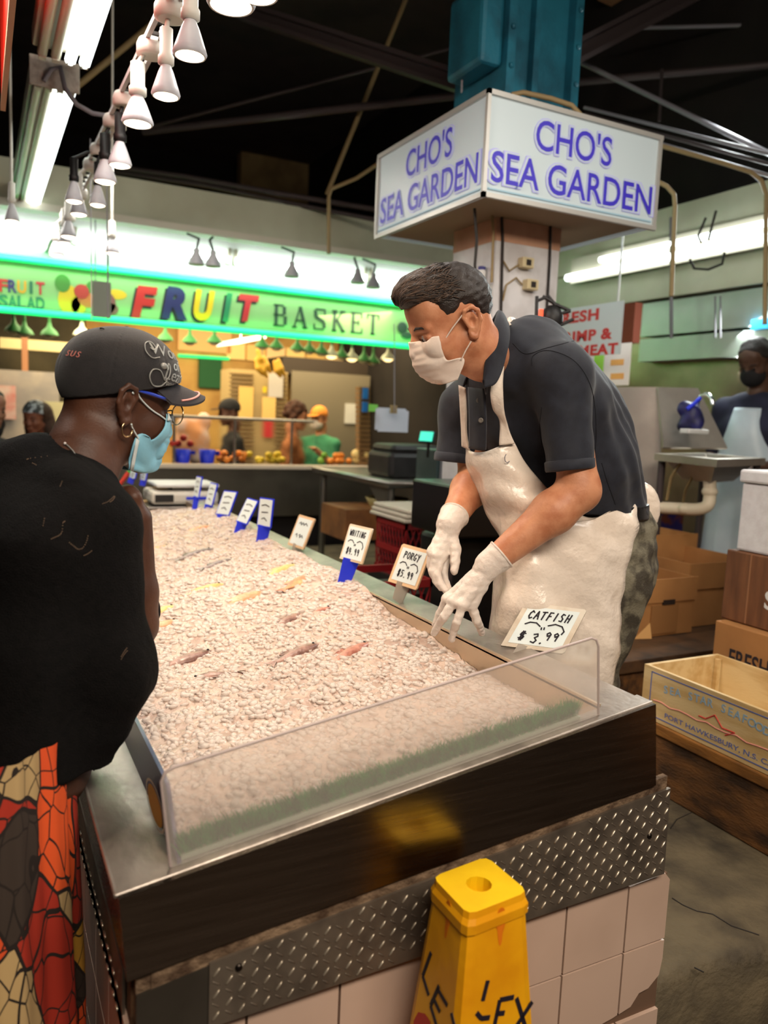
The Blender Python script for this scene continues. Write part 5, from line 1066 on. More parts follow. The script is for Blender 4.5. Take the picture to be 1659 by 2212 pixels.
# under the table
ob = thing('wooden_box', 'orange brown box under the steel table', 'box', (2.55,4.7,.62))
part('box', yb(745,1100,945,1165,4.55,.4), mat('box_orange', (150,98,52), .7, c2=(110,70,40), ns=5), ob)
bw = thing('plastic_bowl', 'cream plastic bowl on the box under the steel table', 'bowl', pc(835,1100,4.6)); c = ony(835,1100,4.7); part('bowl', MB().lathe([(.10,0),(.15,.08),(.145,.08),(.095,.01)], c, n=20), mat('bowl_cream', (168,150,96), .5), bw)
ld = ony(905,1098,4.72); single('plate_stack', MB().lathe([(.06,0),(.09,.03),(.06,.045),(.0,.05)], ld, n=18), mat('plate_cream', (196,176,140), .5), 'cream lidded dish beside the bowl under the steel table', 'dish')
M_crate = mat('milk_crate_red', (140,24,28), .5); M_tray = mat('foam_tray', (196,186,170), .6)
X1 = ony(934,1280,2.58)[0]; mc = thing('milk_crate', 'red plastic milk crate behind the gloved hand', 'crate', (X1-.16,2.73,.371))
def crate(x0, y0, z, w, d, h):
    b_ = MB()
    for zz in (z, z+h*.42, z+h-.03): b_.box((x0,y0,zz),(x0+w,y0+.012,zz+.03)).box((x0,y0+d-.012,zz),(x0+w,y0+d,zz+.03)).box((x0,y0,zz),(x0+.012,y0+d,zz+.03)).box((x0+w-.012,y0,zz),(x0+w,y0+d,zz+.03))
    for i in range(10):
        for s_ in (-1, 1):
            x = x0 + .012 + (w-.024)*i/9; xx = min(max(x + s_*.05, x0+.005), x0+w-.005); b_.tube([(x,y0+.006,z+.02),(xx,y0+.006,z+h*.44)], .004, 4).tube([(x,y0+.006,z+h*.44),(xx,y0+.006,z+h-.02)], .004, 4)
            y = y0 + .012 + (d-.024)*i/9; yy = min(max(y + s_*.05, y0+.005), y0+d-.005); b_.tube([(x0+.006,y,z+.02),(x0+.006,yy,z+h*.44)], .004, 4).tube([(x0+.006,y,z+h*.44),(x0+.006,yy,z+h-.02)], .004, 4)
    b_.box((x0+.012,y0+.012,z),(x0+w-.012,y0+d-.012,z+.01)); return b_
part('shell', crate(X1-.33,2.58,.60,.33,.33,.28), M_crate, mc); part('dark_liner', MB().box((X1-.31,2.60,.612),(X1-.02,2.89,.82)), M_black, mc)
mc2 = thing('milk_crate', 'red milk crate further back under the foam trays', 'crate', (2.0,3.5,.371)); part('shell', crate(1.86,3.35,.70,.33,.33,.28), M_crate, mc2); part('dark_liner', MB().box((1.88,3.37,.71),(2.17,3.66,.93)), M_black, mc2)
for k in range(3): single('foam_tray', MB().box((1.84+.01*k,3.33,.985+.022*k),(2.24-.006*k,3.72,1.004+.022*k), bevel=.006), M_tray, ['lowest foam tray on the far red milk crate','middle foam tray on the far red milk crate','topmost foam tray on the far red milk crate'][k], 'tray', 'foam trays on the red crate')
for nm, lb, x0, y0 in (('crate_stand','dark box under the red milk crate behind the gloved hand',X1-.335,2.56),('crate_stand','dark box under the far red milk crate',1.84,3.33)): single(nm, MB().box((x0,y0,.371),(x0+.37,y0+.38,.598 if y0 < 3 else .699)), M_black, lb, 'box')
tk = thing('steel_tank', 'dark steel tank on legs behind the vendor forearm', 'tank', (1.75,2.65,.371)); a, b_ = ony(990,1165,2.48), ony(1085,1062,2.48)
part('tank', MB().box((a[0]-.02,2.48,a[2]),(b_[0]+.14,2.82,b_[2]+.02), bevel=.01), mat('tank_steel', (54,50,46), .3, .8), tk)
for x in (a[0], b_[0]+.05): part('leg', MB().tube([(x,2.54,.371),(x,2.54,a[2])], .018, 8), M_pipe_d, tk)
single('dark_filler', MB().box((a[0]+.05,2.6,.371),(b_[0]+.1,2.86,a[2]-.02), bevel=.02), M_black, 'added dark bin under the steel tank behind the vendor', 'bin')  # box added to keep the gap under the tank dark and hide the column
bc = thing('pale_blue_cabinet', 'pale blue steel cabinet beside the register behind the vendor arm', 'cabinet', (2.9,4.0,.371)); a, b_ = ony(940,1085,3.95), ony(1030,985,3.95)
part('cabinet', MB().box((a[0],3.95,.372),(b_[0]+.25,4.2,b_[2]+.03), bevel=.006), mat('cabinet_blue', (96,116,118), .35, .7, c2=(76,96,100), ns=3), bc); part('door_edge', MB().box((a[0]+.02,3.946,.45),(a[0]+.03,3.951,b_[2])), M_pipe_g, bc)
sbk = thing('snack_rack', 'colourful packets rack behind the vendor back under the drain pipe', 'rack', (3.0,3.4,.371)); a, b_ = ony(1405,1160,3.4), ony(1478,1105,3.4)
part('rack', MB().box((a[0],3.4,.372),(b_[0],3.6,b_[2]), bevel=.004), mat('packets', (110,50,30), .5, c2=(40,30,90), ns=14, fac=(.45,.55)), sbk)
# ------------------------------------------------------------------ people: shared helpers
def frame(yaw, pitch, roll):
    f = np.array([math.cos(yaw)*math.cos(pitch), math.sin(yaw)*math.cos(pitch), math.sin(pitch)]); l = np.array([-math.sin(yaw), math.cos(yaw), 0.0]); u = np.cross(f, l)
    l2 = l*math.cos(roll) + u*math.sin(roll); return np.stack([f, l2, np.cross(f, l2)])
class Head:
    def __init__(s, H, A): s.H = np.array(H, float); s.A = np.array(A)
    def w(s, *p): return s.H + np.array(p, float) @ s.A
    def loc(s, P): return (np.asarray(P) - s.H) @ s.A.T
    def px(s, px, py, y):                            # point on the local plane y that the pixel looks at
        o = s.loc(CAMP); d_ = s.A @ ray(px, py); return s.w(*(o + d_*((y - o[1])/d_[1])))
    def skull(s, S, near, ears=True, k=.012):
        A, w = s.A, s.w
        S.ell(w(.003,0,.045), (.094,.074,.083), A, 0).ell(w(.045,0,-.015), (.055,.060,.085), A, .02).ell(w(.062,0,.06), (.036,.058,.045), A, .02)
        S.cone(w(0,.050,-.04), w(.07,.016,-.092), .022, .017, .02).cone(w(0,-.050,-.04), w(.07,-.016,-.092), .022, .017, .02).ell(w(.078,0,-.094), (.017,.022,.016), A, .015)
        for y in (-1, 1):
            S.ell(w(.062,y*.040,-.022), (.030,.022,.026), A, .02).cone(w(.094,y*.012,.024), w(.078,y*.046,.024), .009, .008, .012)
            S.ell(w(.099,y*.031,.004), (.018,.018,.010), A, .010, True)
            S.ell(w(.080,y*.031,.003), (.0125,.0135,.0125), A, .004).cone(w(.0895,y*.018,.0065), w(.083,y*.046,.0035), .0068, .006, .004).cone(w(.0875,y*.019,-.0070), w(.082,y*.044,-.0075), .0056, .005, .004)
            if ears:
                e = lambda a, b, c: w(-.006 + a, y*(.074 + b), c)
                S.ell(e(-.006,.004,.004), (.015,.007,.030), A, .006)
                S.chain([e(.006,.004,-.002), e(.012,.006,.018), e(.006,.011,.031), e(-.010,.015,.034), e(-.021,.016,.022), e(-.022,.013,.002), e(-.012,.008,-.018), e(-.002,.006,-.030), e(.004,.004,-.026), e(.006,.003,-.014)], [.0035,.004,.0045,.0048,.0046,.0042,.004,.0062,.006,.004], .003)
                S.chain([e(-.010,.011,.020), e(-.014,.010,.006), e(-.008,.008,-.010)], [.003,.003,.003], .003)
                S.ell(e(-.003,.014,.002), (.0075,.010,.012), A, .004, True)
        S.chain([w(.094,0,.018), w(.102,0,.0), w(.110,0,-.026)], [.0075,.009,.011], .01).ell(w(.098,.012,-.030), (.011,.008,.008), A, .006).ell(w(.098,-.012,-.030), (.011,.008,.008), A, .006)
        S.cone(w(.099,-.018,-.057), w(.099,.018,-.057), .007, .007, .008).cone(w(.097,-.016,-.068), w(.097,.016,-.068), .008, .008, .006)
    def face_bits(s, root, m_white, m_iris, m_brow):
        for y in (-1, 1):
            part('eye', MB().ell(s.w(.0835,y*.031,.002), (.0118,.0118,.0118), n=14, ax=s.A).ell(s.w(.0925,y*.031,.000), (.0035,.0055,.0055), 1, 10, ax=s.A), [m_white, m_iris], root)
            b = MB().tube([s.w(.101,y*.014,.024), s.w(.099,y*.028,.029), s.w(.090,y*.043,.027), s.w(.080,y*.052,.020)], [.0022,.0032,.0028,.001], 6)
            part('eyebrow', b, m_brow, root)
def cut_cone(S, a, b, ra, rb, k=.01, inner=None):    # cone with a flat far end (sleeves)
    a = np.array(a, float); b = np.array(b, float); ba = b - a; L = np.linalg.norm(ba); t_ = ba/L
    def fn(p):
        q = p - a; h = q @ t_; f = np.clip(h/L, 0, 1.2); r = np.sqrt(np.maximum((q*q).sum(-1) - h*h, 0)); hh = np.minimum(h, 0)
        d = np.sqrt(r*r + hh*hh) - (ra + (rb - ra)*f); return np.maximum(d, h - L)
    m = max(ra, rb)*1.25; return S._a(fn, np.minimum(a, b) - m, np.maximum(a, b) + m, k, False)
def hand(S, wrist, mcps, fingers, thumb, sh=0.0, k=.007):
    for m in mcps: S.cone(wrist, m, .021 - sh, .0125 - sh, k)
    for a, b in zip(mcps[:-1], mcps[1:]): S.cone(a, b, .0125 - sh, .0125 - sh, k)
    for m, f in zip(mcps, fingers):
        r = [.0112, .0098, .0088, .0078]; pts = [m] + f; S.chain(pts, [q - sh for q in r[:len(pts)]], .003)
    S.chain(thumb, [.017 - sh, .013 - sh, .0115 - sh, .0095 - sh][:len(thumb)], .006)
M_ew = mat('eye_white', (170,156,148), .3); M_ei = mat('iris_dark', (30,20,16), .2)
# ------------------------------------------------------------------ the fish vendor
M_skin = mat('vendor_skin', (206,144,108), .48, c2=(184,118,84), ns=26, sss=.06, bump=.08, bs=240)
M_shirt = mat('navy_polo', (31,35,47), .75, c2=(26,29,40), ns=60, bump=.12, bs=700, sheen=.12)
M_apron = mat('plastic_apron', (236,222,208), .26, c2=(230,214,198), ns=6, bump=.55, bs=34, coat=.25)
M_glove = mat('latex_glove', (226,214,204), .42, c2=(216,202,192), ns=12, bump=.22, bs=110, sss=.05)
M_mask = mat('white_mask', (232,216,204), .75, c2=(226,208,196), ns=14, bump=.12, bs=60)
M_hair = mat('vendor_hair', (44,36,33), .5, c2=(66,58,54), ns=70, fac=(.55,.85), bump=.3, bs=300)
M_strand = mat('vendor_hair_strand', (74,56,45), .45)
M_trs = mat('olive_trousers', (122,116,98), .85, c2=(66,60,50), ns=16, fac=(.44,.56), bump=.3, bs=200)
M_belt = mat('black_belt', (22,20,20), .4)
hm = Head((.9648,1.5504,1.7121), frame(2.8743,-.4434,-.1123))
VJ = dict(nb=pc(1078,772,1.88), S1=pc(1214,812,1.79), S2=pc(1004,880,2.08), E1=pc(1252,1060,1.80), W1=pc(1066,1212,1.80), E2=pc(1030,1030,2.08), W2=pc(973,1128,1.94))
lat = _n(VJ['S2'] - VJ['S1'])
TC = [pc(1118,790,1.92), pc(1160,880,1.98), pc(1218,1000,2.06), pc(1262,1105,2.12), pc(1275,1210,2.14)]
TR_ = [(.150,.080), (.186,.125), (.180,.150), (.170,.148), (.172,.15)]
vend = thing('person', 'vendor in navy polo, white apron and white mask leaning over the ice with gloved hands', 'person', (1.45,1.62,.37))
nh = dict(wrist=VJ['W1'] + (VJ['W1']-VJ['E1'])*.02,
    mcps=[pc(966,1294,1.815), pc(981,1299,1.785), pc(999,1307,1.775), pc(1019,1308,1.79)],
    fingers=[[pc(951,1324,1.83), pc(944,1342,1.84), pc(940,1350,1.845)], [pc(959,1332,1.785), pc(945,1354,1.81), pc(937,1368,1.825)], [pc(987,1343,1.775), pc(980,1364,1.795), pc(976,1380,1.805)], [pc(1030,1340,1.80), pc(1037,1357,1.825), pc(1041,1368,1.84)]],
    thumb=[pc(1020,1262,1.85), pc(985,1290,1.89), pc(966,1312,1.895), pc(956,1330,1.895)])
fh = dict(wrist=VJ['W2'],
    mcps=[pc(966,1196,1.93), pc(953,1202,1.905), pc(941,1200,1.90), pc(934,1192,1.91)],
    fingers=[[pc(958,1236,1.915), pc(963,1258,1.90), pc(970,1272,1.885)], [pc(944,1240,1.89), pc(952,1262,1.88), pc(964,1277,1.87)], [pc(934,1232,1.895), pc(942,1254,1.89), pc(953,1270,1.88)], [pc(930,1222,1.91), pc(935,1240,1.91), pc(944,1255,1.905)]],
    thumb=[pc(975,1158,1.93), pc(984,1188,1.91), pc(983,1214,1.90), pc(981,1234,1.89)])
S = SDF(); hm.skull(S, 1)
NKv = [hm.w(-.022,0,-.03), hm.w(-.035,0,-.085), VJ['nb'] + np.array((.045,.035,-.045))]
S.chain(NKv, [.058,.054,.040], .03); bodyv = S.mb(.0024)
S = SDF(); S.chain(NKv[1:], [.05,.038], .03)
S.chain([VJ['nb'] + np.array((.05,.03,-.06)), VJ['S1'] + np.array((.01,.02,-.02))], [.034,.040], .03).chain([VJ['nb'] + np.array((.05,.03,-.06)), VJ['S2']], [.034,.042], .03)
S.eloft(TC, [(a-.022, b-.022) for a, b in TR_], lat, .04)
S.chain([VJ['S1'], VJ['E1'], VJ['E1'] + (VJ['W1']-VJ['E1'])*.3, VJ['W1']], [.050,.044,.047,.030], .025)
S.chain([VJ['S2'], VJ['E2'], VJ['E2'] + (VJ['W2']-VJ['E2'])*.3, VJ['W2']], [.048,.044,.046,.030], .02)
hand(S, sh=.0035, **nh); hand(S, sh=.0035, **fh)
LG = {}
for sd, px in ((-1, 0), (1, 1)):
    hip = TC[4] + lat*(.085*sd) + np.array((0,0,-.03)); kn = np.array((hip[0]-.05, hip[1], .86-.05)); an = np.array((hip[0]+.0, hip[1], .46)); LG[sd] = (hip, kn, an)
    S.chain([hip, kn, an], [.085,.055,.040], .03).cone(an, an + np.array((-.13,0,-.05)), .035, .03, .02)
bodyv.merge(S.mb(.0045)); vbody = part('body', bodyv, M_skin, vend, 'tanned skin')
hm.face_bits(vend, M_ew, M_ei, M_hair)
# hair
S = SDF(); A = hm.A
S.ell(hm.w(.0,0,.047), (.099,.080,.091), A, 0).ell(hm.w(.062,0,.098), (.046,.058,.040), A, .025).ell(hm.w(.085,0,.092), (.032,.050,.026), A, .02)
def hairline(G, D):
    q = hm.loc(G); x, y, z = q[..., 0], np.abs(q[..., 1]), q[..., 2]
    line = np.interp(x, [-.11,-.07,-.045,-.03,.0,.02,.035,.048,.062,.085,.12], [-.02,-.03,-.005,.03,.038,.02,.022,.058,.066,.073,.08])
    return np.maximum(D + .0075*(1 - smooth01(z - line, 0, .03)), (line - z)*.8) + .0012*wobble(q, 320, 8)
S.post = [hairline]
hair = S.mb(.0028); hr = random.Random(5)
hbv = BVHTree.FromPolygons([tuple(v) for v in hair.v], [tuple(f) for f in hair.f]); hc0 = Vector(hm.w(0,0,.04))
for i in range(2600):                               # combed back strands on top, cropped sides
    th = hr.uniform(-1.35,1.35); t0 = hr.uniform(-.25,1.9); ln = hr.uniform(.25,.6) if t0 < 1.2 else hr.uniform(.12,.25); pts = []
    lift = hr.uniform(.0,.006); sw = hr.gauss(0,.1)
    ok = True
    for k in range(6):
        t = t0 + ln*k/5; ct, st = math.cos(t - .35), math.sin(t - .35)
        xx = .098*ct; rr = st
        yy = .081*rr*math.sin(th + sw*k/5); zz = .047 + .092*rr*math.cos(th + sw*k/5)
        xx += .010*math.exp(-((t-.5)/.35)**2); zz += .020*math.exp(-((t-.75)/.4)**2)
        p = np.array((xx, yy, zz)); n_ = _n(p - np.array((0,0,.047))); p = p + n_*(lift + .002*math.sin(k*.6))
        ll = np.interp(p[0], [-.11,-.07,-.045,-.03,.0,.02,.035,.048,.062,.085,.12], [-.02,-.03,-.005,.03,.038,.02,.022,.058,.066,.073,.08])
        if p[2] < ll + .006: ok = False; break
        d_ = (Vector(hm.w(*p)) - hc0).normalized(); l_, nn_, i_, t_ = hbv.ray_cast(hc0 + d_*.25, -d_)
        if l_ is None: ok = False; break
        pts.append(np.array(l_ + d_*(.0004 + lift*.35 + .0008*math.sin(k*.9))))
    if ok: hair.tube(pts, [.0006,.0011,.0012,.0011,.0009,.0004], 4, 1 if hr.random() < .55 else 0, caps=False)
part('hair', hair, [M_hair, M_strand], vend, 'dark swept back hair greying at the sides')
# mask
near = [[(889,739,0),(914,735,.03),(948,728,.052)], [(888,764,0),(914,766,.034),(955,758,.060)], [(892,790,0),(922,794,.036),(968,780,.066)], [(906,813,0),(940,815,.036),(1003,777,.070)], [(932,829,0),(958,830,.034),(988,821,.056)]]
rows = []
for r in near:
    P = [hm.px(*q) for q in r]; Lc = [hm.loc(p) for p in P]
    rows.append([hm.w(l[0], -l[1], l[2]) for l in Lc[:0:-1]] + P)
mk = cloth(rows, 10, 10, .002, lambda G: .0016*wobble(G, 110, 8) + .0006*np.sin(hm.loc(G)[..., 2]*420)*smooth01(np.abs(hm.loc(G)[..., 1]), .055, .02) + .002, push=(bvh(vbody), .004))
mo = part('face_mask', mk, M_mask, vend, 'white pleated face mask')
for y in (1, -1):
    a = [hm.loc(hm.px(956,741,.058)), hm.loc(hm.px(977,709,.072)), hm.loc(hm.px(999,680,.082)), hm.loc(hm.px(1012,668,.090))]; b = [hm.loc(hm.px(997,776,.070)), hm.loc(hm.px(1006,757,.078)), hm.loc(hm.px(1018,737,.085))]
    for L_ in (a, b): part('ear_loop', MB().tube([hm.w(l[0], y*l[1], l[2]) for l in L_], .0016, 6), M_mask, mo)
# polo shirt
S = SDF()
S.eloft(TC[:4], TR_[:4], lat, .05)
S.chain([VJ['nb'] + np.array((.035,.0,-.015)), VJ['S1'] + np.array((0,.01,.0))], [.066,.066], .05).chain([VJ['nb'] + np.array((.03,0,-.02)), VJ['S2']], [.064,.062], .05)
S.ell(VJ['nb'] + np.array((.015,-.032,-.035)), (.05,.045,.045), k=.03)
S.cone(pc(1150,775,1.95), pc(1245,890,2.06), .10, .115, .06)
S.cone(pc(1285,940,2.08), pc(1300,1040,2.12), .09, .085, .05)
h1 = pc(1232,1016,1.795); h2 = pc(990,1000,2.09)
cut_cone(S, VJ['S1'] + np.array((0,0,.004)), h1, .066, .053, .035); cut_cone(S, VJ['S2'], h2, .064, .062, .03)
def shirt_post(G, D):
    q = (G[..., 0]*.75 + G[..., 2]*.5 + G[..., 1]*.25); w = .0016*wobble(G, 26, 8) + .0026*np.sin(q*85 + 2.5*wobble(G, 14, 6))*smooth01(wobble(G, 9, 6, 3), -.2, 1.0) + .0007*wobble(G, 120, 8, 7)
    D = D + w*(1 + .6*smooth01(G[..., 2], 1.55, 1.3))
    nk = np.sqrt(((G - hm.w(-.025,0,-.105))**2).sum(-1)) - .042
    # the hem at the belt, tilted with the hips
    a = pc(1378,1050,2.1); b = pc(1262,1116,1.95)
    hz = a[2] + (G[..., 0] - a[0])*0 - .02 + (b[2]-a[2]+.02)*smooth01(-(G[..., 1]), -1.75, -1.42)
    return np.maximum(D, (hz - G[..., 2]))
S.post = [shirt_post]
sh = part('polo_shirt', S.mb(.0048), M_shirt, vend, 'dark navy polo shirt')
for hp, ax_, r in ((h1, h1 - VJ['S1'], .0545), (h2, h2 - VJ['S2'], .0635)):
    ax_ = _n(ax_); part('sleeve_hem', MB().lathe([(r-.006,-.0005),(r,0.0),(r+.0022,-.004),(r+.0022,-.022),(r-.001,-.0245)], hp, ax_, 40), M_shirt, sh)
# collar: near leaf, back, far leaf
cin = [(1044,826,1.745),(1048,790,1.755),(1054,752,1.765),(1062,718,1.785),(1072,684,1.83),(1076,672,1.90),(1070,680,1.97),(1050,720,2.0),(1030,770,1.97),(1012,815,1.93)]
cout = [(1046,838,1.74),(1071,828,1.735),(1087,794,1.745),(1098,748,1.76),(1100,712,1.815),(1095,700,1.91),(1080,712,1.99),(1050,750,2.02),(1020,800,1.99),(998,842,1.93)]
rows = [[pc(*a)*(1-t) + pc(*b)*t + np.array((0,0,.010*math.sin(math.pi*t))) for a, b in zip(cin, cout)] for t in (0,.35,.7,1)]
part('collar', cloth(rows, 6, 4, .004), M_shirt, sh)
part('collar_stand', cloth([[pc(*a) for a in cin], [pc(a[0]+6, a[1]+26, a[2]+.03) for a in cin]], 6, 4, .004), M_shirt, sh)
pk = cloth([[pc(1012,836,1.87), pc(1030,838,1.83), pc(1046,840,1.79)], [pc(1014,900,1.865), pc(1034,904,1.835), pc(1050,904,1.815)], [pc(1014,968,1.90), pc(1034,972,1.87), pc(1050,972,1.86)]], 6, 8, .005)
pk_o = part('placket', pk, M_shirt, sh)
for q in ((1034,865,1.826),(1039,908,1.822)):
    c = pc(*q); ax_ = _n(CAMP - c + np.array((-.4,.0,0)))
    part('button', MB().lathe([(.0055,-.003),(.006,.001),(.005,.003),(.003,.002),(0,.002)], c, ax_, 14), mat('button_grey', (112,104,96), .35), pk_o)
# trousers, belt, shoes
S = SDF()
S.econe(TC[3] + np.array((.0,0,-.01)), TC[4] + np.array((.01,0,-.02)), (.166,.142), (.170,.150), lat, .03)
S.cone(pc(1318,1140,2.14), pc(1312,1200,2.16), .090, .100, .05)
for sd in (-1, 1):
    hip, kn, an = LG[sd]; S.chain([hip + np.array((-.01,0,0)), kn + np.array((-.01,0,0)), an + np.array((.02,0,-.02))], [.102,.074,.062], .04)
S.post = [lambda G, D: np.maximum(D + .006*wobble(G, 34, 8, 2) + .003*wobble(G, 90, 8), np.maximum(G[..., 2] - 1.285, .42 - G[..., 2]))]
part('trousers', S.mb(.006), M_trs, vend, 'mottled olive trousers')
bt = MB(); nn = 48; c0 = TC[3] + np.array((.005,0,.012)); vv = _n(np.cross(_n(TC[4]-TC[3]), lat))
S = SDF(); S.econe(TC[3] + np.array((0,0,.03)), TC[3] + np.array((.01,0,-.05)), (.171,.150), (.171,.150), lat, 0)
S.post = [lambda G, D: np.maximum(D, np.abs(G[..., 2] - 1.282) - .020)]
bo = part('belt', S.mb(.005), M_belt, vend)
for sd in (-1, 1):
    an = LG[sd][2]; s_ = SDF(); s_.cone(an + np.array((.03,0,-.05)), an + np.array((-.16,0,-.055)), .042, .034, .02); s_.post = [lambda G, D: np.maximum(D, .371 - G[..., 2])]
    part('shoe', s_.mb(.006), M_black, vend)
# apron
AR = [[(998,962,1.99),(1018,975,1.92),(1045,976,1.875),(1074,966,1.845),(1112,956,1.845)],
      [(1014,1032,1.99),(1040,1038,1.90),(1078,1042,1.85),(1122,1040,1.84),(1166,1040,1.87)],
      [(1046,1100,2.0),(1070,1112,1.90),(1125,1122,1.85),(1190,1120,1.86),(1256,1112,1.92)],
      [(1062,1126,2.01),(1080,1138,1.905),(1136,1146,1.853),(1214,1136,1.865),(1326,1106,1.94)],
      [(1072,1150,2.02),(1088,1165,1.91),(1150,1175,1.86),(1250,1160,1.875),(1369,1085,1.975)],
      [(1076,1200,2.02),(1092,1215,1.91),(1160,1230,1.86),(1260,1215,1.88),(1379,1120,1.955)],
      [(1064,1270,2.02),(1088,1290,1.91),(1165,1300,1.86),(1260,1290,1.88),(1366,1196,1.94)],
      [(1048,1345,2.02),(1078,1370,1.92),(1165,1390,1.87),(1262,1390,1.88),(1352,1296,1.94)],
      [(1036,1430,2.02),(1070,1460,1.93),(1160,1480,1.88),(1255,1490,1.88),(1340,1400,1.94)],
      [(1030,1560,2.02),(1070,1590,1.94),(1160,1600,1.9),(1250,1600,1.89),(1318,1510,1.94)]]
def apron_fold(G):
    z = smooth01(G[..., 2], 1.30, 1.12)
    v = np.sin(G[..., 0]*38 + 2.2*np.sin(G[..., 2]*5) + G[..., 1]*22)*.010*z
    d = np.sin((G[..., 0]*.6 + G[..., 2]*1.1 + G[..., 1]*.3)*70 + wobble(G, 20, 6)*2)*.0042
    return v + d*(.4 + .6*(1-z)) + .0034*wobble(G, 60, 8) + .004*np.abs(wobble(G, 26, 8, 9))
ap = part('apron', cloth([[pc(*q) for q in r] for r in AR], 10, 10, .003, apron_fold), M_apron, vend, 'shiny white plastic apron')
part('strap', cloth([[pc(1080,778,1.79), pc(1090,776,1.80)], [pc(1060,838,1.765), pc(1086,838,1.775)], [pc(1064,880,1.80), pc(1090,890,1.80)], [pc(1079,910,1.825), pc(1098,925,1.825)], [pc(1078,962,1.84), pc(1112,958,1.842)]], 4, 10, .003, lambda G: .0012*wobble(G, 90, 8)), M_apron, ap)
part('strap', cloth([[pc(991,832,1.90), pc(1006,838,1.885)], [pc(994,880,1.90), pc(1008,884,1.885)], [pc(997,930,1.94), pc(1008,934,1.91)], [pc(998,964,1.985), pc(1014,972,1.93)]], 4, 8, .003), M_apron, ap)
part('strap', cloth([[pc(1092,690,1.88), pc(1104,684,1.90), pc(1112,690,1.93)], [pc(1098,705,1.86), pc(1110,704,1.90), pc(1120,706,1.94)]], 6, 6, .004, lambda G: .003*wobble(G, 200, 8)), M_apron, ap, 'crumpled white neck strap behind the collar')
tf = MB().ell(pc(1385,1098,2.16), (.052,.03,.072), n=24, ax=np.stack([RW[:,0], RW[:,2], -RW[:,1]])); part('tie_flap', tf, M_apron, ap, 'round puffed bow of the apron at his back')
cl = MB(); cc = pc(1096,990,1.83)
cl.tube([cc + .010*(math.cos(a)*RW[:,0]*.6 - math.sin(a)*RW[:,1]) for a in np.linspace(2.0, 5.6, 14)], .0012, 5); part('hook', cl, M_pipe_g, ap, 'small metal hook on the bib')
# gloves
for hd, el in ((nh, 'E1'), (fh, 'E2')):
    S = SDF(); hand(S, **hd); ax_ = _n(hd['wrist'] - VJ[el])
    cut_cone(S, hd['wrist'] + ax_*.01, hd['wrist'] - ax_*.030, .032, .0365, .008)
    S.post = [lambda G, D: D + .0006*wobble(G, 180, 8) + .0005*wobble(G, 420, 8, 4)]
    g = part('glove', S.mb(.0023), M_glove, vend, 'thin white latex glove')
    part('cuff', MB().lathe([(.0345,.0),(.0375,-.001),(.0380,.003),(.0345,.004)], hd['wrist'] - ax_*.030, ax_, 30), M_glove, g)
def hit(bv, px, py, lift=.0):
    d_ = Vector(ray(px, py)).normalized(); l, n_, i, dist = bv.ray_cast(Vector(CAMP), d_)
    if l is None: return None
    return np.array(l) - np.array(d_)*lift
def seam(bv, pts, r, lift=.0004, n=10):
    P = catmull([(x, y, 0) for x, y in pts], n); q = [hit(bv, p[0], p[1], lift) for p in P]; return [p for p in q if p is not None]
# stitched seams on the vendor polo
bv = bvh(sh); M_seam = mat('seam_thread', (26,28,36), .8); sm = MB()
for pts in ([(1108,742),(1135,764),(1180,752),(1240,736)], [(1150,790),(1152,768),(1185,757),(1235,775),(1268,815),(1284,870),(1288,940),(1283,1000)], [(1170,880),(1166,930),(1176,985)], [(1300,1000),(1312,1040),(1330,1090)]):
    q = seam(bv, pts, .0012)
    if len(q) > 3: sm.tube(q, .0012, 5)
if sm.v: part('seam', sm, M_seam, sh)
# ------------------------------------------------------------------ the customer in the black top
M_wskin = mat('customer_skin', (84,51,35), .5, c2=(70,41,28), ns=20, sss=.04, bump=.08, bs=260)
M_black_k = mat('black_knit', (15,13,13), .95, c2=(10,9,9), ns=90, bump=.5, bs=420, spec=.2)
M_cap = mat('black_cap', (30,26,28), .8, c2=(24,21,23), ns=80, bump=.3, bs=800, sheen=.2)
M_pink = mat('pink_piping', (214,150,142), .6)
M_silv = mat('silver_thread', (150,150,146), .45, .3)
M_bmask = mat('blue_mask', (140,198,220), .75, c2=(126,186,212), ns=12, bump=.1, bs=80)
M_maskw = mat('mask_band', (206,214,214), .7)
M_gold = mat('earring_metal', (210,180,140), .25, 1.0)
Aw = frame(.27, -.19, 0.0); ear_w = pc(276,877,1.385)
hw = Head(ear_w - np.array((-.006,-.078,0)) @ Aw, Aw)
WT = [pc(145,1060,1.37), pc(118,1180,1.36), pc(104,1400,1.36), pc(78,1640,1.36)]
WR = [(.135,.060), (.178,.108), (.172,.110), (.185,.118)]
ulat = np.array((.1,1,0))
cust = thing('person', 'customer in black cap, black knit top and orange print skirt at the left', 'person', (0,1.36,0))
RS, RE = pc(212,1130,1.30), pc(236,1420,1.30); LS, LE, LW = pc(215,1130,1.56), pc(288,1350,1.47), pc(296,1120,1.455)
wh = dict(wrist=LW, mcps=[pc(268,1068,1.47), pc(274,1064,1.455), pc(282,1066,1.445), pc(290,1074,1.44)],
    fingers=[[pc(258,1072,1.49), pc(262,1084,1.50), pc(272,1086,1.495)], [pc(262,1066,1.475), pc(262,1080,1.485), pc(274,1084,1.48)], [pc(270,1066,1.455), pc(268,1080,1.465), pc(280,1084,1.465)], [pc(280,1074,1.445), pc(278,1086,1.452), pc(286,1088,1.455)]],
    thumb=[pc(284,1092,1.48), pc(268,1082,1.50), pc(256,1072,1.50)])
S = SDF(); hw.skull(S, -1)
NK = [hw.w(-.02,0,-.02), hw.w(-.03,0,-.07), pc(182,985,1.40), pc(165,1040,1.38)]; NR = [.060,.055,.057,.068]
S.chain(NK, NR, .03); bodyw = S.mb(.0026)
S = SDF(); S.chain(NK[2:], [.054,.07], .03)
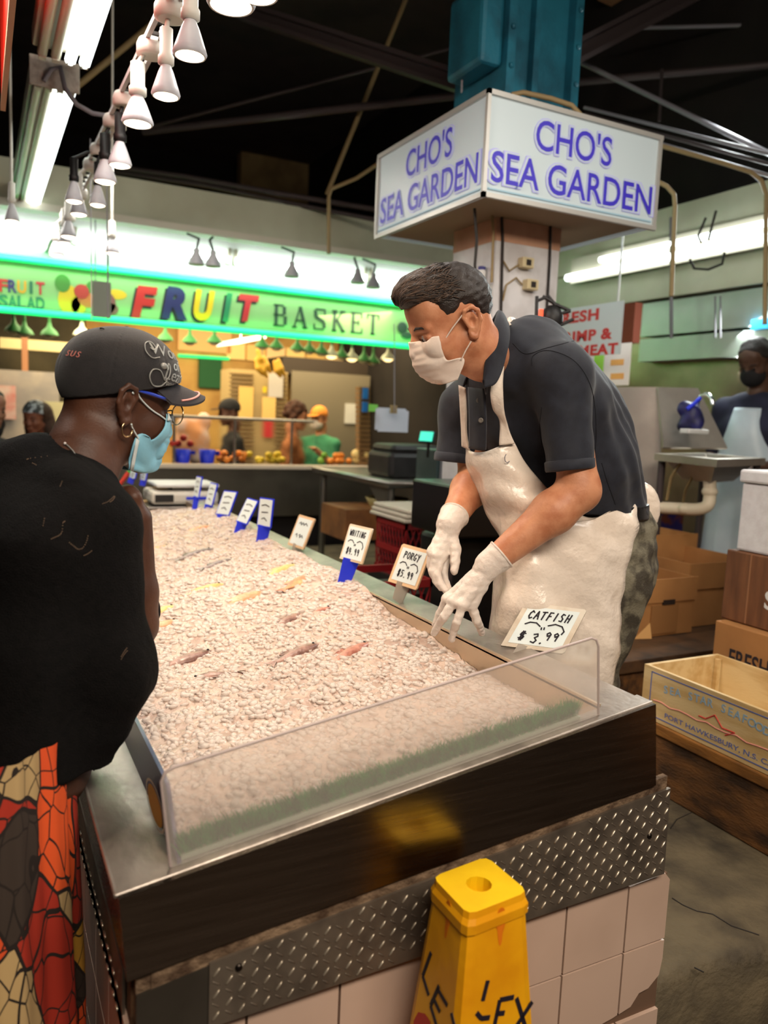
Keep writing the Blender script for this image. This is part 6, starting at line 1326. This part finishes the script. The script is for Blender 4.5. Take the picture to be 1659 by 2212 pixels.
S.eloft(WT, [(a-.025, b-.025) for a, b in WR], ulat, .04)
S.chain([WT[0], RS, RE, pc(205,1500,1.35), pc(180,1530,1.37)], [.055,.05,.042,.030,.028], .03)
S.chain([WT[0], LS, LE, LE + (LW-LE)*.3, LW], [.055,.048,.042,.040,.027], .02); hand(S, **wh)
S.cone(pc(180,1530,1.37), pc(165,1560,1.38), .030, .020, .01)
for i in range(4): S.chain([pc(150+6*i,1560,1.40-.012*i), pc(144+6*i,1580,1.40-.012*i), pc(142+6*i,1596,1.395-.012*i)], [.009,.008,.007], .003)
S.chain([pc(176,1540,1.39), pc(172,1565,1.405), pc(168,1580,1.405)], [.011,.01,.008], .005)
LGW = []
for sd in (-1, 1):
    hip = np.array((-.02, 1.36 + .09*sd, .86)); an = np.array((-.03, 1.36 + .09*sd, .09)); S.chain([hip, np.array((-.01, hip[1], .48)), an], [.09,.055,.038], .03).cone(an, an + np.array((.14,0,-.055)), .035, .026, .02)
S.cone(WT[3] + np.array((-.04,0,0)), np.array((-.03,1.36,.86)), .08, .08, .05)
bodyw.merge(S.mb(.0045)); wbody = part('body', bodyw, M_wskin, cust, 'dark brown skin'); wbv = bvh(wbody)
hw.face_bits(cust, M_ew, M_ei, M_black)
# black top
S = SDF(); S.eloft(WT, WR, ulat, .05)
S.chain([pc(165,1048,1.39), RS], [.056,.060], .05).chain([pc(160,1045,1.42), LS], [.054,.058], .05)
S.cone(pc(85,1035,1.38), pc(60,1130,1.36), .066, .09, .06).cone(pc(70,1025,1.40), pc(-30,1040,1.40), .056, .060, .05)
S.chain([RS, pc(226,1260,1.30), RE], [.058,.054,.060], .04).chain([RE, pc(250,1470,1.30), pc(226,1535,1.31)], [.060,.056,.045], .04)
S.chain([LS, LE + (LS-LE)*.12], [.062,.055], .03)
S.chain([pc(195,1560,1.32), pc(190,1610,1.33)], [.06,.045], .05)
def top_post(G, D):
    f = np.sin(G[..., 1]*58 + G[..., 0]*40 + wobble(G, 8, 6)*2)*.004*smooth01(G[..., 2], 1.25, 1.0) + .0022*wobble(G, 30, 8) + .0004*wobble(G, 420, 6)
    D = D + f; nk = np.sqrt(((G - pc(192,962,1.41))**2).sum(-1)) - .066; D = np.maximum(D, -nk)
    hem = .925 + .02*np.sin(G[..., 1]*14) + .012*np.sin(G[..., 0]*20); return np.maximum(D, hem - G[..., 2])
S.post = [top_post]
top = part('knit_top', S.mb(.005), M_black_k, cust, 'black knitted top')
ccin = [(96,947,1.47),(118,952,1.39),(150,972,1.335),(185,1000,1.31),(212,1030,1.315),(232,1058,1.34)]
part('neckline', cloth([[pc(a, b, c) for a, b, c in ccin], [pc(a-16, b+9, c-.004) for a, b, c in ccin], [pc(a-24, b+26, c+.004) for a, b, c in ccin]], 8, 4, .004), M_black_k, top)
nk = MB(); q = [(108,946,1.44),(126,954,1.375),(150,966,1.33),(180,992,1.30),(206,1020,1.305)]
pp = catmull([pc(*a) for a in q], 14)
pp = np.array([np.array(l + n_*.004) for l, n_, i_, t_ in (wbv.find_nearest(Vector(p)) for p in pp)])
nlo = thing('necklace', 'thin pink and silver necklace at the neck of the customer in black', 'necklace', pp[0])
for i, p in enumerate(pp):
    if i < 26: nk.ell(p, (.0026,.0026,.0026), i % 2, 6)
nk.tube(pp, .0011, 5, 2); part('chain', nk, [M_pink, mat('bead_white', (226,214,210), .3), M_silv], nlo)
bv = bvh(top); dots = MB()
for pts in ([(93,1135),(96,1120)], [(111,1164),(120,1160),(128,1156),(134,1148),(136,1130),(140,1126)], [(150,1172),(160,1180),(168,1186),(178,1184),(186,1172),(190,1158)], [(222,1088),(232,1084),(240,1078),(246,1072)], [(238,1084),(244,1080),(248,1073)], [(58,992),(66,990),(102,985)], [(70,1000),(78,1004)], [(262,1418),(268,1408),(274,1400)], [(262,1424),(268,1414),(275,1406)], [(130,1050),(134,1040)], [(182,1200),(190,1196),(198,1190)]):
    for p in catmull([(x, y, 0) for x, y in pts], 3):
        h_ = hit(bv, p[0], p[1], .0004)
        if h_ is not None: dots.ell(h_, (.0007,.0007,.0007), 0, 6)
if dots.v: part('lace_light_dots', dots, mat('lace_light_tan', (150,122,98), .6), top, 'small tan beads standing in for light through lace holes')  # tan beads imitate light showing through the knit
# cap
def cap_pt(phi, el, off=0.0):                       # azimuth from the front towards the left, elevation
    return hw.w((.108+off)*math.cos(el)*math.cos(phi), (.089+off)*math.cos(el)*math.sin(phi), .050 + (.093+off)*math.sin(el))
S = SDF(); S.ell(hw.w(0,0,.050), (.108,.089,.093), Aw, 0).ell(hw.w(.03,0,.075), (.079,.080,.066), Aw, .03)
def cap_post(G, D):
    q = hw.loc(G); x, y, z = q[..., 0], q[..., 1], q[..., 2]; az = np.arctan2(y, x)
    D = D + .0008*wobble(G, 60, 8) + .0012*np.exp(-(np.abs(((az + math.pi/6) % (math.pi/3)) - math.pi/6)/.018)**2)*smooth01(z, .02, .06)*(z < .2)
    inner = np.sqrt((x/.102)**2 + (y/.083)**2 + ((z-.05)/.087)**2) - 1
    return np.maximum(np.maximum(D, (.028 + .40*x - z)*.93), -inner*.08)
S.post = [cap_post]
capo = part('baseball_cap', S.mb(.0026), M_cap, cust, 'black embroidered cap')
part('button', MB().ell(cap_pt(0, math.pi/2, .001), (.007,.007,.005), n=10), M_cap, capo)
ev = MB()
for k in range(6):
    p = cap_pt(math.pi/6 + k*math.pi/3, .95, .0012); e = [p + .0032*(math.cos(a)*hw.A[0] + math.sin(a)*hw.A[1]) for a in np.linspace(0, 6.28, 11)]; ev.tube(e, .0011, 5, caps=False)
part('eyelet', ev, M_cap, capo)
def vis(u, v, off=0.0):
    ph = u*1.12; rx, ry = .101*math.cos(ph), .084*math.sin(ph); ln = .074*math.sqrt(max(0, 1 - abs(.93*u)**2.6))
    x = rx + ln*v; y = ry*(1 + .03*v); z = .022 + .40*rx - (.30*ln*v) - 4.6*y*y*(.35 + .65*v) + .012*v + off
    return hw.w(x, y, z + .010)
vb = MB(); nu, nv = 30, 8
top_ = [[vis(-1 + 2*i/nu, j/nv) for j in range(nv+1)] for i in range(nu+1)]; bot_ = [[vis(-1 + 2*i/nu, j/nv, -.004) for j in range(nv+1)] for i in range(nu+1)]
vb.sheet(lambda a, b: top_[round(a*nu)][round(b*nv)], nu, nv); vb.sheet(lambda a, b: bot_[nu-round(a*nu)][round(b*nv)], nu, nv)
vb.add([top_[i][nv] for i in range(nu+1)] + [bot_[i][nv] for i in range(nu+1)], [(i, i+1, nu+2+i, nu+1+i) for i in range(nu)], 0, True)
vo = part('visor', vb, mat('cap_visor', (44,39,42), .75, bump=.25, bs=700), capo)
part('piping', MB().tube([vis(u, .80, .0012) for u in np.linspace(-.86, .86, 40)], .0021, 6), M_pink, vo, 'pale pink piping on the visor')
def wrap_text(mb, txt, phi0, el0, size, mi=0, **k):
    vs, fs = text_mesh(txt, 1.0, .02, **k); P = []
    for x, y, z in vs:
        el = el0 + y*size/.095; P.append(cap_pt(phi0 + x*size/(.10*max(.3, math.cos(el))), el, .0012 + z*.02))
    mb.add(P, fs, mi)
capbv = bvh(capo); _cp = cap_pt
def cap_pt(phi, el, off=0.0):                       # the same point pushed onto the sewn cap surface
    c_ = Vector(hw.w(.01,0,.045)); d_ = (Vector(_cp(phi, el, .05)) - c_).normalized(); l_, n_, i_, t_ = capbv.ray_cast(c_ + d_*.3, -d_)
    return np.array(l_ + d_*off) if l_ is not None else _cp(phi, el, off)
em = MB()
wrap_text(em, 'Wom', -.98, .66, .034, shear=.35); wrap_text(em, 'of', -.84, .43, .026, shear=.35); wrap_text(em, 'Lezit', -.88, .24, .030, shear=.35); wrap_text(em, 'PROVERBS 3', -.74, .05, .013, spacing=.95)
def curl(pts, r): em.tube([cap_pt(a, b, .0014) for a, b, _ in catmull([(a, b, 0) for a, b in pts], 8)], r, 5)
curl([(-1.26,.50),(-1.42,.46),(-1.54,.58),(-1.52,.74),(-1.38,.80),(-1.30,.70),(-1.36,.62),(-1.43,.66)], .0011)
curl([(-1.08,.12),(-1.18,.0),(-1.34,-.03),(-1.44,.10),(-1.40,.24),(-1.26,.26),(-1.14,.12),(-1.06,.20),(-1.04,.36),(-1.08,.42),(-1.10,.30)], .0013)
em.ell(cap_pt(-1.18,.36,.0008), (.0075,.004,.006), n=10, ax=hw.A)
part('embroidery', em, M_silv, capo, 'silver embroidered script')
pe = MB(); pe.tube([cap_pt(a, b, .0014) for a, b in [(-.62,.16),(-.55,.06),(-.52,-.06),(-.50,-.14)]], .0022, 6); part('embroidery', pe, mat('purple_thread', (70,50,130), .5), capo, 'purple embroidered edge')
pk2 = MB(); wrap_text(pk2, 'SUS', -2.80, .20, .015, shear=.1, spacing=1.4); part('embroidery', pk2, mat('pink_thread', (196,120,110), .6), capo, 'pink embroidered letters at the back')
# mask, glasses, earring
near = [[(371,897,0),(361,898,-.028),(348,898,-.047)], [(374,930,0),(360,930,-.032),(343,925,-.054)], [(370,958,0),(350,956,-.037),(324,952,-.061)], [(360,982,0),(334,978,-.040),(295,947,-.070)], [(346,1014,0),(320,1024,-.035),(281,1016,-.055)]]
rows = []
for r in near:
    P = [hw.px(*q) for q in r]; Lc = [hw.loc(p) for p in P]; rows.append([hw.w(l[0], -l[1], l[2]) for l in Lc[:0:-1]] + P)
mk = cloth(rows, 10, 10, .002, lambda G: .0014*wobble(G, 130, 8) - .0022*np.abs(np.sin(hw.loc(G)[..., 2]*150)) - .004, push=(wbv, .0045))
mo = part('face_mask', mk, M_bmask, cust, 'pale blue pleated face mask')
part('nose_band', cloth([rows[0], [a + (b-a)*.55 for a, b in zip(rows[0], rows[1])]], 10, 4, .0022, lambda G: -.0075 + 0*G[..., 0], push=(wbv, .0085)), M_maskw, mo, 'white band along the mask top')
part('side_band', cloth([[rows[3][-1], rows[3][-1] + (rows[3][-2]-rows[3][-1])*.12], [rows[4][-1], rows[4][-1] + (rows[4][-2]-rows[4][-1])*.15]], 4, 4, .003, push=(wbv, .006)), M_maskw, mo)
for a in ([(346,910,-.050),(320,880,-.064),(296,853,-.080),(288,846,-.086)], [(299,947,-.070),(290,932,-.076),(281,914,-.082)]):
    P = [np.array(l + n_*.003) if (Vector(p) - l).dot(n_) < .003 else p for p, (l, n_, i_, t_) in ((p, wbv.find_nearest(Vector(p))) for p in catmull([hw.px(*q) for q in a], 5))]; part('ear_loop', MB().tube(P, .0016, 6), M_maskw, mo)
gls = thing('eyeglasses', 'blue framed eyeglasses under the visor of the black cap', 'eyeglasses', hw.w(.1,0,0))
M_bluf = mat('blue_frame', (44,70,190), .3)
part('temple', MB().tube([hw.px(289,841,-.084), hw.px(330,852,-.078), hw.px(370,866,-.070), hw.px(388,874,-.062)], [.0022,.003,.003,.0022], 8), M_bluf, gls)
l0 = hw.loc(hw.px(386,897,-.036)); gx_ = max(l0[0], .106)
for y in (-1, 1):
    e = [hw.w(gx_ - .25*abs(y*.036 + .024*math.cos(a))*.3 - .10*(.019*math.sin(a)), y*.036 + .025*math.cos(a), l0[2] + .019*math.sin(a)) for a in np.linspace(0, 2*math.pi, 33)]
    part('rim', MB().tube(e, .0014, 6, caps=False), M_gold if y < 0 else M_bluf, gls)
    part('lens', MB().add(e[:-1], [tuple(range(32))]), mat('lens_glass', (236,226,214), .05, alpha=.22), gls)
part('bridge', MB().tube([hw.w(gx_-.002, -.012, l0[2]+.006), hw.w(gx_+.002, 0, l0[2]+.009), hw.w(gx_-.002, .012, l0[2]+.006)], .0014, 6), M_gold, gls)
c = hw.px(275,927,-.082); er = thing('hoop_earring', 'small gold hoop earring on the customer in the black cap', 'earring', c)
part('hoop', MB().tube([c + .0118*(math.cos(a)*hw.A[0] + 1.12*math.sin(a)*hw.A[2]) + .004*math.cos(a)*hw.A[1] for a in np.linspace(0, 6.283, 30)], .0016, 6, caps=False), M_gold, er)
# print skirt
m = bpy.data.materials.new('print_skirt'); m.use_nodes = True; nt, b, L = nodes_of(m); b.inputs['Roughness'].default_value = .85
N = nt.nodes.new; tc = N('ShaderNodeTexCoord'); mp = N('ShaderNodeMapping'); mp.inputs['Scale'].default_value = (1,1,.62); mp.inputs['Location'].default_value = (.31,.17,.43); L(tc.outputs['Object'], mp.inputs['Vector'])
nz = N('ShaderNodeTexNoise'); nz.inputs['Scale'].default_value = 5; L(mp.outputs[0], nz.inputs['Vector'])
mx = N('ShaderNodeMixRGB'); mx.blend_type = 'ADD'; mx.inputs[0].default_value = .12; L(mp.outputs[0], mx.inputs[1]); L(nz.outputs['Color'], mx.inputs[2])
def vor(scale, feat): v_ = N('ShaderNodeTexVoronoi'); v_.feature = feat; v_.inputs['Scale'].default_value = scale; L(mx.outputs[0], v_.inputs['Vector']); return v_
v1 = vor(12.5, 'F1'); sp_ = N('ShaderNodeSeparateColor'); L(v1.outputs['Color'], sp_.inputs[0])
rp = N('ShaderNodeValToRGB'); rp.color_ramp.interpolation = 'CONSTANT'; el = rp.color_ramp.elements
stops = [(0,(224,82,34)),(.36,(186,156,108)),(.54,(172,46,26)),(.73,(196,164,112)),(.80,(58,46,38)),(.88,(206,152,52)),(.91,(230,88,34))]
el[0].position, el[0].color = 0, (*lin(stops[0][1]), 1); el[1].position, el[1].color = stops[1][0], (*lin(stops[1][1]), 1)
for p_, c_ in stops[2:]: e_ = el.new(p_); e_.color = (*lin(c_), 1)
L(sp_.outputs[0], rp.inputs[0])
def line(sc, wdt, prev):
    v_ = vor(sc, 'DISTANCE_TO_EDGE'); mr = N('ShaderNodeMath'); mr.operation = 'LESS_THAN'; mr.inputs[1].default_value = wdt; L(v_.outputs['Distance'], mr.inputs[0])
    q_ = N('ShaderNodeMixRGB'); q_.inputs[2].default_value = (*lin((34,24,18)), 1); L(mr.outputs[0], q_.inputs[0]); L(prev, q_.inputs[1]); return q_.outputs[0]
o1 = line(12.5, .022, rp.outputs[0]); o2 = line(27, .024, o1); L(o2, b.inputs['Base Color'])
sk = MB()
def skirt(u, v):
    a = 2*math.pi*u; z = .985 - v*.93; fl = 1 + .22*v
    pl = 1 + (.028 + .03*v)*math.sin(a*15 + 1.5*math.sin(3*a)) + .01*math.sin(a*31)
    return (-.018 + .156*fl*pl*math.cos(a)*(1 if math.cos(a) < 0 else .96), 1.36 + .185*fl*pl*math.sin(a), z)
def skirt2(u, v):
    p = list(skirt(u, v)); p[0] = min(p[0], .148 - .006*math.sin(u*95)**2); return tuple(p)
sk.sheet(skirt2, 240, 40)
part('skirt', sk, m, cust, 'long orange, red and tan print skirt')
for sd in (-1, 1):
    s_ = SDF(); a = np.array((-.03, 1.36 + .09*sd, .05)); s_.cone(a, a + np.array((.17,0,-.01)), .045, .036, .02); s_.post = [lambda G, D: np.maximum(D, .002 - G[..., 2])]
    part('shoe', s_.mb(.006), M_black, cust)
# ------------------------------------------------------------------ people in the distance
def figure(label, px, py, dep, yaw, skin, topc, hair=None, hairc=(30,24,20), zfloor=0.0, mask=None, apron=None, arms='down', scale=1.0, pitch=-.15, legc=(40,40,50), cap=None, scarf=None, h=.008, lean=0.0):
    hp = pc(px, py, dep); hd = Head(hp, frame(yaw, pitch, 0)); f = np.array((math.cos(yaw), math.sin(yaw), 0)); l = np.array((-math.sin(yaw), math.cos(yaw), 0))
    nb = hp + np.array((0,0,-.19)) - f*(.03 + lean*.2); hipz = zfloor + max(.75, (nb[2]-zfloor)*.60); hip = np.array((nb[0], nb[1], hipz)) - f*lean
    root = thing('person', label, 'person', (hip[0], hip[1], zfloor)); k_ = '%d_%d_%d' % skin
    ms = mat('skin_' + k_, skin, .5); mt = mat('cloth_%d_%d_%d' % topc, topc, .85, c2=tuple(int(v*.8) for v in topc), ns=14); ml = mat('legs_%d_%d_%d' % legc, legc, .85)
    ax = [0,.35,.75,1]; sh = [(.15,.07),(.19,.11),(.17,.115),(.18,.125)]; pts = [nb + (hip-nb)*t for t in ax]; pts[0] = pts[0] + np.array((0,0,-.04))
    S1, S2 = nb + l*.18 + np.array((0,0,-.07)), nb - l*.18 + np.array((0,0,-.07)); AR = []
    for s_, S_ in ((1,S1),(-1,S2)):
        if arms == 'down': E = S_ + np.array((0,0,-.29)) + l*.03*s_; W = E + np.array((0,0,-.20)) + f*.12
        elif arms == 'work': E = S_ + np.array((0,0,-.28)) + l*.05*s_ - f*.02; W = E + np.array((0,0,-.03)) + f*.25 - l*.05*s_
        else: E = S_ + np.array((0,0,-.24)) + l*.04*s_ + f*.05; W = E + np.array((0,0,.14)) + f*.18 - l*.07*s_
        AR.append((S_, E, W, s_))
    S = SDF(); hd.skull(S, 1, True); S.chain([hd.w(-.02,0,-.03), hd.w(-.03,0,-.10), nb + np.array((0,0,-.03))], [.054,.052,.06], .03); S.eloft(pts, [(a-.02, b-.02) for a, b in sh], l, .04)
    for S_, E, W, s_ in AR:
        S.chain([S_, E, W], [.046,.04,.027], .02); d_ = _n(W-E); hc = W + d_*.05
        S.cone(W, hc, .024, .030, .015)
        for j in range(4): q = hc + l*(.018*(j-1.5))*1.0 + d_*.02; S.chain([q, q + d_*.04, q + d_*.06 - np.array((0,0,.02))], [.010,.009,.008], .004)
        S.chain([W + d_*.02, W + d_*.05 - l*s_*.035, W + d_*.08 - l*s_*.04], [.012,.010,.009], .005)
    LG_ = []
    for s_ in (1, -1):
        a = hip + l*.09*s_; kn = np.array((a[0], a[1], zfloor + (hipz-zfloor)*.52)) + f*.02; an = np.array((a[0], a[1], zfloor + .09)); LG_.append((a, kn, an)); S.chain([a, kn, an], [.085,.055,.038], .03).cone(an, an + f*.14 + np.array((0,0,-.055)), .034, .028, .02)
    part('body', S.mb(h), ms, root); hd.face_bits(root, M_ei, M_ei, M_black)
    S = SDF(); S.eloft(pts, sh, l, .05)
    for S_, E, W, s_ in AR: S.chain([nb + np.array((0,0,-.06)), S_], [.06,.062], .04); cut_cone(S, S_, E + (S_-E)*.1, .062, .052, .03)
    S.post = [lambda G, D: np.maximum(np.maximum(D + .004*wobble(G, 30, 8), (hip[2] - .06) - G[..., 2]), -(np.sqrt(((G - hd.w(-.02,0,-.13))**2).sum(-1)) - .058))]
    part('shirt', S.mb(h), mt, root)
    S = SDF()
    for a, kn, an in LG_: S.chain([a, kn, an], [.105,.075,.06], .03)
    S.econe(hip + np.array((0,0,.02)), hip + np.array((0,0,-.08)), (.17,.12), (.18,.125), l, .03); S.post = [lambda G, D: np.maximum(D, G[..., 2] - hip[2] - .02)]; part('trousers', S.mb(h), ml, root)
    for a, kn, an in LG_: S = SDF(); S.cone(an + np.array((0,0,-.04)), an + f*.16 + np.array((0,0,-.05)), .042, .034, .02); S.post = [lambda G, D: np.maximum(D, zfloor + .002 - G[..., 2])]; part('shoe', S.mb(h), M_black, root)
    A = hd.A; mh = mat('hair_%d_%d_%d' % hairc, hairc, .7, c2=tuple(int(v*.6) for v in hairc), ns=40, bump=.5, bs=120)
    if hair:
        S = SDF(); S.ell(hd.w(-.004,0,.05), (.100,.081,.090), A, 0)
        if hair == 'curly':
            for i in range(26): a = i*2.4; e = -.5 + 1.9*(i/26); S.ell(hd.w(-.02 + .09*math.cos(a)*math.cos(e), .09*math.sin(a)*math.cos(e), .045 + .095*math.sin(e)), (.04,.04,.04), A, .012)
        if hair == 'long': S.chain([hd.w(-.04,.05,.05), hd.w(-.06,.07,-.10), hd.w(-.07,.07,-.28)], [.06,.055,.04], .04).chain([hd.w(-.04,-.05,.05), hd.w(-.06,-.07,-.10), hd.w(-.07,-.07,-.28)], [.06,.055,.04], .04).chain([hd.w(-.08,0,.03), hd.w(-.09,0,-.26)], [.06,.06], .04)
        def hl(G, D):
            q = hd.loc(G); x, z = q[..., 0], q[..., 2]; ln = np.interp(x, [-.12,-.05,-.03,.02,.06,.12], [-.05 if hair == 'short' else -.4, -.02 if hair == 'short' else -.4, .03 if hair == 'short' else -.4, .03, .062, .085]); return np.maximum(D + .003*wobble(G, 90, 8), (ln - z)*.8)
        S.post = [hl]; part('hair', S.mb(h*.8), mh, root)
    if cap or scarf:
        c_ = cap or scarf; S = SDF(); S.ell(hd.w(-.002,0,.052), (.106,.088,.094), A, 0); S.post = [lambda G, D: np.maximum(D, .035 + .25*hd.loc(G)[..., 0] - hd.loc(G)[..., 2])]
        part('cap' if cap else 'head_scarf', S.mb(h*.8), mat('hat_%d_%d_%d' % c_, c_, .8, c2=tuple(int(v*.35) for v in c_) if scarf else None, ns=30, fac=(.48,.54)), root)
        if cap: part('visor', MB().ell(hd.w(.125,0,.055), (.06,.07,.006), n=12, ax=A), mat('hat_%d_%d_%d' % c_, c_), root)
    if mask:
        S = SDF(); S.ell(hd.w(.060,0,-.052), (.066,.066,.062), A, 0); S.ell(hd.w(.085,0,-.02), (.036,.03,.03), A, .02); S.post = [lambda G, D: np.maximum(D, np.maximum(hd.loc(G)[..., 2] - .002, .02 - hd.loc(G)[..., 0]))]; part('face_mask', S.mb(h*.7), mat('mask_%d_%d_%d' % mask, mask, .8), root)
    if apron:
        ma = mat('apron_pale', (206,220,228), .35, c2=(190,206,216), ns=5)
        rows = []
        for t, w_, d_ in ((.12,.09,.11),(.35,.12,.145),(.75,.17,.15),(1.0,.19,.16),(1.5,.20,.17),(2.0,.21,.17)):
            c_ = nb + (hip-nb)*min(t,1) - np.array((0,0,max(0,t-1)*.5)); rows.append([c_ + f*(d_*math.cos(a)) + l*(w_*math.sin(a)/math.sin(1.1)) for a in np.linspace(1.1, -1.1, 7)])
        ap_ = part('apron', cloth(rows, 5, 6, .004, lambda G: .006*np.sin((G @ l)*34 + wobble(G, 8, 6))*smooth01(G[..., 2], nb[2]-.2, nb[2]-.6)), ma, root)
        for s_ in (1, -1): part('strap', MB().tube([rows[0][0 if s_ > 0 else 6], nb + l*.07*s_ + np.array((0,0,.0)), nb - f*.05], .012, 6), ma, ap_)
    return root
wk = figure('worker in a black mask, navy shirt and pale apron standing at the sink at right', 1634, 782, 4.35, math.radians(190), (84,58,44), (36,38,60), mask=(24,22,24), apron=True, arms='work', zfloor=.371, legc=(60,70,90), pitch=-.55, h=.006, hair='short', hairc=(36,26,22))
figure('black haired person mostly hidden behind the vendor shoulder', 1284, 800, 5.0, math.radians(250), (140,96,70), (60,56,60), hair='short', hairc=(24,20,20), zfloor=.371, h=.009)
figure('person with long dark hair cut off by the left edge', -22, 885, 4.9, math.radians(300), (120,80,60), (28,24,26), hair='long', hairc=(26,20,20), h=.009)
figure('woman in a grey patterned head scarf and tan jacket far behind the customer', 78, 905, 6.0, math.radians(235), (122,72,52), (150,112,84), scarf=(170,176,184), hair='long', hairc=(70,46,34), h=.009)
figure('person in black clothes and black cap working behind the fruit counter', 497, 893, 7.5, math.radians(175), (90,60,46), (36,34,34), cap=(26,24,24), arms='work', h=.009)
figure('woman with curly brown hair and a tan orange top behind the fruit counter', 640, 903, 7.75, math.radians(330), (190,126,90), (180,112,66), hair='curly', hairc=(92,54,34), arms='work', h=.009)
figure('person in an orange cap and green top facing the curly haired woman', 690, 905, 8.5, math.radians(215), (200,140,104), (70,150,110), cap=(240,150,60), mask=(220,210,200), arms='hold', h=.009)
